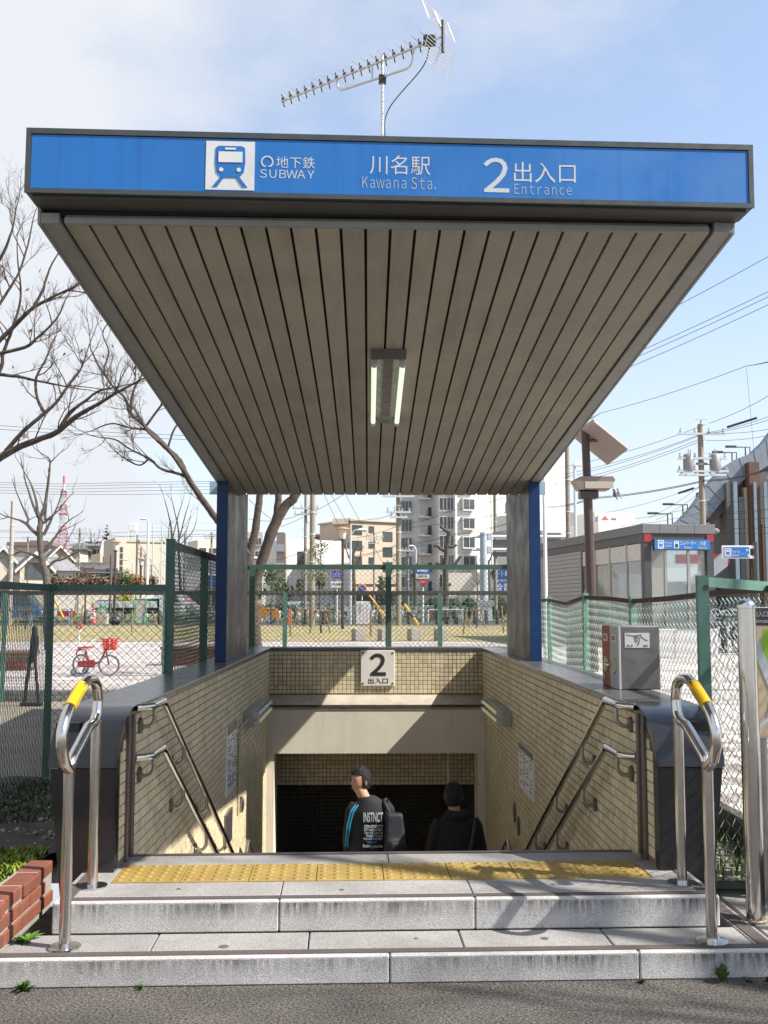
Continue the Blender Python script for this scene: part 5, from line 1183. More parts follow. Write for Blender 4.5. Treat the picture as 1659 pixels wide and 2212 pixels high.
# --- elevated curved roof building on the far right
CYD = 75.; SKYB = mat('ramp_panel', (.19, .225, .265), .5, var=.05, scale=.3); BROWN = mat('brown_tilewall', (.12, .065, .045), .75, var=.12, scale=2); GREYB = mat('grey_pier', (.115, .108, .105), .8, var=.1)
t = thing('curved_hall', 'hall with a swooping grey panelled roof edge and brown piers behind the direction sign', 'building', (px(1560, CYD), CYD, PLAZA), 0); ox = t.location.x
curve = [(1425, 1152), (1470, 1124), (1500, 1092), (1530, 1050), (1565, 1012), (1600, 990), (1632, 978), (1660, 952), (1700, 900), (1760, 860)]
lower = [(1470, 1150), (1500, 1138), (1530, 1120), (1560, 1085), (1590, 1055), (1612, 1035), (1640, 1020), (1665, 1005), (1700, 985), (1760, 960)]
P_ = lambda p: (px(p[0], CYD) - ox, pz(p[1], CYD) - PLAZA)
for i in range(len(curve) - 1):
    a, b, c, d = P_(curve[i]), P_(curve[i + 1]), P_(lower[i + 1]), P_(lower[i])
    for k in range(2):
        u0, u1 = k / 2 + .01, (k + 1) / 2 - .01; L_ = lambda p, q_, u: (p[0] + (q_[0] - p[0]) * u, p[1] + (q_[1] - p[1]) * u)
        M().prism([L_(a, b, u0), L_(a, b, u1), L_(d, c, u1), L_(d, c, u0)], 'y', -.6 + .02 * k, .6).build('roof_panel', SKYB, t)
    M().prism([d, c, (c[0] + .1, c[1] - .75), (d[0] + .1, d[1] - .75)], 'y', -.2, .8).build('roof_beam', mat('beam_brown', (.13, .10, .085), .7), t)
def pier(x0, x1, yt, m, yb=1330, y=-1.0): M().box(px(x0, CYD) - ox, px(x1, CYD) - ox, y, 6, 0, pz(yt, CYD) - PLAZA).build('pier', m, t)
pier(1566, 1591, 1045, GREYB); pier(1592, 1603, 1075, mat('pier_blue', (.125, .14, .15), .5)); pier(1604, 1611, 1055, mat('pier_cream', (.42, .32, .24), .8)); pier(1612, 1634, 1002, BROWN, y=-1.4); pier(1635, 1654, 1022, GREYB, y=-1.2); pier(1655, 1760, 1035, GREYB, y=-.9)
M().box(px(1634, CYD) - ox, px(1780, CYD) - ox, -1.6, -.95, 0, pz(1135, CYD) - PLAZA).build('brick_wall', BROWN, t)
for x0, x1 in ((1575, 1583), (1618, 1624), (1640, 1647)): M().box(px(x0, CYD) - ox, px(x1, CYD) - ox, -1.62, -1.45, 2, pz(1045, CYD) - PLAZA).build('pier_window', mat('pier_glass', (.20, .26, .29), .2), t)
M().box(px(1470, CYD) - ox, px(1558, CYD) - ox, 1.0, 6, 0, pz(1255, CYD) - PLAZA).build('lower_wall', mat('mid_grey_wall', (.27, .28, .29), .8), t)
M().box(px(1450, CYD) - ox, px(1558, CYD) - ox, -2, -1.2, pz(1219, CYD) - PLAZA, pz(1200, CYD) - PLAZA).build('red_board', mat('red_board', (.34, .025, .02), .6), t)
q = M().prism([P_((1458, 1262)), P_((1500, 1230)), P_((1548, 1190)), P_((1548, 1225)), P_((1500, 1262))], 'y', -2.6, -2.1).build('ramp', mat('ramp_grey', (.30, .32, .34), .6), t)
for i, (x, y) in enumerate(((1462, 1125), (1496, 1105), (1572, 1016), (1608, 990), (1638, 978))):
    l_ = thing('roof_lamp', ['twin arm lamp at the lowest end of the swooping roof', 'twin arm lamp second up the swooping roof', 'twin arm lamp halfway up the swooping roof', 'twin arm lamp above the brown pier', 'twin arm lamp nearest the top of the swooping roof'][i], 'lamp', (px(x, CYD), CYD + 1, pz(y, CYD) - .1), 0, 'lamps along the swooping roof')
    hh_ = .75; M().tube([(-.22, 0, -.3), (-.22, 0, hh_)], .05, 5).tube([(.12, 0, -.3), (.12, 0, hh_ - .02), (-1.0, 0, hh_ - .02)], .05, 5).build('arm', mat('lamp_dark', (.06, .065, .07), .5), l_); M().box(-1.7, -.9, -.15, .15, hh_ - .06, hh_ + .10, .04).build('head', mat('lamp_dark', None), l_)

# ================================================================ elevator house
EV = 28.; ea = R(7.9); ev = thing('elevator_house', 'glass and dark steel subway elevator house with a blue sign over its front', 'building', (px(1394, EV), EV, PLAZA), ea)
zt_ = pz(1131, EV) - PLAZA; W_, D_ = 1.98, 9.6; DKS = mat('dark_steel', (.055, .053, .055), .45, .3, var=.08); RFG = mat('roof_grey', (.12, .12, .125), .55, var=.06)
M().box(-.06, W_ + .06, -.06, D_, zt_ - .26, zt_, .01).build('roof', RFG, ev); M().box(-.02, W_ + .02, -.02, D_ - .02, zt_ - .50, zt_ - .262).build('eaves_beam', DKS, ev)
for i in range(1, 4): M().box(-.063 + i * .5, -.057 + i * .5, -.064, -.06, zt_ - .26, zt_).build('roof_joint', DKS, ev)
for x in (-.01, W_ - .19): M().box(x, x + .20, -.03, .17, 0, zt_ - .50, .004).build('column', DKS, ev); M().box(x + .0, x + .20, -.05, -.021, zt_ - .49, zt_ - .275).build('red_block', mat('red_block', (.26, .012, .018), .5), ev)
M().box(.2, W_ - .2, -.04, .02, zt_ - .53, zt_ - .50).build('edge_strip', WFR, ev)
GLA = mat('clear_glass', (.62, .68, .68), .03, var=0, trans=.86, spec=.6)
for x in (.62, 1.28): M().box(x - .035, x + .035, .02, .07, .0, zt_ - .5).build('mullion', STEELB, ev)
for x0_, x1_ in ((.2, .585), (.655, 1.245), (1.315, W_ - .2)): M().box(x0_, x1_, .04, .05, .02, zt_ - .52).build('glass_pane', GLA, ev)
for k, y in enumerate((.17, 1.25, 2.55, 3.75, 4.95)):
    if k: M().box(-.02, .05, y - .06, y + .06, 0, zt_ - .5).build('mullion', STEELB if k < 4 else DKS, ev)
    if k < 4: y2 = (1.25, 2.55, 3.75, 4.95)[k]; M().box(.01, .02, y + .07, y2 - .07, .02, zt_ - 1.0).build('glass_pane', GLA, ev); M().box(-.005, .02, y + .07, y2 - .07, zt_ - .98, zt_ - .52).build('head_panel', mat('head_panel', (.46, .43, .39), .5), ev)
for r_ in range(22): z = .0 + r_ * .132; M().box(-.015, .03, 5.02, D_ - .01, z, z + .122, .004).build('cladding_panel', mat('pale_cladding', (.29, .27, .278), .6, var=.05, isl=.03), ev)
M().box(.035, .06, 5.0, D_, 0, zt_ - .5).build('cladding_core', DKS, ev); M().box(W_ - .04, W_, .17, D_, 0, zt_ - .5).build('far_wall', mat('inner_wall', (.36, .34, .31), .7), ev) if False else None
M().box(.07, W_ - .01, 3.2, D_ - .1, 0, zt_ - .55).build('lift_shaft', mat('shaft_beige', (.27, .23, .18), .7), ev); M().box(.5, 1.5, 3.17, 3.19, 0, 2.1).build('lift_door', STEELB, ev); M().box(.40, 1.6, 3.14, 3.168, 2.12, 2.3).build('door_head', mat('shaft_beige', None), ev)
M().box(W_ - .05, W_ - .01, .2, 3.2, 0, .95).build('low_wall', CONC, ev)
M().box(.06, W_ - .06, .1, 3.2, zt_ - .56, zt_ - .52).build('ceiling', WPAINT, ev)
z0_, z1_ = pz(1188, EV) - PLAZA, pz(1164, EV) - PLAZA; sgx = M().box(.22, W_ - .14, -.16, -.045, z0_, z1_, .004).build('sign_box', SIGNF, ev)
M().box(.235, W_ - .155, -.166, -.161, z0_ + .02, z1_ - .02).build('sign_panel', SIGNB, sgx)
def eu(x): return .22 + (x - 1418) / (1541 - 1418) * (W_ - .36)
def etx(b, x0, x1, u0, u1, bold=.004): text(b, (eu(x0), eu(x1), z0_ + (z1_ - z0_) * u0, z0_ + (z1_ - z0_) * u1), WHITE, sgx, 'lettering', .002, bold, 'y', -.170)
icon(sgx, eu(1426), eu(1439), z0_ + .03, z1_ - .03, -.167, WHITE, SIGNB); ringlogo(sgx, eu(1443), z0_ + .20, .03, -.168, WHITE, .3)
etx('地下鉄', 1446, 1456, .5, .72); etx('SUBWAY', 1441, 1456, .27, .45); etx('エレベーター', 1474, 1509, .45, .85, .012); etx('Elevator', 1483, 1501, .14, .38); etx('川名駅', 1515, 1531, .42, .82, .008); etx('Kawana Sta.', 1514, 1532, .14, .36)
q = M().box(eu(1461), eu(1472), -.169, -.167, z0_ + .05, z1_ - .05).build('lift_icon', WHITE, sgx); q2 = M()
q2.box(eu(1463.5), eu(1469.5), -.1715, -.1695, z0_ + .07, z0_ + .17)
for i in range(3): q2.box(eu(1464 + i * 2), eu(1465.2 + i * 2), -.1715, -.1695, z0_ + .085, z0_ + .15)
q2.add([(eu(1464), -.171, z0_ + .20), (eu(1466), -.171, z0_ + .20), (eu(1465), -.171, z0_ + .24)], [(0, 1, 2)]).add([(eu(1467), -.171, z0_ + .24), (eu(1469), -.171, z0_ + .24), (eu(1468), -.171, z0_ + .20)], [(0, 1, 2)]); q2.build('lift_icon_mark', BLACK, sgx)
M().box(.3, .6, -.05, .0, zt_ - .60, zt_ - .53).box(1.2, 1.5, -.05, .0, zt_ - .6, zt_ - .53).build('soffit_light', STEELB, ev)
pg = thing('pigeon', 'grey bird perched on the corner of the elevator house roof', 'bird', (px(1557, EV), EV + .3, PLAZA + zt_ - .27), 0)
M().ball((0, 0, .10), .10, 10, 7, (1.3, .8, .8)).ball((-.10, 0, .20), .05, 8, 6).build('body', mat('bird_grey', (.16, .15, .16), .8), pg, True)
# direction sign
DS = 24.; ds = thing('direction_sign', 'blue subway direction sign with a white train icon and arrow on white brackets', 'sign', (px(1607, DS), DS, PLAZA), 0)
q_ = lambda x: px(x, DS) - ds.location.x
z0_, z1_ = pz(1206, DS) - PLAZA, pz(1178, DS) - PLAZA; xa, xb_ = q_(1563), q_(1623)
M().box(xa, xb_, -.03, .03, z0_, z1_, .004).build('sign_box', WPAINT, ds); M().box(xa + .03, xb_ - .02, -.036, -.031, z0_ + .02, z1_ - .035).build('sign_panel', SIGNB, ds)
icon(ds, xa + .045, xa + .205, z0_ + .04, z1_ - .06, -.037, WHITE, SIGNB)
def dtx(b, x0, x1, y0, y1): text(b, (q_(x0), q_(x1), pz(y1, DS) - PLAZA, pz(y0, DS) - PLAZA), WHITE, ds, 'lettering', .002, .004, 'y', -.039)
ringlogo(ds, q_(1584), pz(1192, DS) - PLAZA, .035, -.038, WHITE, .3); dtx('地下鉄', 1588, 1600, 1189, 1195); dtx('SUBWAY', 1580, 1600, 1197, 1202); dtx('エレベーター', 1602, 1616, 1194, 1198)
M().box(q_(1614), q_(1621), -.040, -.037, pz(1188, DS) - PLAZA - .008, pz(1188, DS) - PLAZA + .008).add([(q_(1613), -.0385, pz(1188, DS) - PLAZA), (q_(1616.5), -.0385, pz(1184.5, DS) - PLAZA), (q_(1617.5), -.0385, pz(1185.5, DS) - PLAZA), (q_(1615), -.0385, pz(1188, DS) - PLAZA), (q_(1617.5), -.0385, pz(1190.5, DS) - PLAZA), (q_(1616.5), -.0385, pz(1191.5, DS) - PLAZA)], [(0, 1, 2, 3), (0, 3, 4, 5)]).build('arrow', WHITE, ds)
M().box(q_(1617), q_(1620.5), -.0395, -.037, z0_ + .035, z0_ + .10).build('lift_icon', WHITE, ds)
for y in (1181, 1203): M().box(xb_ + .005, q_(1640), -.025, .025, pz(y, DS) - PLAZA - .035, pz(y, DS) - PLAZA + .035, .006).build('bracket', WPAINT, ds)
M().cyl((q_(1636), 0, 0), (q_(1636), 0, pz(1170, DS) - PLAZA), .055, 10).build('pole', mat('pole_dark', (.05, .06, .065), .5), ds, True)
# low white wall and rails by the elevator
lw = thing('low_wall', 'low white tiled wall in front of the elevator house', 'wall', (px(1470, 23), 23, PLAZA), 0); M().box(px(1410, 23) - px(1470, 23), px(1548, 23) - px(1470, 23), 0, .25, 0, .62, .01).build('wall_body', mat('white_tilewall', (.58, .56, .56), .6, var=.05), lw)
bg_ = thing('barrier', 'bent steel tube barrier in front of the low white wall', 'barrier', (px(1500, 22.6), 22.6, PLAZA), 0); M().tube(fillet([(-.45, 0, 0), (-.45, 0, .62), (.25, 0, .62), (.25, 0, 0)], .12), .022, 8).build('hoop', STEEL, bg_, True)
# ================================================================ trees
def twig(q, p, d, ln, r, lvl, rng_, up=.25, spread=.7, n_ch=(5, 5, 4), leaf=None):
    p = Vector(p); d = Vector(d).normalized(); k = 4 if lvl < 2 else 3; path = [p.copy()]; dirs = [d.copy()]
    for i in range(k):
        d = (d + Vector((rng_.gauss(0, .16), rng_.gauss(0, .16), rng_.gauss(0, .14) + up * .18))).normalized(); p = p + d * ln / k; path.append(p.copy()); dirs.append(d.copy())
    rr = [r * (1 - .65 * i / k) for i in range(k + 1)]; q.tube(path, rr, 4 if lvl == 0 else 3, False)
    if leaf and lvl >= leaf[1] and rng_.random() < leaf[2]: leaf[0].append((path[-1].copy(), dirs[-1].copy()))
    if lvl >= len(n_ch): return
    for c in range(n_ch[lvl]):
        t = rng_.uniform(.25, 1.0); i = min(k - 1, int(t * k)); f = t * k - i; b = path[i].lerp(path[i + 1], f); a = dirs[i]
        o = Vector((rng_.gauss(0, 1), rng_.gauss(0, 1), rng_.gauss(0, .8) + up)).normalized(); o = (o - a * o.dot(a)).normalized()
        twig(q, b, a + o * spread * rng_.uniform(.6, 1.3), ln * rng_.uniform(.32, .62), rr[i] * .62, lvl + 1, rng_, up, spread, n_ch, leaf)
def limb_tree(name, label, group, base, limbs, seed, m, spec, leafm=None, z0=PLAZA):
    """limbs: (pixel points, distance list or number, r0, r1, is_trunk, twig density per metre, twig length)"""
    t = thing(name, label, 'tree', base, 0, group, True); rng_ = random.Random(seed); tq, bq, wq = M(), M(), M(); lv = []
    for (pts, Y, r0, r1, trunk, dens, tl) in limbs:
        P = [onY(x, y, (Y[i] if isinstance(Y, (list, tuple)) else Y)) for i, (x, y) in enumerate(pts)]
        if trunk and z0 is not None and trunk == 2: P[0].z = z0 - .1
        C = bez(P, 5); n_ = len(C); C = [p + Vector((rng_.gauss(0, r0 * .05), rng_.gauss(0, r0 * .05), rng_.gauss(0, r0 * .05))) if 0 < i < n_ - 1 else p for i, p in enumerate(C)]
        rr = [(r0 + (r1 - r0) * i / (n_ - 1)) * (1 + rng_.gauss(0, .04)) for i in range(n_)]
        (tq if trunk else bq).tube(C, rr, 10 if trunk else 6)
        if dens:
            L_ = sum((C[i + 1] - C[i]).length for i in range(n_ - 1)); cnt = max(1, int(L_ * dens * (1.25 if dens > 2 else 1)))
            for _ in range(cnt):
                i = rng_.randrange(max(1, int(n_ * .15)), n_ - 1); a = (C[i + 1] - C[i]).normalized(); o = Vector((rng_.gauss(0, 1), rng_.gauss(0, .8), rng_.gauss(.35, .8))); o = (o - a * o.dot(a)).normalized()
                twig(wq, C[i].lerp(C[i + 1], rng_.random()), a * rng_.uniform(.5, 1.1) + o * spec['spread'], tl * rng_.uniform(.5, 1.2), min(rr[i] * .6, spec['r']), 0, rng_, spec['up'], .75, spec['n'], (lv, spec.get('lvl', 2), spec['leaf']) if spec.get('leaf') else None)
            i = n_ - 1; twig(wq, C[-1], C[-1] - C[-2], tl, r1, 0, rng_, spec['up'], .75, spec['n'])
    if tq.v: tq.build('trunk', m, t, True)
    if bq.v: bq.build('limbs', m, t, True)
    if wq.v: wq.build('twigs', TWIG, t, kind='stuff')
    if lv:
        lq = M()
        for p, d in lv:
            a = Vector((rng_.gauss(0, 1), rng_.gauss(0, 1), -1.2)).normalized(); s_ = a.cross(Vector((rng_.gauss(0, 1), rng_.gauss(0, 1), .1))).normalized(); l_ = spec.get('ls', .05) * rng_.uniform(.7, 1.3)
            lq.quad(p, p + a * l_ * .5 + s_ * l_ * .22, p + a * l_, p + a * l_ * .5 - s_ * l_ * .22)
        lq.build('leaves', leafm, t, kind='stuff')
    return t
DEAD = mat('dead_leaf', (.16, .08, .045), .8, isl=.3)
T1 = 13.0
lim1 = [([(-190, 1330), (-180, 1150), (-90, 1050), (0, 988)], T1, .14, .050, 1, 0, 0),
    ([(0, 988), (45, 964), (121, 934), (163, 901), (211, 873), (256, 846), (302, 822)], [13, 13, 12.9, 12.8, 12.7, 12.6, 12.5], .048, .011, 0, 3.2, .55),
    ([(127, 932), (151, 892), (187, 864), (211, 846), (250, 836)], 12.9, .028, .010, 0, 3.5, .5), ([(12, 975), (54, 928), (97, 892), (121, 870), (145, 837), (172, 801), (185, 770)], 13.0, .030, .009, 0, 3.2, .6),
    ([(94, 888), (81, 861), (77, 822), (90, 792), (100, 774), (112, 740)], 13.0, .022, .008, 0, 3.5, .5), ([(-30, 806), (36, 813), (78, 822), (121, 831), (170, 840)], 13.2, .026, .008, 0, 3.5, .5),
    ([(-40, 775), (39, 696), (72, 665), (121, 638), (169, 614), (190, 590)], 13.4, .032, .010, 0, 3.2, .7), ([(72, 665), (93, 626), (97, 611), (110, 575), (127, 545)], 13.3, .022, .008, 0, 3.5, .6),
    ([(-20, 768), (54, 750), (78, 732), (121, 690), (140, 650)], 13.1, .026, .008, 0, 3.5, .6), ([(-40, 850), (0, 800), (8, 760), (30, 700), (45, 640), (38, 560)], 13.5, .030, .010, 0, 3.5, .65),
    ([(-60, 640), (0, 560), (25, 500), (35, 450)], 13.6, .028, .008, 0, 3.5, .6), ([(-30, 700), (10, 640), (40, 590), (60, 530), (70, 480)], 13.2, .022, .008, 0, 3.5, .6)]
limb_tree('bare_tree', 'big bare tree whose branches sweep in above the low fence, seeds on its twig ends', None, (px(-190, T1), T1, .17), lim1, 4, BARK, {'spread': .9, 'r': .010, 'up': .5, 'n': (5, 4, 3), 'leaf': .012, 'lvl': 2, 'ls': .07}, DEAD, .17)
T2 = 17.0
lim2 = [([(560, 1460), (548, 1330), (547, 1277), (579, 1171), (607, 1107), (636, 1072), (660, 1030), (700, 960)], T2, .105, .065, 2, 0, 0), ([(597, 1120), (600, 1090), (602, 1065), (600, 1020)], T2, .06, .05, 1, 0, 0),
    ([(535, 1420), (534, 1260), (540, 1195), (552, 1143), (561, 1072), (570, 1030)], [16.7] * 6, .085, .05, 2, 0, 0),
    ([(540, 1200), (500, 1160), (470, 1125), (441, 1085), (408, 1036), (388, 996), (362, 970), (340, 950)], [16.7, 16.5, 16.3, 16.1, 15.9, 15.8, 15.7, 15.6], .062, .032, 1, .8, .7),
    ([(407, 1030), (356, 961), (314, 922), (280, 889), (271, 861), (241, 831), (211, 786), (195, 750)], 15.7, .036, .010, 0, 3.4, .65), ([(430, 1068), (400, 1030), (349, 1013), (322, 990), (280, 970), (250, 950), (215, 945)], 15.9, .030, .009, 0, 3.2, .6),
    ([(356, 961), (320, 930), (285, 925), (240, 915), (200, 930)], 15.7, .026, .008, 0, 3.4, .5), ([(280, 889), (290, 840), (310, 800), (300, 760), (315, 735)], 15.8, .022, .007, 0, 3.6, .55), ([(314, 922), (345, 880), (370, 850), (360, 830)], 15.9, .022, .007, 0, 3.6, .5),
    ([(241, 831), (225, 800), (235, 760), (222, 720), (240, 690)], 15.7, .018, .006, 0, 3.6, .5), ([(362, 970), (375, 930), (395, 900), (400, 880)], 15.8, .02, .007, 0, 3.6, .5), ([(322, 990), (300, 1005), (262, 985), (240, 965)], 15.8, .016, .006, 0, 3.6, .45)]
limb_tree('bare_tree', 'bare tree with two leaning trunks behind the canopy, limbs arching past the fin', None, (px(556, T2), T2, PLAZA), lim2, 9, BARK, {'spread': .9, 'r': .009, 'up': .55, 'n': (5, 4, 3), 'leaf': .012, 'lvl': 2, 'ls': .07}, DEAD)
PS = {'spread': .7, 'r': .014, 'up': .6, 'n': (2,), 'leaf': 0}
PD = 27.0
pl_ = [([(103, 1400), (101, 1258), (92, 1217), (89, 1192), (86, 1159), (87, 1126), (82, 1110)], PD, .10, .06, 2, 0, 0)]
for pts, r0, r1 in (([(82, 1156), (71, 1146), (56, 1131), (43, 1124)], .075, .045), ([(57, 1132), (61, 1123), (54, 1105), (49, 1095)], .05, .03), ([(80, 1110), (71, 1089), (57, 1047)], .06, .03), ([(82, 1108), (77, 1077), (67, 1046), (58, 1030)], .055, .02),
    ([(90, 1115), (97, 1089), (104, 1044), (108, 1000), (104, 988)], .07, .025), ([(108, 1000), (117, 991)], .03, .02), ([(97, 1123), (99, 1105), (101, 1077)], .05, .03), ([(92, 1131), (105, 1121), (115, 1113)], .06, .04), ([(94, 1156), (105, 1135), (113, 1117)], .065, .04),
    ([(97, 1189), (113, 1169), (128, 1147)], .07, .035), ([(82, 1205), (66, 1196), (46, 1191), (30, 1198)], .07, .03), ([(105, 1224), (118, 1212), (132, 1209), (148, 1202)], .06, .04), ([(125, 1210), (135, 1192)], .035, .025)):
    pl_.append((pts, PD, r0 * .72, r1 * .7, 0, 1.4, .8))
limb_tree('pollarded_tree', 'hard pruned stumpy tree rising above the low fence rail', None, (px(104, PD), PD, PLAZA), pl_, 21, BARKG, PS)
def pf(x, y): return (818.6 + .1828 * x, 1061.2 + .1828 * y)
pl2 = [([pf(790, 1420), pf(790, 900), pf(800, 700), pf(832, 480)], 75., .26, .14, 2, 0, 0)]
for pts in ([(800, 700), (750, 690), (680, 640), (655, 652)], [(822, 480), (770, 450), (720, 400)], [(810, 640), (860, 660), (920, 635)], [(795, 660), (775, 605)], [(792, 885), (720, 860), (668, 845)], [(800, 890), (880, 880), (930, 820), (968, 765)], [(800, 1115), (830, 1110), (850, 1090)]): pl2.append(([pf(*p) for p in pts], 75., .15, .09, 0, 0, 0))
limb_tree('pollarded_tree', 'knobbly pruned tree standing before the white apartment block', None, (px(963, 75), 75, PLAZA), pl2, 22, BARKG, PS)
for x, ytop, Y, s_, lb in ((897, 1222, 85, 31, 'small pruned tree under the white curved street lamp'), (1056, 1210, 82, 33, 'small pruned tree behind the gantry pole'), (765, 1190, 92, 34, 'dark pruned tree before the beige apartment house')):
    limb_tree('pollarded_tree', lb, None, (px(x, Y), Y, PLAZA), [([(x, 1338), (x, (1338 + ytop) / 2), (x - 2, ytop)], Y, .22, .12, 2, 0, 0), ([(x, ytop + 30), (x - 10, ytop + 16), (x - 16, ytop)], Y, .1, .06, 0, .6, .6), ([(x, ytop + 36), (x + 11, ytop + 20), (x + 15, ytop + 2)], Y, .1, .06, 0, .6, .6), ([(x - 1, ytop + 8), (x + 6, ytop - 10)], Y, .08, .05, 0, .6, .6)], s_, BARKG, PS)
for x, Y, s_, lb in ((385, 95, 41, 'tall thin bare tree forking above the tall fence post'), (370, 92, 42, 'slim bare tree beside the tall fence post')):
    limb_tree('bare_tree', lb, None, (px(x, Y), Y, PLAZA), [([(x + 8, 1330), (x + 2, 1200), (x, 1140), (x - 14, 1080)], Y, .15, .03, 2, .25, 1.5), ([(x + 1, 1170), (x + 16, 1110), (x + 24, 1085)], Y, .07, .02, 0, .5, 1.3), ([(x, 1180), (x + 30, 1150), (x + 40, 1120)], Y, .06, .02, 0, .5, 1.3)], s_, BARKG, {'spread': .5, 'r': .03, 'up': .8, 'n': (3, 2), 'leaf': 0})
limb_tree('bare_tree', 'broad hazy bare tree beyond the low grey apartments', None, (px(201, 230), 230, PLAZA), [([(201, 1310), (201, 1190), (201, 1176)], 230, .5, .3, 2, 0, 0)] + [([(201, 1185), (201 + dx * .5, 1172), (201 + dx, 1166 + abs(dx) * .35)], 230, .22, .06, 0, .35, 3.0) for dx in (-20, -12, -4, 5, 13, 21)], 43, BARKG, {'spread': .7, 'r': .08, 'up': .7, 'n': (4, 3), 'leaf': 0})
# spiky fir
FY = 200.; ft = thing('fir_tree', 'spiky dark fir rising above the roofs', 'tree', (px(227, FY), FY, PLAZA), 0); zt_ = pz(1133, FY) - PLAZA; zb_ = pz(1186, FY) - PLAZA
M().cyl((0, 0, 0), (0, 0, zt_), .3, 6, .05).build('trunk', BARK, ft); q = M(); rg = random.Random(5); k = 0; z = zb_ - 3
while z < zt_ - .2:
    f = (zt_ - z) / (zt_ - zb_); rad = 2.4 * f ** .8 + .2
    for i in range(6):
        a = rg.uniform(0, 6.28); L_ = rad * rg.uniform(.6, 1.15); d = Vector((math.cos(a), math.sin(a), rg.uniform(-.1, .35))); s_ = Vector((-d.y, d.x, 0)); e = d * L_
        for w_ in range(4):
            u0, u1 = w_ / 4, (w_ + 1.2) / 4; hw = L_ * .16 * (1.1 - u0)
            q.quad(e * u0 + s_ * hw + Vector((0, 0, z - .5 * hw)), e * u1 + Vector((0, 0, z + .12)), e * u0 - s_ * hw + Vector((0, 0, z - .5 * hw)), e * u0 * .9 + Vector((0, 0, z)))
    z += .62
q.build('crown', mat('fir_green', (.022, .040, .036), .8, var=.3, isl=.3), ft, kind='stuff')
# leaf clouds
def leafball(q, c, rx, ry, rz_, n, s_, rg, shell=.75):
    for _ in range(n):
        v = Vector((rg.gauss(0, 1), rg.gauss(0, 1), rg.gauss(0, 1))).normalized(); k = rg.uniform(shell, 1.03); p = Vector((c[0] + v.x * rx * k, c[1] + v.y * ry * k, c[2] + v.z * rz_ * k)); a = (v + Vector((rg.gauss(0, .6), rg.gauss(0, .6), rg.gauss(0, .6)))).normalized(); u = a.orthogonal().normalized(); w_ = a.cross(u); l_ = s_ * rg.uniform(.6, 1.4)
        q.quad(p - u * l_, p + w_ * l_ * .6, p + u * l_, p - w_ * l_ * .6)
SHR = mat('clipped_green', (.036, .062, .022), .7, var=.35, scale=3, isl=.4); rg = random.Random(8)
for i, (x, Y, r_) in enumerate(((875, 92, .72), (939, 88, .75), (979, 88, .74), (1014, 88, .80), (1076, 84, .92))):
    lb = ('clipped round bush beside the thick pole foot', 'clipped round bush left of the knobbly pruned tree', 'clipped round bush right of the knobbly pruned tree', 'clipped round bush beside the gantry pole', 'largest clipped round bush, next to the canopy fin')[i]
    b = thing('round_bush', lb, 'bush', (px(x, Y), Y, PLAZA), 0, 'clipped bushes along the far kerb'); q = M(); hz_ = .95; q.ball((0, 0, hz_), r_ * .82, 10, 8, (1, 1, 1.2)); q.cyl((0, 0, 0), (0, 0, .5), .1, 5); q.build('stem', mat('bush_inside', (.012, .02, .008), .9), b); q = M(); leafball(q, (0, 0, hz_), r_, r_, r_ * 1.25, 900, .055, rg, .8); q.build('crown', SHR, b, kind='stuff')
def stuffleaf(name, label, boxes, n, s_, m, cat=None):
    q = M(); rg2 = random.Random(len(label))
    for (xa, xb_, ya, yb, Y) in boxes:
        c = onY((xa + xb_) / 2, (ya + yb) / 2, Y); sc_ = Y / FPX; leafball(q, c, (xb_ - xa) / 2 * sc_, .8, (yb - ya) / 2 * sc_, n, s_, rg2, .2)
    o = q.build(name, m); tag(o, label, cat or 'undergrowth', kind='stuff')
BRUSH = mat('dry_brush', (.12, .078, .053), .9, isl=.45); LAUR = mat('laurel', (.05, .075, .022), .6, isl=.5)
stuffleaf('undergrowth', 'dry brown brush below the cream houses', [(105 + i * 14, 132 + i * 14, 1240 + (i % 3) * 3, 1272, 104 + (i % 2)) for i in range(16)], 260, .16, BRUSH)
stuffleaf('undergrowth', 'orange brown hedge at the foot of the cream hall', [(250 + i * 9, 268 + i * 9, 1238 + (i % 3) * 4, 1275, 100) for i in range(6)], 220, .14, mat('orange_brush', (.22, .12, .045), .9, isl=.4))
stuffleaf('undergrowth', 'loose green shrubs and weeds around the parked bicycles', [(560 + i * 26, 600 + i * 26, 1296 + (i * 7 % 9), 1326, 86) for i in range(14)], 120, .10, LAUR)
stuffleaf('undergrowth', 'evergreen foliage filling the street corner behind the leaning trunks', [(566, 600, 1226, 1262, 80), (585, 622, 1240, 1285, 82), (548, 575, 1250, 1300, 78), (640, 660, 1245, 1290, 84), (680, 705, 1240, 1275, 86), (815, 835, 1240, 1290, 95), (600, 640, 1262, 1300, 86)], 420, .11, LAUR)
stuffleaf('undergrowth', 'pale green verge grass under the flatbed truck', [(150 + i * 24, 180 + i * 24, 1322, 1344, 72) for i in range(13)], 60, .09, mat('verge_grass', (.12, .17, .05), .8, isl=.4))
stuffleaf('undergrowth', 'low clipped groundcover behind the blue tube barrier', [(70 + i * 12, 95 + i * 12, 1334, 1346, 64) for i in range(7)], 90, .05, mat('pale_cover', (.20, .20, .07), .8, isl=.3))
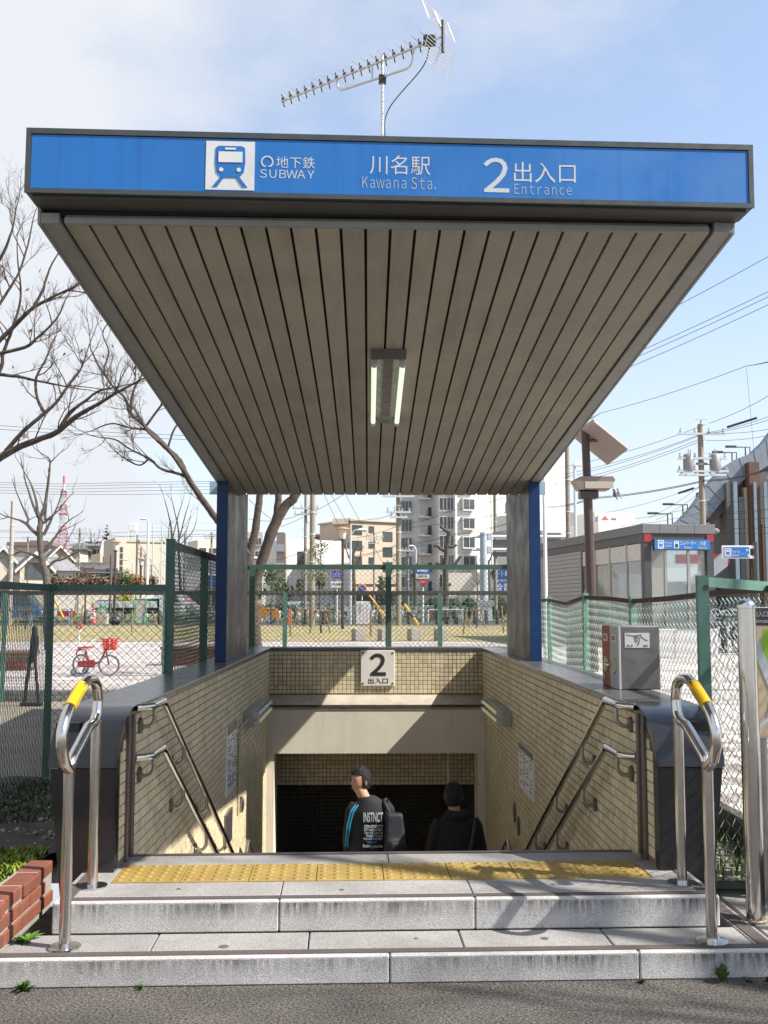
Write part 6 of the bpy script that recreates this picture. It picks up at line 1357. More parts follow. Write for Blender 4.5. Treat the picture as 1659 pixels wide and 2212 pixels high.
for x, y, Y, r_, lb, m in ((268, 1252, 98, .95, 'small dark conical evergreen before the orange hedge', LAUR), (184, 1243, 130, 1.9, 'dark bushy tree before the low grey tiled house', BRUSH), (270, 1296, 80, 1.0, 'yellow green flowering bush behind the flatbed truck', mat('yellow_bush', (.33, .34, .03), .7, isl=.3))):
    b = thing('bush', lb, 'bush', (px(x, Y), Y, PLAZA), 0); c = pz(y, Y) - PLAZA; q = M(); q.cyl((0, 0, 0), (0, 0, c), .12, 5); q.build('stem', BARKG, b); q = M(); leafball(q, (0, 0, c), r_, r_, r_ * 1.2, 800, .09, rg, .25); q.build('crown', m, b, kind='stuff')
# staked young trees
WOOD = mat('stake_wood', (.25, .16, .07), .8, var=.15)
def sapling(label, x, Y, ytop, leafy, seed, stakes=True, m=None):
    t = thing('young_tree', label, 'tree', (px(x, Y), Y, PLAZA), 0, 'staked young trees on the lawn'); rg2 = random.Random(seed); h = pz(ytop, Y) - PLAZA
    path = [Vector((rg2.gauss(0, .03), rg2.gauss(0, .03), h * i / 6)) for i in range(7)]; M().tube(path, [.045 - .005 * i for i in range(7)], 6).build('trunk', BARKG, t, True); q = M(); lv = []
    for i in range(14):
        k = rg2.uniform(.35, 1); a = rg2.uniform(0, 6.28); twig(q, (0, 0, h * k), (math.cos(a), math.sin(a), .9), rg2.uniform(.4, .9) * (1.25 - k * .6), .012, 1, rg2, .6, .6, (3, 3, 2), (lv, 2, 1.0))
    q.build('branches', TWIG, t)
    if leafy:
        q = M()
        for p, d in lv:
            for _ in range(leafy):
                c = p + Vector((rg2.gauss(0, .09), rg2.gauss(0, .09), rg2.gauss(0, .09))); a = Vector((rg2.gauss(0, 1), rg2.gauss(0, 1), rg2.gauss(0, 1))).normalized(); u = a.orthogonal().normalized(); w_ = a.cross(u); q.quad(c - u * .055, c + w_ * .03, c + u * .055, c - w_ * .03)
        q.build('leaves', m or mat('sapling_leaf', (.09, .12, .035), .6, isl=.4), t, kind='stuff')
    if stakes:
        for s_ in (-1, 1): M().cyl((s_ * .42, -.15, 0), (s_ * .16, -.02, 1.05), .035, 7).build('stake', WOOD, t)
        M().cyl((-.36, -.08, .92), (.36, -.08, .92), .032, 7).build('cross_stake', WOOD, t)
    return t
sapling('leafy staked young tree directly below the thick pole', 692, 42, 1190, 3, 1); sapling('bare staked young tree behind the traffic cone', 652, 56, 1215, 0, 2); sapling('young evergreen at the foot of the leaning trunk', 586, 62, 1232, 4, 3); sapling('slender young tree just left of the middle fence post', 843, 62, 1215, 2, 4)
sapling('bare staked sapling left of the gantry pole', 1030, 52, 1215, 0, 5); sapling('bare sapling with yellow stake by the light concrete pole', 15, 48, 1185, 0, 6); sapling('bare sapling before the gabled cream house', 56, 50, 1200, 0, 7); sapling('tall bare sapling rising beside the tall fence post', 362, 46, 1120, 0, 8, False); sapling('thin bare sapling in front of the swooping hall piers', 1430 + 195, 60, 1225, 0, 9, False); sapling('leaf tufted young tree below the brown lamp post', 722, 70, 1235, 2, 10)
# street tree standing out of the picture, whose twigs dapple the steps
lo_ = thing('street_tree', 'bare street tree on the pavement beside the entrance', 'tree', (9.2, .4, 0), 0); lo_.scale = (1.85, 1.85, 1.85); rg2 = random.Random(77); tq, wq = M(), M()
tq.tube([(0, 0, 0), (.05, .1, 1.6), (.0, .2, 3.0)], [.14, .12, .10], 10)
for i in range(9):
    a = i * 2.4; e = rg2.uniform(.5, 1.1); d = Vector((math.cos(a) * math.cos(e), math.sin(a) * math.cos(e), math.sin(e))); p0 = Vector((0, .2, rg2.uniform(2.3, 3.0))); P = [p0, p0 + d * .8, p0 + d * 1.7 + Vector((0, 0, .25)), p0 + d * 2.6 + Vector((0, 0, .6))]; tq.tube(bez(P, 3), [.06 - .0045 * k for k in range(10)], 6)
    for k in range(9): twig(wq, P[1].lerp(P[3], rg2.random()), d + Vector((rg2.gauss(0, .5), rg2.gauss(0, .5), .3)), rg2.uniform(.5, 1.1), .016, 0, rg2, .4, .7, (4, 3))
tq.build('trunk', BARK, lo_, True); wq.build('twigs', TWIG, lo_, kind='stuff')

# ================================================================ poles, wires, lamps, signs
INS = mat('insulator', (.30, .29, .27), .5); STG = mat('galvanised', (.50, .53, .55), .5, .4, var=.06)
def upole(label, x, ytop, Y, r, arms=(), m=POLE, extra=None, top_r=.8):
    t = thing('utility_pole', label, 'utility pole', (px(x, Y), Y, PLAZA), 0); h = pz(ytop, Y) - PLAZA; M().cyl((0, 0, 0), (0, 0, h), r, 10, r * top_r).build('shaft', m, t, True)
    for (ya, w_) in arms:
        z = pz(ya, Y) - PLAZA; a = M().box(-w_ / 2, w_ / 2, -r - .12, -r, z - .05, z + .05).build('crossarm', STG, t); q = M()
        for k in range(4): xx = -w_ / 2 + .1 + k * (w_ - .2) / 3; q.lathe((xx, -r - .06, z + .05), [(.05, 0), (.06, .06), (.03, .12), (.045, .2)], 6)
        q.build('insulator', INS, a)
    q = M(); z = 2.2; k = 0
    while z < h - 1: q.cyl((0, 0, z), ((r + .18) * (1 if k % 2 else -1), 0, z), .014, 4); z += .55; k += 1
    q.build('step_bolts', STG, t); q = M()
    for zz in (h * .35, h * .5, h * .62, h * .8): q.lathe((0, 0, zz), [(r * 1.0, 0), (r * 1.03, .02), (r * 1.0, .06)], 10)
    q.build('band', STG, t)
    return t
upole('thickest concrete pole seen through the canopy opening', 674, 960, 55, .17); upole('slim concrete pole with two crossarms next to the thickest pole', 659, 1050, 75, .13, ((1099, 1.9), (1112, 1.7))); upole('stout concrete pole between the beige and the white apartment buildings', 861, 1030, 58, .165, ((1073, 1.8), (1107, 1.4), (1118, 1.0)))
upole('dark slim pole carrying a transformer before the white apartment block', 881, 1165, 78, .12, ((1190, 1.0),), mat('dark_pole', (.16, .15, .15), .8)); upole('thin distant pole with small crossarms before the beige apartments', 808, 1150, 120, .13, ((1160, 2.2), (1166, 2.0), (1174, 1.2))); upole('concrete pole in front of the white apartment wall near the fin', 1071, 1000, 82, .16)
upole('banded concrete pole behind the solar lamp panel', 1230, 960, 62, .17); upole('light concrete pole before the cream houses', 21, 1084, 60, .14, m=mat('light_pole', (.34, .31, .29), .8)); upole('distant pole with many insulators beside the lattice tower', 168, 1141, 150, .16, ((1146, 2.0), (1152, 2.4)))
upole('distant pole with a lamp bracket behind the pollarded tree', 56, 1160, 150, .14, ((1163, 1.6),)); upole('far pole with double arms above the tall side fence', 397, 1155, 140, .16, ((1160, 2.2), (1166, 2))); upole('far pole topped by crossarms near the canopy fin', 455, 1150, 130, .15, ((1158, 2.0), (1164, 1.6)))
tp = upole('utility pole with two transformers beside the swooping roof', 1523, 915, 48, .155, ((937, 2.2), (990, 2.3), (1018, 2.4), (1026, 2.2))); OFFZ = PLAZA
TRM = mat('transformer', (.24, .24, .24), .5, .3)
for s_ in (-1, 1): z0_ = pz(1017, 48) - PLAZA; tr = M().lathe((s_ * .62, -.1, z0_), [(.24, 0), (.26, .05), (.26, .72), (.20, .80), (.06, .84)], 12).build('transformer', TRM, tp, True); M().box(s_ * .62 - .02, s_ * .62 + .02, -.12, -.08, z0_ + .8, z0_ + 1.05).box(s_ * .62 + .08, s_ * .62 + .11, -.12, -.08, z0_ + .76, z0_ + 1.0).build('bushing', INS, tr)
M().box(-.3, .3, -.2, -.16, pz(905, 48) - PLAZA - .03, pz(905, 48) - PLAZA).cyl((0, -.0, pz(918, 48) - PLAZA), (0, -.18, pz(905, 48) - PLAZA), .04, 6).build('top_bracket', STG, tp)
def wire(label, pts, r=.014, sag=.0, m=WIREB, grp=None):
    P = [onY(x, y, Y) for x, y, Y in pts]; C = []
    for a, b in zip(P, P[1:]):
        for k in range(10): t_ = k / 10; p = a.lerp(b, t_); p.z -= sag * 4 * t_ * (1 - t_); C.append(p)
    C.append(P[-1]); o = M().tube(C, r, 4, False).build('power_line', m); tag(o, label, 'cable', grp or label + 's'); return o
def zr(x, y): return (1212.8 + .269 * x, 788.3 + .269 * y)
def zl(x, y): return (.16447 * x, 970.2 + .16447 * y)
def zc(x, y): return (515.4 + .3655 * x, 1030.9 + .3655 * y)
wl_ = 'high thin cable crossing the sky above the elevator house'
for (a, b) in (((1180, 843), (1800, 560)), ((1180, 852), (1800, 572)), ((1180, 866), (1800, 590)), ((1180, 800), (1800, 475))): wire(wl_, [(*a, 42), (*b, 34)], .011, .15)
wl_ = 'looped twin cable climbing to the frame edge beside the solar panel'
for dz in (0, 5): wire(wl_, [(1200, 928 + dz, 50), (*zr(320, 385), 46), (*zr(1480, 10), 38), (1800, 735 + dz, 33)], .011, .1)
wl_ = 'cable from the transformer pole towards the canopy edge'
for a, b in (((240, 810), (1150, 545)), ((250, 830), (1150, 552)), ((250, 890), (1150, 600)), ((250, 870), (1150, 580)), ((300, 735), (1150, 480))): p = zr(*a); q0 = zr(*b); d_ = ((p[0] - q0[0]), (p[1] - q0[1])); wire(wl_, [(q0[0] + d_[0] * 1.5, q0[1] + d_[1] * 1.42, 58), (*q0, 47.8)], .012, .25)
wl_ = 'cable from the transformer pole towards the frame edge'
for a, b in (((1160, 545), (1659, 385)), ((1160, 552), (1659, 410)), ((1160, 545), (1659, 485)), ((1160, 605), (1659, 535)), ((1180, 470), (1659, 220))): q1 = zr(*b); q0 = zr(*a); d_ = (q1[0] - q0[0], q1[1] - q0[1]); wire(wl_, [(*q0, 47.8), (q0[0] + d_[0] * 1.6, q0[1] + d_[1] * 1.62, 42)], .012, .2)
c0, c1 = zr(1330, 500), zr(1570, 425); o = M().cyl(onY(*c0, 45.9), onY(*c1, 45.2), .055, 6).build('cable_sleeve', WIREB); tag(o, 'thick black sleeve clipped on the cable right of the transformer pole', 'cable sleeve')
c0, c1 = zr(940, 1030), zr(1060, 990); o = M().cyl(onY(*c0, 49), onY(*c1, 48), .05, 6).build('cable_sleeve', WIREB); tag(o, 'thick black sleeve left of the transformer pole, below the pigeons', 'cable sleeve')
wl_ = 'thick low cable bundle where two pigeons sit'
for dz in (0, 9): wire(wl_, [(*zr(-140, 1140 + dz), 58), (*zr(250, 1065 + dz), 53), (*zr(1150, 925 + dz), 47.8), (*zr(1659, 835 + dz), 44), (*zr(2000, 760 + dz), 42)], .02, .12)
wl_ = 'faint cable dropping from the transformer pole behind the elevator house'
for pts in ([(280, 1200), (940, 1030), (1150, 950)], [(700, 1230), (1140, 955)], [(760, 1245), (1145, 1000)], [(500, 1245), (1140, 1120), (1700, 1040)], [(480, 1290), (1150, 1180), (1750, 1140)]): wire(wl_, [(*zr(*p), 50 - i) for i, p in enumerate(pts)], .010, .1)
wl_ = 'straight cable crossing in front of the swooping hall'
for y0_, y1_ in ((1230, 1215), (1300, 1290), (1330, 1345), (1200, 1140)): wire(wl_, [(*zr(1160, y0_), 47.8), (*zr(1800, y1_), 44)], .012, .1)
wire('single vertical wire hanging near the frame edge', [(*zr(1485, 20), 40), (*zr(1520, 400), 41), (*zr(1550, 750), 42)], .008)
for i, (x, y, m_) in enumerate(((428, 1035, mat('pigeon_dark', (.09, .09, .10), .8)), (460, 1028, mat('pigeon_light', (.40, .39, .38), .8)))):
    c = onY(*zr(x, y), 51.2); t = thing('pigeon', ('dark pigeon on the thick cable', 'pale pigeon on the thick cable')[i], 'bird', c, 0, 'pigeons on the cable'); M().ball((0, 0, 0), .13, 8, 6, (.75, 1, 1.25)).ball((-.05, -.02, .19), .065, 7, 5).hexa([(.0, -.03, -.1), (.0, .03, -.1), (.06, .03, -.1), (.06, -.03, -.1), (.12, -.03, -.3), (.12, .03, -.3), (.16, .03, -.3), (.16, -.03, -.3)]).build('body', m_, t, True)
wl_ = 'one of five parallel cables above the cream houses'
for wn_, (y0_, y1_, y2_) in zip(('topmost', 'second', 'middle', 'fourth', 'lowest'), ((435, 458, 440), (463, 490, 470), (500, 527, 508), (538, 565, 550), (575, 597, 597))): wire(wn_ + ' of the five parallel cables above the cream houses', [(-60, zl(0, y0_ - 8)[1], 62), (*zl(820, y1_), 60), (273, zl(0, y2_)[1], 59), (560, zl(0, y2_ - 28)[1], 57)], .013, 0, WIREB, 'parallel cables above the cream houses')
wl_ = 'sagging cable through the big bare tree'
for a in ((918, 948), (926, 957)): wire(wl_, [(-60, a[0] - 3, 40), (150, a[0] + 12, 40), (560, a[1], 40)], .010)
wl_ = 'low cable strung along the house roofs'
for y0_, y1_, y2_ in ((1062, 1110, 1085), (1160, 1175, 1130), (1080, 1120, 1160)): wire(wl_, [(-30, zl(0, y0_)[1], 110), (*zl(1000, y1_), 140), (330, zl(0, y2_)[1], 120), (520, zl(0, y2_ - 20)[1], 110)], .022)
wl_ = 'black cable looping across the canopy opening'
for pts in ([(640, 470), (930, 400), (1260, 335), (1640, 255)], [(640, 478), (930, 408), (1260, 343), (1640, 262)], [(640, 365), (930, 292)], [(980, 275), (1250, 200), (1640, 92)], [(980, 300), (1640, 195)], [(990, 415), (1640, 300)], [(640, 240), (780, 248), (930, 205)], [(60, 245), (260, 250), (430, 180)], [(60, 130), (260, 290), (640, 90)], [(200, 490), (390, 430), (640, 345)]): wire(wl_, [(*zc(*p), 64 - i) for i, p in enumerate(pts)], .016, .12)
wl_ = 'taut guy wire falling across the beige apartment house'
for a, b in (((500, 90), (620, 345)), ((545, 100), (640, 270)), ((630, 100), (865, 530))): wire(wl_, [(*zc(*a), 58), (*zc(*b), 60)], .012)
# net poles and street lamps
def lamp(name, label, x, ytop, Y, r, m, kind, hx=0.):
    t = thing(name, label, 'street lamp', (px(x, Y), Y, PLAZA), 0); h = pz(ytop, Y) - PLAZA; M().cyl((0, 0, 0), (0, 0, h), r, 8, r * .75).build('pole', m, t, True)
    if kind == 'arm':
        M().tube(bez([(0, 0, h - .05), (hx * .4, 0, h + .25), (hx, 0, h + .3)], 4), r * .5, 6).build('arm', m, t); M().ball((hx * 1.15, 0, h + .28), .22, 8, 6, (1.5, .8, .5)).build('head', mat('lamp_head', (.62, .62, .60), .4), t, True)
    elif kind == 'lantern':
        M().lathe((0, 0, h), [(.10, 0), (.14, .05), (.10, .1)], 10).build('collar', GRN, t); M().lathe((0, 0, h + .1), [(.12, 0), (.20, .42), (.20, .44)], 10).build('globe', mat('lantern_glass', (.60, .56, .48), .3), t, True); M().lathe((0, 0, h + .55), [(.34, 0), (.30, .06), (.05, .14)], 12).build('hood', mat('hood_bronze', (.30, .17, .12), .5), t, True)
    elif kind == 'box': M().box(-.06, .55, -.1, .1, h - .05, h + .12, .01).build('head', mat('lamp_head', None), t)
lamp('street_lamp', 'dark lamp post with glass lantern and green collar before the beige apartments', 740, 1168, 50, .085, BRN, 'lantern'); lamp('street_lamp', 'silver street lamp arching over the lantern post', 757, 1155, 62, .09, STG, 'arm', .6); lamp('street_lamp', 'white curved street lamp before the white apartment block', 899, 1186, 92, .10, STG, 'arm', -.45); lamp('street_lamp', 'silver pole with box head behind the solar lamp', 1246, 1004, 50, .085, STG, 'box')
lamp('street_lamp', 'brown lantern post before the stair tower hall', 247, 1192, 62, .085, BRN, 'lantern'); lamp('street_lamp', 'small lantern post in front of the low white annexe', 303, 1224, 80, .09, BRN, 'lantern'); lamp('street_lamp', 'white pole with two side lamps before the cream hall', 317, 1128, 95, .14, mat('white_pole', (.62, .58, .58), .6), 'arm', -.4); lamp('street_lamp', 'curved grey lamp on the hall front', 285, 1215, 110, .07, STG, 'arm', -.7); lamp('street_lamp', 'second curved grey lamp on the hall front', 343, 1218, 110, .07, STG, 'arm', .7)
lamp('street_lamp', 'slim grey pole left of the leaning trunk', 566, 1215, 70, .07, STG, 'arm', -.4)
for i, (x, yt, Y) in enumerate(((238, 1200, 70), (293, 1155, 120), (328, 1130, 160), (347, 1133, 160), (367, 1135, 160), (401, 1136, 160))):
    o = M().cyl((0, 0, 0), (0, 0, pz(yt, Y) - PLAZA), .08 if Y < 150 else .11, 6).build('net_pole', mat('net_pole_dark', (.10, .08, .08), .7) if i < 2 else STG); o.location = (px(x, Y), Y, PLAZA); tag(o, ('black post beside the brown lantern post', 'thin dark post across the cream hall')[i] if i < 2 else 'thin ball net pole above the cream hall', 'pole', 'ball net poles')
q = M()
for y0_, y1_ in ((1130, 1135), (1140, 1150), (1150, 1160)): q.cyl(onY(328, y0_, 160), onY(470, y1_ - 5, 160), .03, 4)
tag(q.build('ball_net', STG), 'top ropes of a ball net strung between thin poles', 'net')
# road sign gantry
GY = 72.; gt = thing('sign_gantry', 'pale blue road sign gantry with two arms and the backs of two sign boards', 'gantry', (px(1046, GY), GY, PLAZA), 0); gm = mat('gantry_blue', (.34, .39, .42), .5, var=.05); gx = lambda x: px(x, GY) - gt.location.x
M().cyl((0, 0, 0), (0, 0, pz(1150, GY) - PLAZA), .30, 14, .26).build('pole', gm, gt, True)
for y in (1159, 1187): M().cyl((-.75, 0, pz(y, GY) - PLAZA), (gx(1230), 0, pz(y, GY) - PLAZA), .11, 10, .10).build('arm', WPAINT, gt, True); M().box(.25, .6, -.16, .16, pz(y, GY) - PLAZA - .25, pz(y, GY) - PLAZA + .25, .03).build('clamp', STG, gt)
for x0, x1, y0_, y1_ in ((1066, 1120, 1165, 1183), (1066, 1120, 1148, 1156), (1066, 1120, 1192, 1202), (1176, 1215, 1150, 1172)): M().box(gx(x0), gx(x1), .15, .2, pz(y1_, GY) - PLAZA, pz(y0_, GY) - PLAZA).build('sign_back', mat('sign_back_grey', (.13, .14, .15), .5), gt)
M().box(-.42, .62, -.55, -.31, 1.05, pz(1297, GY) - PLAZA, .02).build('control_cabinet', mat('cabinet_grey', (.25, .25, .235), .6, var=.05), gt); M().box(-.3, .5, -.5, -.35, 0, 1.04).build('cabinet_stand', STG, gt)
# traffic signs
def sgn_(label, x, Y, ytop, boards, pm=WPAINT, r=.05):
    t = thing('traffic_sign', label, 'road sign', (px(x, Y), Y, PLAZA), 0); M().cyl((0, 0, 0), (0, 0, pz(ytop, Y) - PLAZA), r, 8).build('post', pm, t, True); boards(t, Y); return t
SBL = mat('road_blue', (.014, .07, .36), .45, var=.03); SRD = mat('road_red', (.36, .022, .015), .45, var=.03); ORG = mat('fade_orange', (.60, .22, .10), .5, var=.1)
def b1(t, Y):
    z0_, z1_ = pz(1252, Y) - PLAZA, pz(1228, Y) - PLAZA; b = M().box(-.42, .42, -.08, -.06, z0_, z1_, .0).build('sign_plate', ORG, t); M().box(-.36, .36, -.086, -.081, z0_ + .06, z1_ - .12).build('sign_face', SBL, b); q = M(); c = (z0_ + z1_) / 2 - .05
    for s_ in (-1, 1): wheel(q, (s_ * .17, -.09, c - .05), .10, (0, 1, 0), .014, 12)
    q.tube([(-.17, -.09, c - .05), (-.05, -.09, c + .12), (.10, -.09, c + .12), (.17, -.09, c - .05)], .013, 4).tube([(-.06, -.09, c + .16), (-.02, -.09, c - .05), (.10, -.09, c + .12)], .013, 4).cyl((.08, -.09, c + .17), (.16, -.09, c + .19), .013, 4); q.build('bicycle_mark', WHITE, b)
    s = M().box(-.40, .40, -.08, -.06, pz(1269, Y) - PLAZA, pz(1256, Y) - PLAZA).build('sub_plate', WPAINT, t); text('歩行者優先', (-.34, .34, pz(1266, Y) - PLAZA, pz(1259, Y) - PLAZA), BLACK, s, 'lettering', .003, .0, 'y', -.083)
sgn_('blue bicycle sign with small white plate on a white post', 728, 66, 1226, b1)
def b2(t, Y):
    z = pz(1272, Y) - PLAZA; b = M().lathe((0, -.09, z), [(.30, 0), (.32, .01), (.32, .02)], 20, 'y').build('sign_plate', ORG, t); M().lathe((0, -.098, z), [(.235, 0), (.235, .008)], 20, 'y').build('sign_face', SBL, b); M().box(-.30, .30, -.106, -.1, -.028, .028, 0, Matrix.Rotation(R(45), 3, 'Y'), (0, 0, z)).build('slash', ORG, b)
sgn_('round no parking sign behind the yellow guy wire cover', 782, 66, 1264, b2, r=.035)
def b3(t, Y):
    z0_, z1_ = pz(1239, Y) - PLAZA, pz(1226, Y) - PLAZA; b = M().box(-.50, .50, -.09, -.06, z0_, z1_).build('sign_plate', SBL, t); c = (z0_ + z1_) / 2; q = M().box(-.38, .12, -.096, -.091, c - .07, c + .07); q.add([(.10, -.094, c - .15), (.36, -.094, c), (.10, -.094, c + .15)], [(0, 1, 2)]); q.build('arrow', WHITE, b)
    s = M().box(-.40, .40, -.09, -.06, pz(1250, Y) - PLAZA, pz(1241, Y) - PLAZA).build('sub_plate', WPAINT, t); text('自転車を除く', (-.34, .34, pz(1249, Y) - PLAZA + .03, pz(1242, Y) - PLAZA), BLACK, s, 'lettering', .003, 0, 'y', -.093)
    zt__, zb__ = pz(1251, Y) - PLAZA, pz(1270, Y) - PLAZA; s2 = M().prism([(-.36, zt__), (.36, zt__), (0, zb__)], 'y', -.09, -.06).build('stop_plate', SRD, t); text('止まれ', (-.17, .17, zt__ - .24, zt__ - .07), WHITE, s2, 'lettering', .003, .01, 'y', -.093)
sgn_('one way arrow sign above an inverted red stop triangle', 914, 66, 1225, b3)
wb = thing('notice_board', 'upright white notice board with red and black columns on the lawn', 'notice', (px(785, 60), 60, PLAZA), 0); M().box(-.42, .42, 0, .05, .05, pz(1299, 60) - PLAZA, .01).build('board', WPAINT, wb); zz = pz(1299, 60) - PLAZA
M().box(-.40, .40, -.004, -.001, .08, zz - .03).build('face', mat('face_white', (.62, .62, .63), .5), wb); text('自転車', (-.30, -.12, zz - .65, zz - .12), mat('faded_ink', (.25, .24, .24), .6), wb, 'lettering', .002, 0, 'y', -.006); q = M(); rg = random.Random(4)
for cx_, m_ in ((-.2, 0), (0, 0), (.2, 1)):
    z = zz - .2
    while z > .2:
        q.box(cx_ - .03, cx_ + .03, -.006, -.0042, z - .06, z); z -= .1
q.build('print', mat('faded_red', (.42, .12, .12), .6), wb, kind='stuff')
for i, (a, b, Y, lb) in enumerate((((790, 1276), (836, 1336), 60, 'yellow guy wire cover slanting behind the white notice board'), ((873, 1305), (903, 1350), 56, 'yellow and black guy wire cover lying towards the stone seats'), ((113, 1284), (138, 1336), 58, 'yellow guy wire cover slanting beside the corner fence post'), ((806, 1300), (826, 1330), 62, 'short yellow guy wire cover behind the longer one'))):
    t = thing('guy_cover', lb, 'guy wire cover', onY(*b, Y), 0, None, True); A, B = onY(*a, Y), onY(*b, Y); r_ = .055 if i != 1 else .085; M().cyl(A, B, r_, 8).build('cover', mat('guard_yellow', (.52, .29, .018), .5, var=.06), t, True)
    if i == 1: M().cyl(A.lerp(B, .38), A.lerp(B, .66), r_ + .006, 8).build('black_band', BLACK, t)
# bollards, cones, stakes, barriers
BOL = mat('bollard_brown', (.075, .055, .045), .7, var=.15); bm_ = M().lathe((0, 0, 0), [(.115, 0), (.12, .02), (.12, .80), (.105, .86), (.03, .88)], 10).mesh('bollard', BOL, True)
for x in (639, 660, 699, 707, 760, 821, 884, 945, 965, 985, 1005, 1027, 1050, 1075, 345, 186): o = inst(bm_, 'bollard', None, (px(x, 62), 62 + (x % 3) * .2, PLAZA)); tag(o, 'short brown wooden look bollard along the street edge', 'bollard', 'brown bollards along the street edge')
CON = mat('cone_red', (.62, .07, .03), .5)
for i, (x, Y, yt, lb) in enumerate(((625, 63, 1317, 'plain red traffic cone by the orange car'), (203, 66, 1306, 'red traffic cone with white bands by the scooter'), (219, 67, 1316, 'leaning red and white cone next to the scooter'), (470, 62, 1311, 'red cone seen through the tall side fence'))):
    t = thing('traffic_cone', lb, 'traffic cone', (px(x, Y), Y, PLAZA), 0, 'red traffic cones'); h = max(.7, pz(yt, Y) - PLAZA); M().lathe((0, 0, .03), [(.17, 0), (.15, .04), (.05, h - .03), (.03, h)], 12).build('cone', CON, t, True); M().box(-.22, .22, -.22, .22, 0, .035, .01).build('foot', CON, t)
    if i in (1, 2): M().lathe((0, 0, h * .4), [(.122, 0), (.10, h * .16)], 12).lathe((0, 0, h * .7), [(.082, 0), (.062, h * .12)], 12).build('band', WPAINT, t)
    if i == 2: t.rotation_euler = (0, R(16), 0)
for i, (x, yt, yb, Y, ln) in enumerate(((286, 1318, 1366, 44, 0), (241, 1300, 1344, 62, 0), (266, 1302, 1346, 62, 0), (211, 1312, 1346, 62, 0), (155, 1311, 1350, 56, 0), (173, 1305, 1346, 60, .05), (345, 1319, 1358, 50, -.12), (999, 1320, 1370, 41, .06), (1088, 1308, 1366, 43, -.03), (700 - 72, 1315, 1375, 38, 0), (801, 1318, 1375, 38, 0))):
    h = (yb - yt) * Y / FPX; o = M().cyl((ln * 3, 0, h), (0, 0, -.1), .038, 7).build('wooden_stake', WOOD); o.location = (px(x, Y), Y, PLAZA + .01); tag(o, 'wooden stake standing in the dry lawn', 'stake', 'wooden stakes in the dry lawn')
br = thing('tube_barrier', 'blue tube barrier with red boards near the corner fence post', 'barrier', (px(124, 62), 62, PLAZA), 0); M().tube(fillet([(-1.6, 0, 0), (-1.6, 0, .9), (.72, 0, .9), (.72, 0, 0)], .15), .035, 8).cyl((-1.6, 0, .45), (.72, 0, .45), .03, 8).build('hoop', mat('barrier_blue', (.12, .25, .48), .5), br, True); M().box(.0, .95, .2, .26, .42, .82).build('red_board', SRD, br); M().box(.95, 1.02, .2, .27, 0, 1.0).box(-.07, .0, .2, .27, 0, 1.0).build('board_post', WOOD, br)
gb = thing('easel_board', 'grey board in a green tube easel before the flatbed truck', 'sign', (px(304, 60), 60, PLAZA), 0); M().box(-.28, .28, .0, .03, .12, pz(1294, 60) - PLAZA).build('board', mat('grey_board', (.40, .38, .33), .7, var=.08), gb); zz = pz(1294, 60) - PLAZA; q = M()
for s_ in (-1, 1): q.tube([(s_ * .40, -.1, 0), (s_ * .30, 0, zz), (s_ * .30, .0, zz)], .025, 6).cyl((s_ * .3, 0, zz), (s_ * .3, .5, 0), .022, 6)
q.cyl((-.3, 0, zz), (.3, 0, zz), .025, 6).cyl((-.38, -.08, .12), (.38, -.08, .12), .025, 6); q.build('easel', mat('easel_green', (.03, .30, .10), .5), gb)
wbx = thing('wooden_box', 'pale wooden crate block beside the leaning cone', 'crate', (px(222, 63), 63, PLAZA), 0); M().box(-.32, .32, -.25, .25, 0, .62, .01).build('body', mat('crate_pale', (.42, .36, .27), .8), wbx)
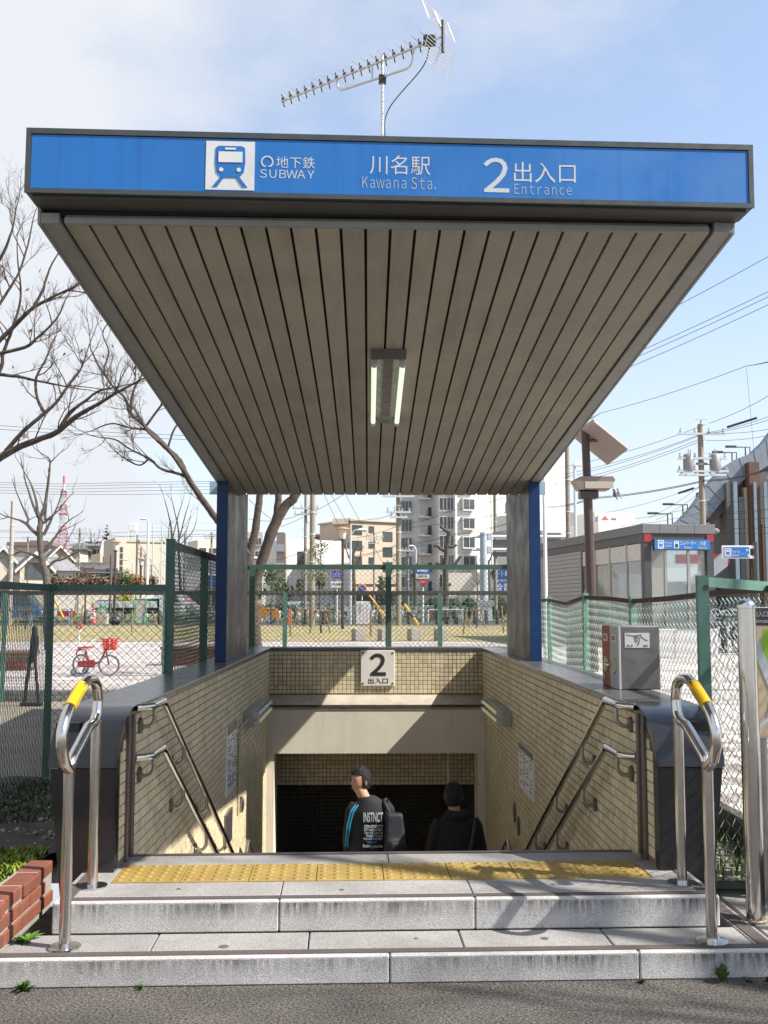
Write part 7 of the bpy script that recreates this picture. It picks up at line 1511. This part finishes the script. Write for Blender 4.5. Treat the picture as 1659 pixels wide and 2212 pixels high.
# ================================================================ vehicles
def prof_car(q, prof, w_, taper=.0): return q.prism(prof, 'y', -w_ / 2, w_ / 2)
RIM = mat('wheel_rim', (.42, .42, .43), .35, .6)
def car(label, x, Y, rz_, col, L_=3.6, H_=1.45, kind='hatch', name='parked_car', cat='car'):
    t = thing(name, label, cat, (px(x, Y), Y, PLAZA + .01), rz_); m = mat(name + '_' + label.split()[0], col, .3, .1, var=.03, coat=.5); w_ = 1.55; h = H_
    if kind == 'hatch': body = [(0, .3), (0, .75), (.25, .86), (.85, .95), (L_ - .25, 1.0), (L_ - .05, .8), (L_, .3)]; cab = [(.85, .95), (1.5, h), (L_ - .8, h), (L_ - .22, 1.0)]
    else: body = [(0, .3), (0, .8), (.12, 1.0), (.45, 1.1), (L_ - .05, 1.1), (L_, .3)]; cab = [(.4, 1.1), (.95, h), (L_ - .25, h), (L_ - .08, 1.1)]
    k = M().prism(body, 'y', -w_ / 2, w_ / 2); k.build('body', m, t, True); q = M(); a = [(p[0], p[1]) for p in cab]; n_ = len(a)
    q.add([(p[0], -w_ / 2 + (.16 if p[1] >= h - .01 else .02), p[1]) for p in a] + [(p[0], w_ / 2 - (.16 if p[1] >= h - .01 else .02), p[1]) for p in a], [tuple(range(n_)), tuple(range(n_, 2 * n_))[::-1]] + [(i, (i + 1) % n_, n_ + (i + 1) % n_, n_ + i) for i in range(n_)]); cb_ = q.build('cabin', m, t)
    g_ = M(); top = h - .07
    for s_ in (-1, 1):
        y0_ = s_ * (w_ / 2 - .015); y1_ = s_ * (w_ / 2 - .145); b0 = cab[0][1] + .03; c = (cab[0][0] + cab[1][0]) / 2; e = (cab[2][0] + cab[3][0]) / 2; mid = (c + e) / 2
        for xa, xb_, xc, xd in ((cab[0][0] + .18, mid - .05, mid - .05, cab[1][0] + .08), (mid + .05, cab[3][0] - .15, cab[2][0] - .05, mid + .05)): g_.quad((xa, y0_ + s_ * .012, b0), (xb_, y0_ + s_ * .012, b0), (xc, y1_ + s_ * .012, top), (xd, y1_ + s_ * .012, top))
    g_.quad((cab[0][0] + .02 - .02, -w_ / 2 + .1, b0), (cab[0][0] - .0, w_ / 2 - .1, b0), (cab[1][0] - .05, w_ / 2 - .22, top), (cab[1][0] - .05, -w_ / 2 + .22, top)); g_.build('window', GLASS, t)
    for xx in (.62, L_ - .62):
        for s_ in (-1, 1): wq = M().lathe((xx, s_ * (w_ / 2 - .08) - .09, .30), [(.28, 0), (.30, .03), (.30, .15), (.28, .18)], 16, 'y').build('wheel', mat('tyre', None), t, True); M().lathe((xx, s_ * (w_ / 2 + .005) - .01, .30), [(.19, 0), (.19, .02)], 12, 'y').build('rim', RIM, wq)
    for s_ in (-1, 1): M().box(-.02, .1, s_ * .48 - .17, s_ * .48 + .17, .62, .78, .02).build('headlight', mat('headlight', (.6, .6, .58), .15), t); M().box(L_ - .08, L_ + .02, s_ * .58 - .12, s_ * .58 + .12, .65, .85, .02).build('tail_light', SRD, t)
    M().box(-.015, .02, -.25, .25, .42, .55).build('number_plate', mat('plate_cream', (.6, .58, .45), .5), t)
    return t
car('orange small car with its nose out past the leaning trunk', 605, 66, math.pi, (.42, .16, .015)); car('blue van parked behind the low fence', 96, 70, math.pi, (.085, .15, .24), 4.6, 1.9, 'van', 'parked_van', 'van'); car('grey car with red tail lights behind the parked bicycles', 612, 90, R(60), (.28, .29, .31)); car('white small car seen through the tall side fence', 440, 80, R(170), (.6, .6, .6)); car('silver car on the street beyond the bank side', 1100, 100, R(20), (.4, .41, .42))
tk = thing('flatbed_truck', 'white flatbed truck parked behind the lawn with dark underframe', 'truck', (px(205, 74), 74, PLAZA), 0); tx_ = lambda x: px(x, 74) - tk.location.x; TW = mat('truck_white', (.52, .53, .53), .4, var=.06)
M().box(0, tx_(345), -1.0, 1.0, .95, 1.02).build('bed', TW, tk)
for y in (-1.03, .99): M().box(0, tx_(345), y, y + .04, 1.0, 1.42).build('side_board', TW, tk)
q = M()
for i in range(8): u = tx_(345) * (i + .3) / 8; q.box(u - .03, u + .03, -1.06, -1.031, .98, 1.42)
q.build('board_hinge', STG, tk); M().box(.2, tx_(392), -.8, .8, .55, .94).build('underframe', mat('chassis', (.02, .02, .02), .8), tk)
x0_, x1_ = tx_(350), tx_(396); M().prism([(x0_, .55), (x1_, .55), (x1_, 1.35), (x1_ - .3, 2.05), (x0_, 2.1)], 'y', -.95, .95).build('cab', TW, tk); M().quad((x0_ + .5, -.956, 1.35), (x1_ - .2, -.956, 1.35), (x1_ - .42, -.956, 1.95), (x0_ + .5, -.956, 1.95)).build('cab_window', GLASS, tk)
M().box(tx_(320), tx_(344), -.5, .8, 1.03, 1.62, .05).build('load', mat('load_green', (.02, .10, .06), .6), tk); M().box(.3, 1.4, -.7, .7, 1.03, 1.5, .05).build('load', mat('load_dark', (.05, .05, .05), .8), tk)
for x in (tx_(232), tx_(262), tx_(372)): wq = M().lathe((x, -.95, .38), [(.34, 0), (.38, .04), (.38, .26)], 16, 'y').build('wheel', mat('tyre', None), tk, True); M().lathe((x, -.97, .38), [(.2, 0), (.22, .03)], 12, 'y').build('rim', RIM, wq)
M().box(x1_ - .02, x1_ + .03, -.9, -.6, .85, 1.0).build('indicator', ORG, tk)
# ---- bicycles
FRM = [mat('frame_silver', (.50, .50, .50), .35, .6), mat('frame_black', (.04, .04, .05), .4), mat('frame_red', (.45, .03, .04), .4), mat('frame_white', (.6, .6, .6), .4)]; SADB = mat('saddle_black', (.03, .03, .03), .6); WCOL = mat('bike_tyre', (.06, .06, .06), .8)
def bicycle(m, label, grp):
    t = thing('bicycle', label, 'bicycle', (0, 0, 0), 0, grp)
    for xx in (0, 1.05): wq = wheel(M(), (xx, 0, .33), .31, (0, 1, 0), .022, 16).build('wheel', WCOL, t, True); spokes(M(), (xx, 0, .33), .3, (0, 1, 0), 8, .006).build('spokes', CHR, wq)
    M().tube([(0, 0, .33), (.42, 0, .30), (.30, 0, .75), (0, 0, .33)], .02, 5).tube([(.42, 0, .30), (.85, 0, .62)], .022, 5).tube([(.32, 0, .55), (.86, 0, .72)], .018, 5).tube([(.82, 0, .92), (.88, 0, .66), (1.05, 0, .33)], .02, 5).box(.05, .35, -.03, .03, .3, .42).build('frame', m, t)
    M().hexa([(.15, -.08, .84), (.42, -.03, .84), (.42, .03, .84), (.15, .08, .84), (.15, -.08, .90), (.42, -.02, .88), (.42, .02, .88), (.15, .08, .90)]).cyl((.30, 0, .72), (.29, 0, .85), .014, 5).build('saddle', SADB, t); M().tube([(.62, -.26, 1.02), (.80, -.2, 1.06), (.82, 0, .98), (.80, .2, 1.06), (.62, .26, 1.02)], .016, 5).cyl((.82, 0, .9), (.82, 0, 1.0), .016, 5).build('handlebar', CHR, t)
    q = M()
    for zz in (.72, .82, .92): q.tube([(.92, -.16, zz), (1.22, -.16, zz), (1.22, .16, zz), (.92, .16, zz)], .012, 4, closed=True)
    for i in range(5): q.cyl((.92 + .075 * i, -.16, .72), (.92 + .075 * i, -.16, .92), .01, 4).cyl((.92 + .075 * i, .16, .72), (.92 + .075 * i, .16, .92), .01, 4)
    q.box(.92, 1.22, -.16, .16, .70, .72); q.build('basket', STG, t); M().tube([(-.28, -.06, .62), (.2, -.06, .66), (.2, .06, .66), (-.28, .06, .62)], .012, 4, closed=True).tube([(-.15, 0, .62), (0, 0, .33)], .012, 4).build('rear_rack', CHR, t); M().tube([(.33 * math.cos(R(a)), 0, .33 + .355 * math.sin(R(a))) for a in range(20, 181, 20)], .02, 4).build('mudguard', m, t)
    return t
gB = 'parked bicycles along the far verge'; protos = [bicycle(FRM[0], 'silver bicycle in the crowded row along the far verge', gB), bicycle(FRM[1], 'black bicycle in the crowded row along the far verge', gB), bicycle(FRM[2], 'red framed bicycle in the crowded row along the far verge', gB), bicycle(FRM[3], 'white framed bicycle in the crowded row along the far verge', gB)]
trees_ = [KT(p) for p in protos]; used = [False] * 4; rg = random.Random(31)
bx = [(686 + i * 9.0 + rg.uniform(-2, 2), 74 + rg.uniform(-1, 1.5)) for i in range(35)]; bx += [(430 + i * 11, 86) for i in range(4)]
for i, (x, Y) in enumerate(bx):
    k = 2 if 905 < x < 985 and i % 3 == 0 else rg.choice((0, 0, 1, 3)); a = R(rg.choice((60, 70, 115, 80, 55, 20, 160)) + rg.uniform(-8, 8)); loc = (px(x, Y), Y, PLAZA + .06)
    if not used[k]: protos[k].location = loc; protos[k].rotation_euler = (0, 0, a); used[k] = True
    else: dup(protos[k], loc, a, None, None, trees_[k])
rk = thing('bicycle_rack', 'white tube railing around the bicycle row before the gantry pole', 'railing', (px(1000, 70), 70, PLAZA), 0); M().tube(fillet([(px(925, 70) - px(1000, 70), 0, 0), (px(925, 70) - px(1000, 70), 0, .85), (.0, 0, .85), (0, 0, 0)], .1), .035, 6).build('rail', WPAINT, rk)
bl = bicycle(FRM[0], 'lone bicycle leaning by the red and white cone', None); bl.location = (px(196, 64), 64, PLAZA); bl.rotation_euler = (0, 0, R(70))
sc = thing('scooter', 'motor scooter under a green cover with grey seat showing', 'scooter', (px(203, 68), 68, PLAZA), R(15)); M().hexa([(-.1, -.3, .25), (1.1, -.25, .25), (1.1, .25, .25), (-.1, .3, .25), (.3, -.18, 1.05), (.75, -.15, 1.15), (.75, .15, 1.15), (.3, .18, 1.05)]).build('cover', mat('cover_green', (.02, .17, .09), .7, var=.2), sc, True); M().box(-.45, .25, -.17, .17, .72, .86, .05).build('seat', mat('seat_grey', (.35, .36, .42), .6), sc)
for xx in (-.2, 1.1): wheel(M(), (xx, 0, .25), .2, (0, 1, 0), .05, 12).build('wheel', WCOL, sc, True)
gbag = thing('rubbish_bag', 'dark rubbish bag slumped on the lawn edge before the truck', 'bag', (px(250, 60), 60, PLAZA), 0); M().ball((0, 0, .28), .34, 10, 7, (1, .8, .85)).ball((.05, 0, .58), .10, 8, 5).build('bag', mat('bag_black', (.03, .03, .035), .4), gbag, True)

# bicycles behind the low white wall by the elevator house
for i, (x, Y, a) in enumerate(((1565, 25, 75), (1590, 25.4, 95), (1612, 25.2, 80), (1640, 25.6, 100))): b = dup(protos[1], (px(x, Y), Y, PLAZA), R(a), 'dark bicycle parked beyond the elevator house column', None, trees_[1]); b['group'] = 'bicycles beside the elevator house'

# ================================================================ people
def fuse(o, vox=.012, it=6):
    m_ = o.modifiers.new('fuse', 'REMESH'); m_.mode = 'VOXEL'; m_.voxel_size = vox; m_.use_smooth_shade = True; s_ = o.modifiers.new('relax', 'SMOOTH'); s_.iterations = it; s_.factor = .5; return o
def ell(q, rings, n=14):
    vs = []; k = len(rings)
    for (cx_, cy_, z, rx, ry) in rings:
        for j in range(n): a = 2 * math.pi * j / n; vs.append((cx_ + rx * math.cos(a), cy_ + ry * math.sin(a), z))
    return q.add(vs, [(i * n + j, i * n + (j + 1) % n, (i + 1) * n + (j + 1) % n, (i + 1) * n + j) for i in range(k - 1) for j in range(n)] + [tuple(range(n))[::-1], tuple(range((k - 1) * n, k * n))])
def person(label, loc, rz_, H, skin, hairm, topm, legm, hx, yaw, armL, armR, legs, tw=.185):
    t = thing('person', label, 'person', loc, rz_); s = H / 1.70; V = lambda x, y, z: Vector((x * s, y * s, z * s)); SKN = mat('skin_' + str(int(H * 100)), skin, .55, var=.04)
    c = V(hx, .03, 1.555); Ry = Matrix.Rotation(yaw, 3, 'Z'); W = lambda x, y, z: c + Ry @ V(x, y, z)       # face looks along local +y before yaw
    b = M(); k0 = len(b.v); b.ball((0, 0, 0), 1, 18, 14)
    for i in range(k0, len(b.v)):
        x, y, z = b.v[i]; X, Y_, Z = x * .073, y * .092, z * .115
        if z < -.2: X *= 1 - .28 * (-z - .2); Y_ = Y_ * (1 - .12 * (-z)) + .008 * (-z)
        if y > .2 and z < .35: Y_ = min(Y_, .086)
        b.v[i] = tuple(W(X, Y_, Z))
    b.tube([W(0, .085, .02), W(0, .102, -.018), W(0, .088, -.03)], [.006 * s, .012 * s, .008 * s], 8)      # nose
    for s_ in (-1, 1): b.ball(W(s_ * .076, -.005, -.01), .022 * s, 8, 6, (.5, .9, 1.4))                       # ears
    b.tube([V(hx, .01, 1.48), V(hx * .5, .0, 1.40), V(0, -.01, 1.33)], [.052 * s, .052 * s, .07 * s], 12)
    ell(b, [(0, 0, .92 * s, .14 * s, .10 * s), (0, 0, 1.15 * s, .14 * s, .095 * s), (0, 0, 1.36 * s, .13 * s, .08 * s)])
    for A in (armL, armR):
        P = [V(*p) for p in A]; b.tube(P, [.05 * s, .04 * s, .030 * s], 10); d = (P[2] - P[1]).normalized(); sd = d.cross(Vector((0, 1, 0))).normalized(); hnd = P[2] + d * .045 * s; b.ball(hnd, .036 * s, 10, 8, (.8, .55, 1.2))
        for f in range(4): f0 = hnd + d * .03 * s + sd * (f - 1.5) * .017 * s; ln = (.062, .072, .068, .054)[f] * s; b.tube([f0, f0 + d * ln * .5, f0 + d * ln * .9 + Vector((0, .018 * s, 0))], [.0105 * s, .0095 * s, .008 * s], 6)
        b.tube([hnd - sd * .03 * s, hnd - sd * .05 * s + d * .03 * s + Vector((0, .01, 0)), hnd - sd * .048 * s + d * .055 * s + Vector((0, .02, 0))], [.013 * s, .011 * s, .009 * s], 6)
    for Lg in legs: P = [V(*p) for p in Lg]; b.tube(P, [.08 * s, .055 * s, .038 * s], 10); b.tube([P[2], P[2] + V(0, .03, -.05), P[2] + V(0, .16, -.065)], [.038 * s, .042 * s, .03 * s], 8)
    fuse(b.build('body', SKN, t, True), .0085, 3)
    e = M()
    for s_ in (-1, 1): e.ball(W(s_ * .030, .083, .012), .0095 * s, 8, 6)
    e.build('eyes', mat('eye_dark', (.015, .012, .01), .3), t, True); M().tube([W(-.022, .086, -.055), W(0, .091, -.057), W(.022, .086, -.055)], .0045 * s, 6).build('mouth', mat('lips', (.25, .09, .07), .5), t)
    h = M(); h.ball((0, 0, 0), 1, 18, 14); keep = []
    for i, (x, y, z) in enumerate(h.v): h.v[i] = tuple(W(x * .083, y * .100 - .006, z * .120 + .010))
    h.f = [f for f in h.f if not (sum((Ry.inverted() @ (Vector(h.v[i]) - c)).y for i in f) / len(f) > .035 * s and sum((Vector(h.v[i]) - c).z for i in f) / len(f) < .055 * s) and sum((Vector(h.v[i]) - c).z for i in f) / len(f) > -.075 * s]
    ho = h.build('hair', hairm, t, True); ho.modifiers.new('t', 'SOLIDIFY').thickness = .008
    hs = M(); rgh = random.Random(int(H * 1000))
    for _ in range(900):
        v = Vector((rgh.gauss(0, 1), rgh.gauss(0, 1), rgh.gauss(.35, 1))).normalized()
        if (v.y > .30 and v.z < .45) or v.z < -.60: continue
        p = Vector((v.x * .086, v.y * .103 - .006, v.z * .123 + .010)); dn = Vector((0, -.25, -1)); tg = (dn - v * dn.dot(v)); tg = (tg.normalized() if tg.length > .05 else Vector((1, 0, 0))) + Vector((rgh.gauss(0, .35), rgh.gauss(0, .35), rgh.gauss(0, .2))); e_ = p + tg.normalized() * rgh.uniform(.018, .036) + v * rgh.uniform(.002, .009); sd_ = v.cross(tg).normalized() * .0022
        hs.add([W(*(p - sd_)), W(*(p + sd_)), W(*e_)], [(0, 1, 2)])
    hs.build('hair_strands', hairm, t, kind='stuff')
    j = M(); ell(j, [(0, 0, .80 * s, tw * s, .125 * s), (0, 0, .95 * s, tw * s, .125 * s), (0, -.005 * s, 1.15 * s, tw * s, .125 * s), (0, -.005 * s, 1.30 * s, tw * s, .115 * s), (0, 0, 1.385 * s, .12 * s, .095 * s), (hx * .3 * s, .005 * s, 1.43 * s, .075 * s, .075 * s)], 18)
    for A in (armL, armR): P = [V(*p) for p in A]; j.tube([V(P[0].x / s * .8, 0, 1.34)] + P, [.07 * s, .068 * s, .058 * s, .048 * s], 12)
    fuse(j.build('jacket', topm, t, True), .012, 5)
    l = M(); ell(l, [(0, 0, .78 * s, .16 * s, .12 * s), (0, 0, .92 * s, .165 * s, .118 * s)])
    for Lg in legs: P = [V(*p) for p in Lg]; l.tube(P, [.095 * s, .07 * s, .06 * s], 12)
    fuse(l.build('trousers', legm, t, True), .014, 4)
    sh = M()
    for Lg in legs: P = V(*Lg[2]); sh.box(P.x - .045 * s, P.x + .045 * s, P.y - .06 * s, P.y + .18 * s, P.z - .09 * s, P.z - .015 * s, .02 * s)
    sh.build('shoes', mat('shoe_dark', (.03, .03, .035), .6), t); return t, s
HAIR = mat('black_hair', (.012, .010, .009), .65, var=.5, scale=70, bump=3, bscale=90); JBK = mat('black_jacket', (.009, .0095, .011), .85, var=.15, scale=20, bump=.4, bscale=60); OLV = mat('dark_olive_coat', (.010, .0098, .008), .9, var=.2, scale=14, bump=.4, bscale=50); NAV = mat('navy_trousers', (.02, .022, .03), .9)
z7 = PLAT - .15 * 9; Y7 = 7.74; H7 = onY(770, 1657, Y7).z - z7
p1, s1 = person('person in a black jacket printed with white words, cyan sleeve stripes, bag on one shoulder', (px(800, Y7) * 1.02, Y7, z7), 0, H7 * 1.70 / 1.68, (.42, .22, .14), HAIR, JBK, NAV, -.085, R(128), [(-.150, -.02, 1.31), (-.188, .0, 1.06), (-.185, .12, .86)], [(.155, 0, 1.31), (.20, .04, 1.06), (.19, .18, .88)], [[(-.09, 0, .86), (-.09, -.03, .50), (-.09, -.16, .20)], [(.09, 0, .86), (.09, .10, .48), (.09, .13, .08)]], .165)
zt1 = onY(800, 1745, Y7).z - z7; yb_ = -.125 * s1 - .012; bxx = px(786, Y7 - .12) - p1.location.x + .045
for body, x0_, x1_, za, zb_, m_, bo in (('INSTNCT', -.045, .095, -.012, -.078, WHITE, .01), ('SENIORITY', -.04, .095, -.100, -.122, WHITE, .004), ('ESTABLISHED', -.04, .09, -.126, -.142, WHITE, 0), ('FOR THE RIGHT OF', -.035, .095, -.150, -.164, WHITE, 0), ('PRESENT DAYS', -.025, .092, -.170, -.184, WHITE, 0), ('THE LAW AND BEST', -.045, .092, -.19, -.203, WHITE, 0), ('WORK', -.02, .05, -.212, -.228, mat('print_blue', (.04, .16, .42), .6), .004), ('finishing touches', -.05, .092, -.236, -.262, WHITE, 0)): text(body, (x0_ + bxx, x1_ + bxx, zt1 + zb_, zt1 + za), m_, p1, 'lettering', .006, bo, 'y', yb_)
SK7 = s1 / .941
CY = mat('cyan_stripe', (.02, .30, .48), .6)
for o_ in (0, .022): M().tube([Vector((x * SK7, y * SK7, z * SK7)) for x, y, z in [(-.118 + o_, -.078, 1.285), (-.158 + o_, -.094, 1.235), (-.186 + o_ * .9, -.084, 1.12), (-.196 + o_ * .8, -.072, 1.02), (-.202 + o_ * .8, -.050, .94)]], .0055, 5).build('stripe', CY, p1)
bg1 = thing('shoulder_bag', 'dark navy bag slung on the shoulder of the person in the printed jacket', 'bag', (px(852, Y7 - .1), Y7 - .13, onY(852, 1840, Y7 - .1).z - .03), R(8)); M().hexa([(-.085, -.05, -.06), (.10, -.045, -.06), (.10, .06, -.06), (-.085, .06, -.06), (-.06, -.015, .31), (.06, -.01, .30), (.06, .06, .30), (-.06, .06, .31)]).box(-.06, .075, -.085, -.045, -.03, .13, .02).build('bag', mat('bag_navy', (.006, .008, .013), .7, var=.2, scale=20, bump=.6, bscale=30), bg1, True); fuse(bg1.children[0], .012, 10); M().tube(bez([(-.03, .05, .30), (-.06, .10, .37), (-.02, .19, .36), (.03, .17, .22)], 5), .012, 6).build('strap', mat('bag_navy', None), bg1)
z8 = PLAT - .15 * 11; Y8 = 8.28; H8 = onY(977, 1690, Y8).z - z8
p2, s2 = person('person in a dark olive coat going down the stair, black hair, seen from behind', (px(980, Y8) * 1.02, Y8, z8), R(4), H8 * 1.70 / 1.68, (.40, .24, .16), HAIR, OLV, NAV, -.02, R(-8), [(-.170, 0, 1.29), (-.225, .02, 1.06), (-.22, .14, .88)], [(.170, 0, 1.29), (.225, .0, 1.05), (.215, .10, .85)], [[(-.09, 0, .86), (-.09, .08, .48), (-.09, .13, .08)], [(.09, 0, .86), (.09, -.04, .50), (.09, -.16, .20)]])
sg2 = M().tube(bez([(.13, -.10, 1.36 * s2), (.10, -.135, 1.2 * s2), (.05, -.14, 1.0 * s2), (.0, -.135, .86 * s2)], 5), .016, 6).build('bag_strap', BLACK, p2)
M().tube(bez([(-.085, -.045, 1.42 * s2), (-.04, -.075, 1.41 * s2), (.03, -.075, 1.41 * s2), (.075, -.045, 1.42 * s2)], 5), .036, 8).build('collar', mat('collar_olive', (.012, .012, .010), .9), p2, True)
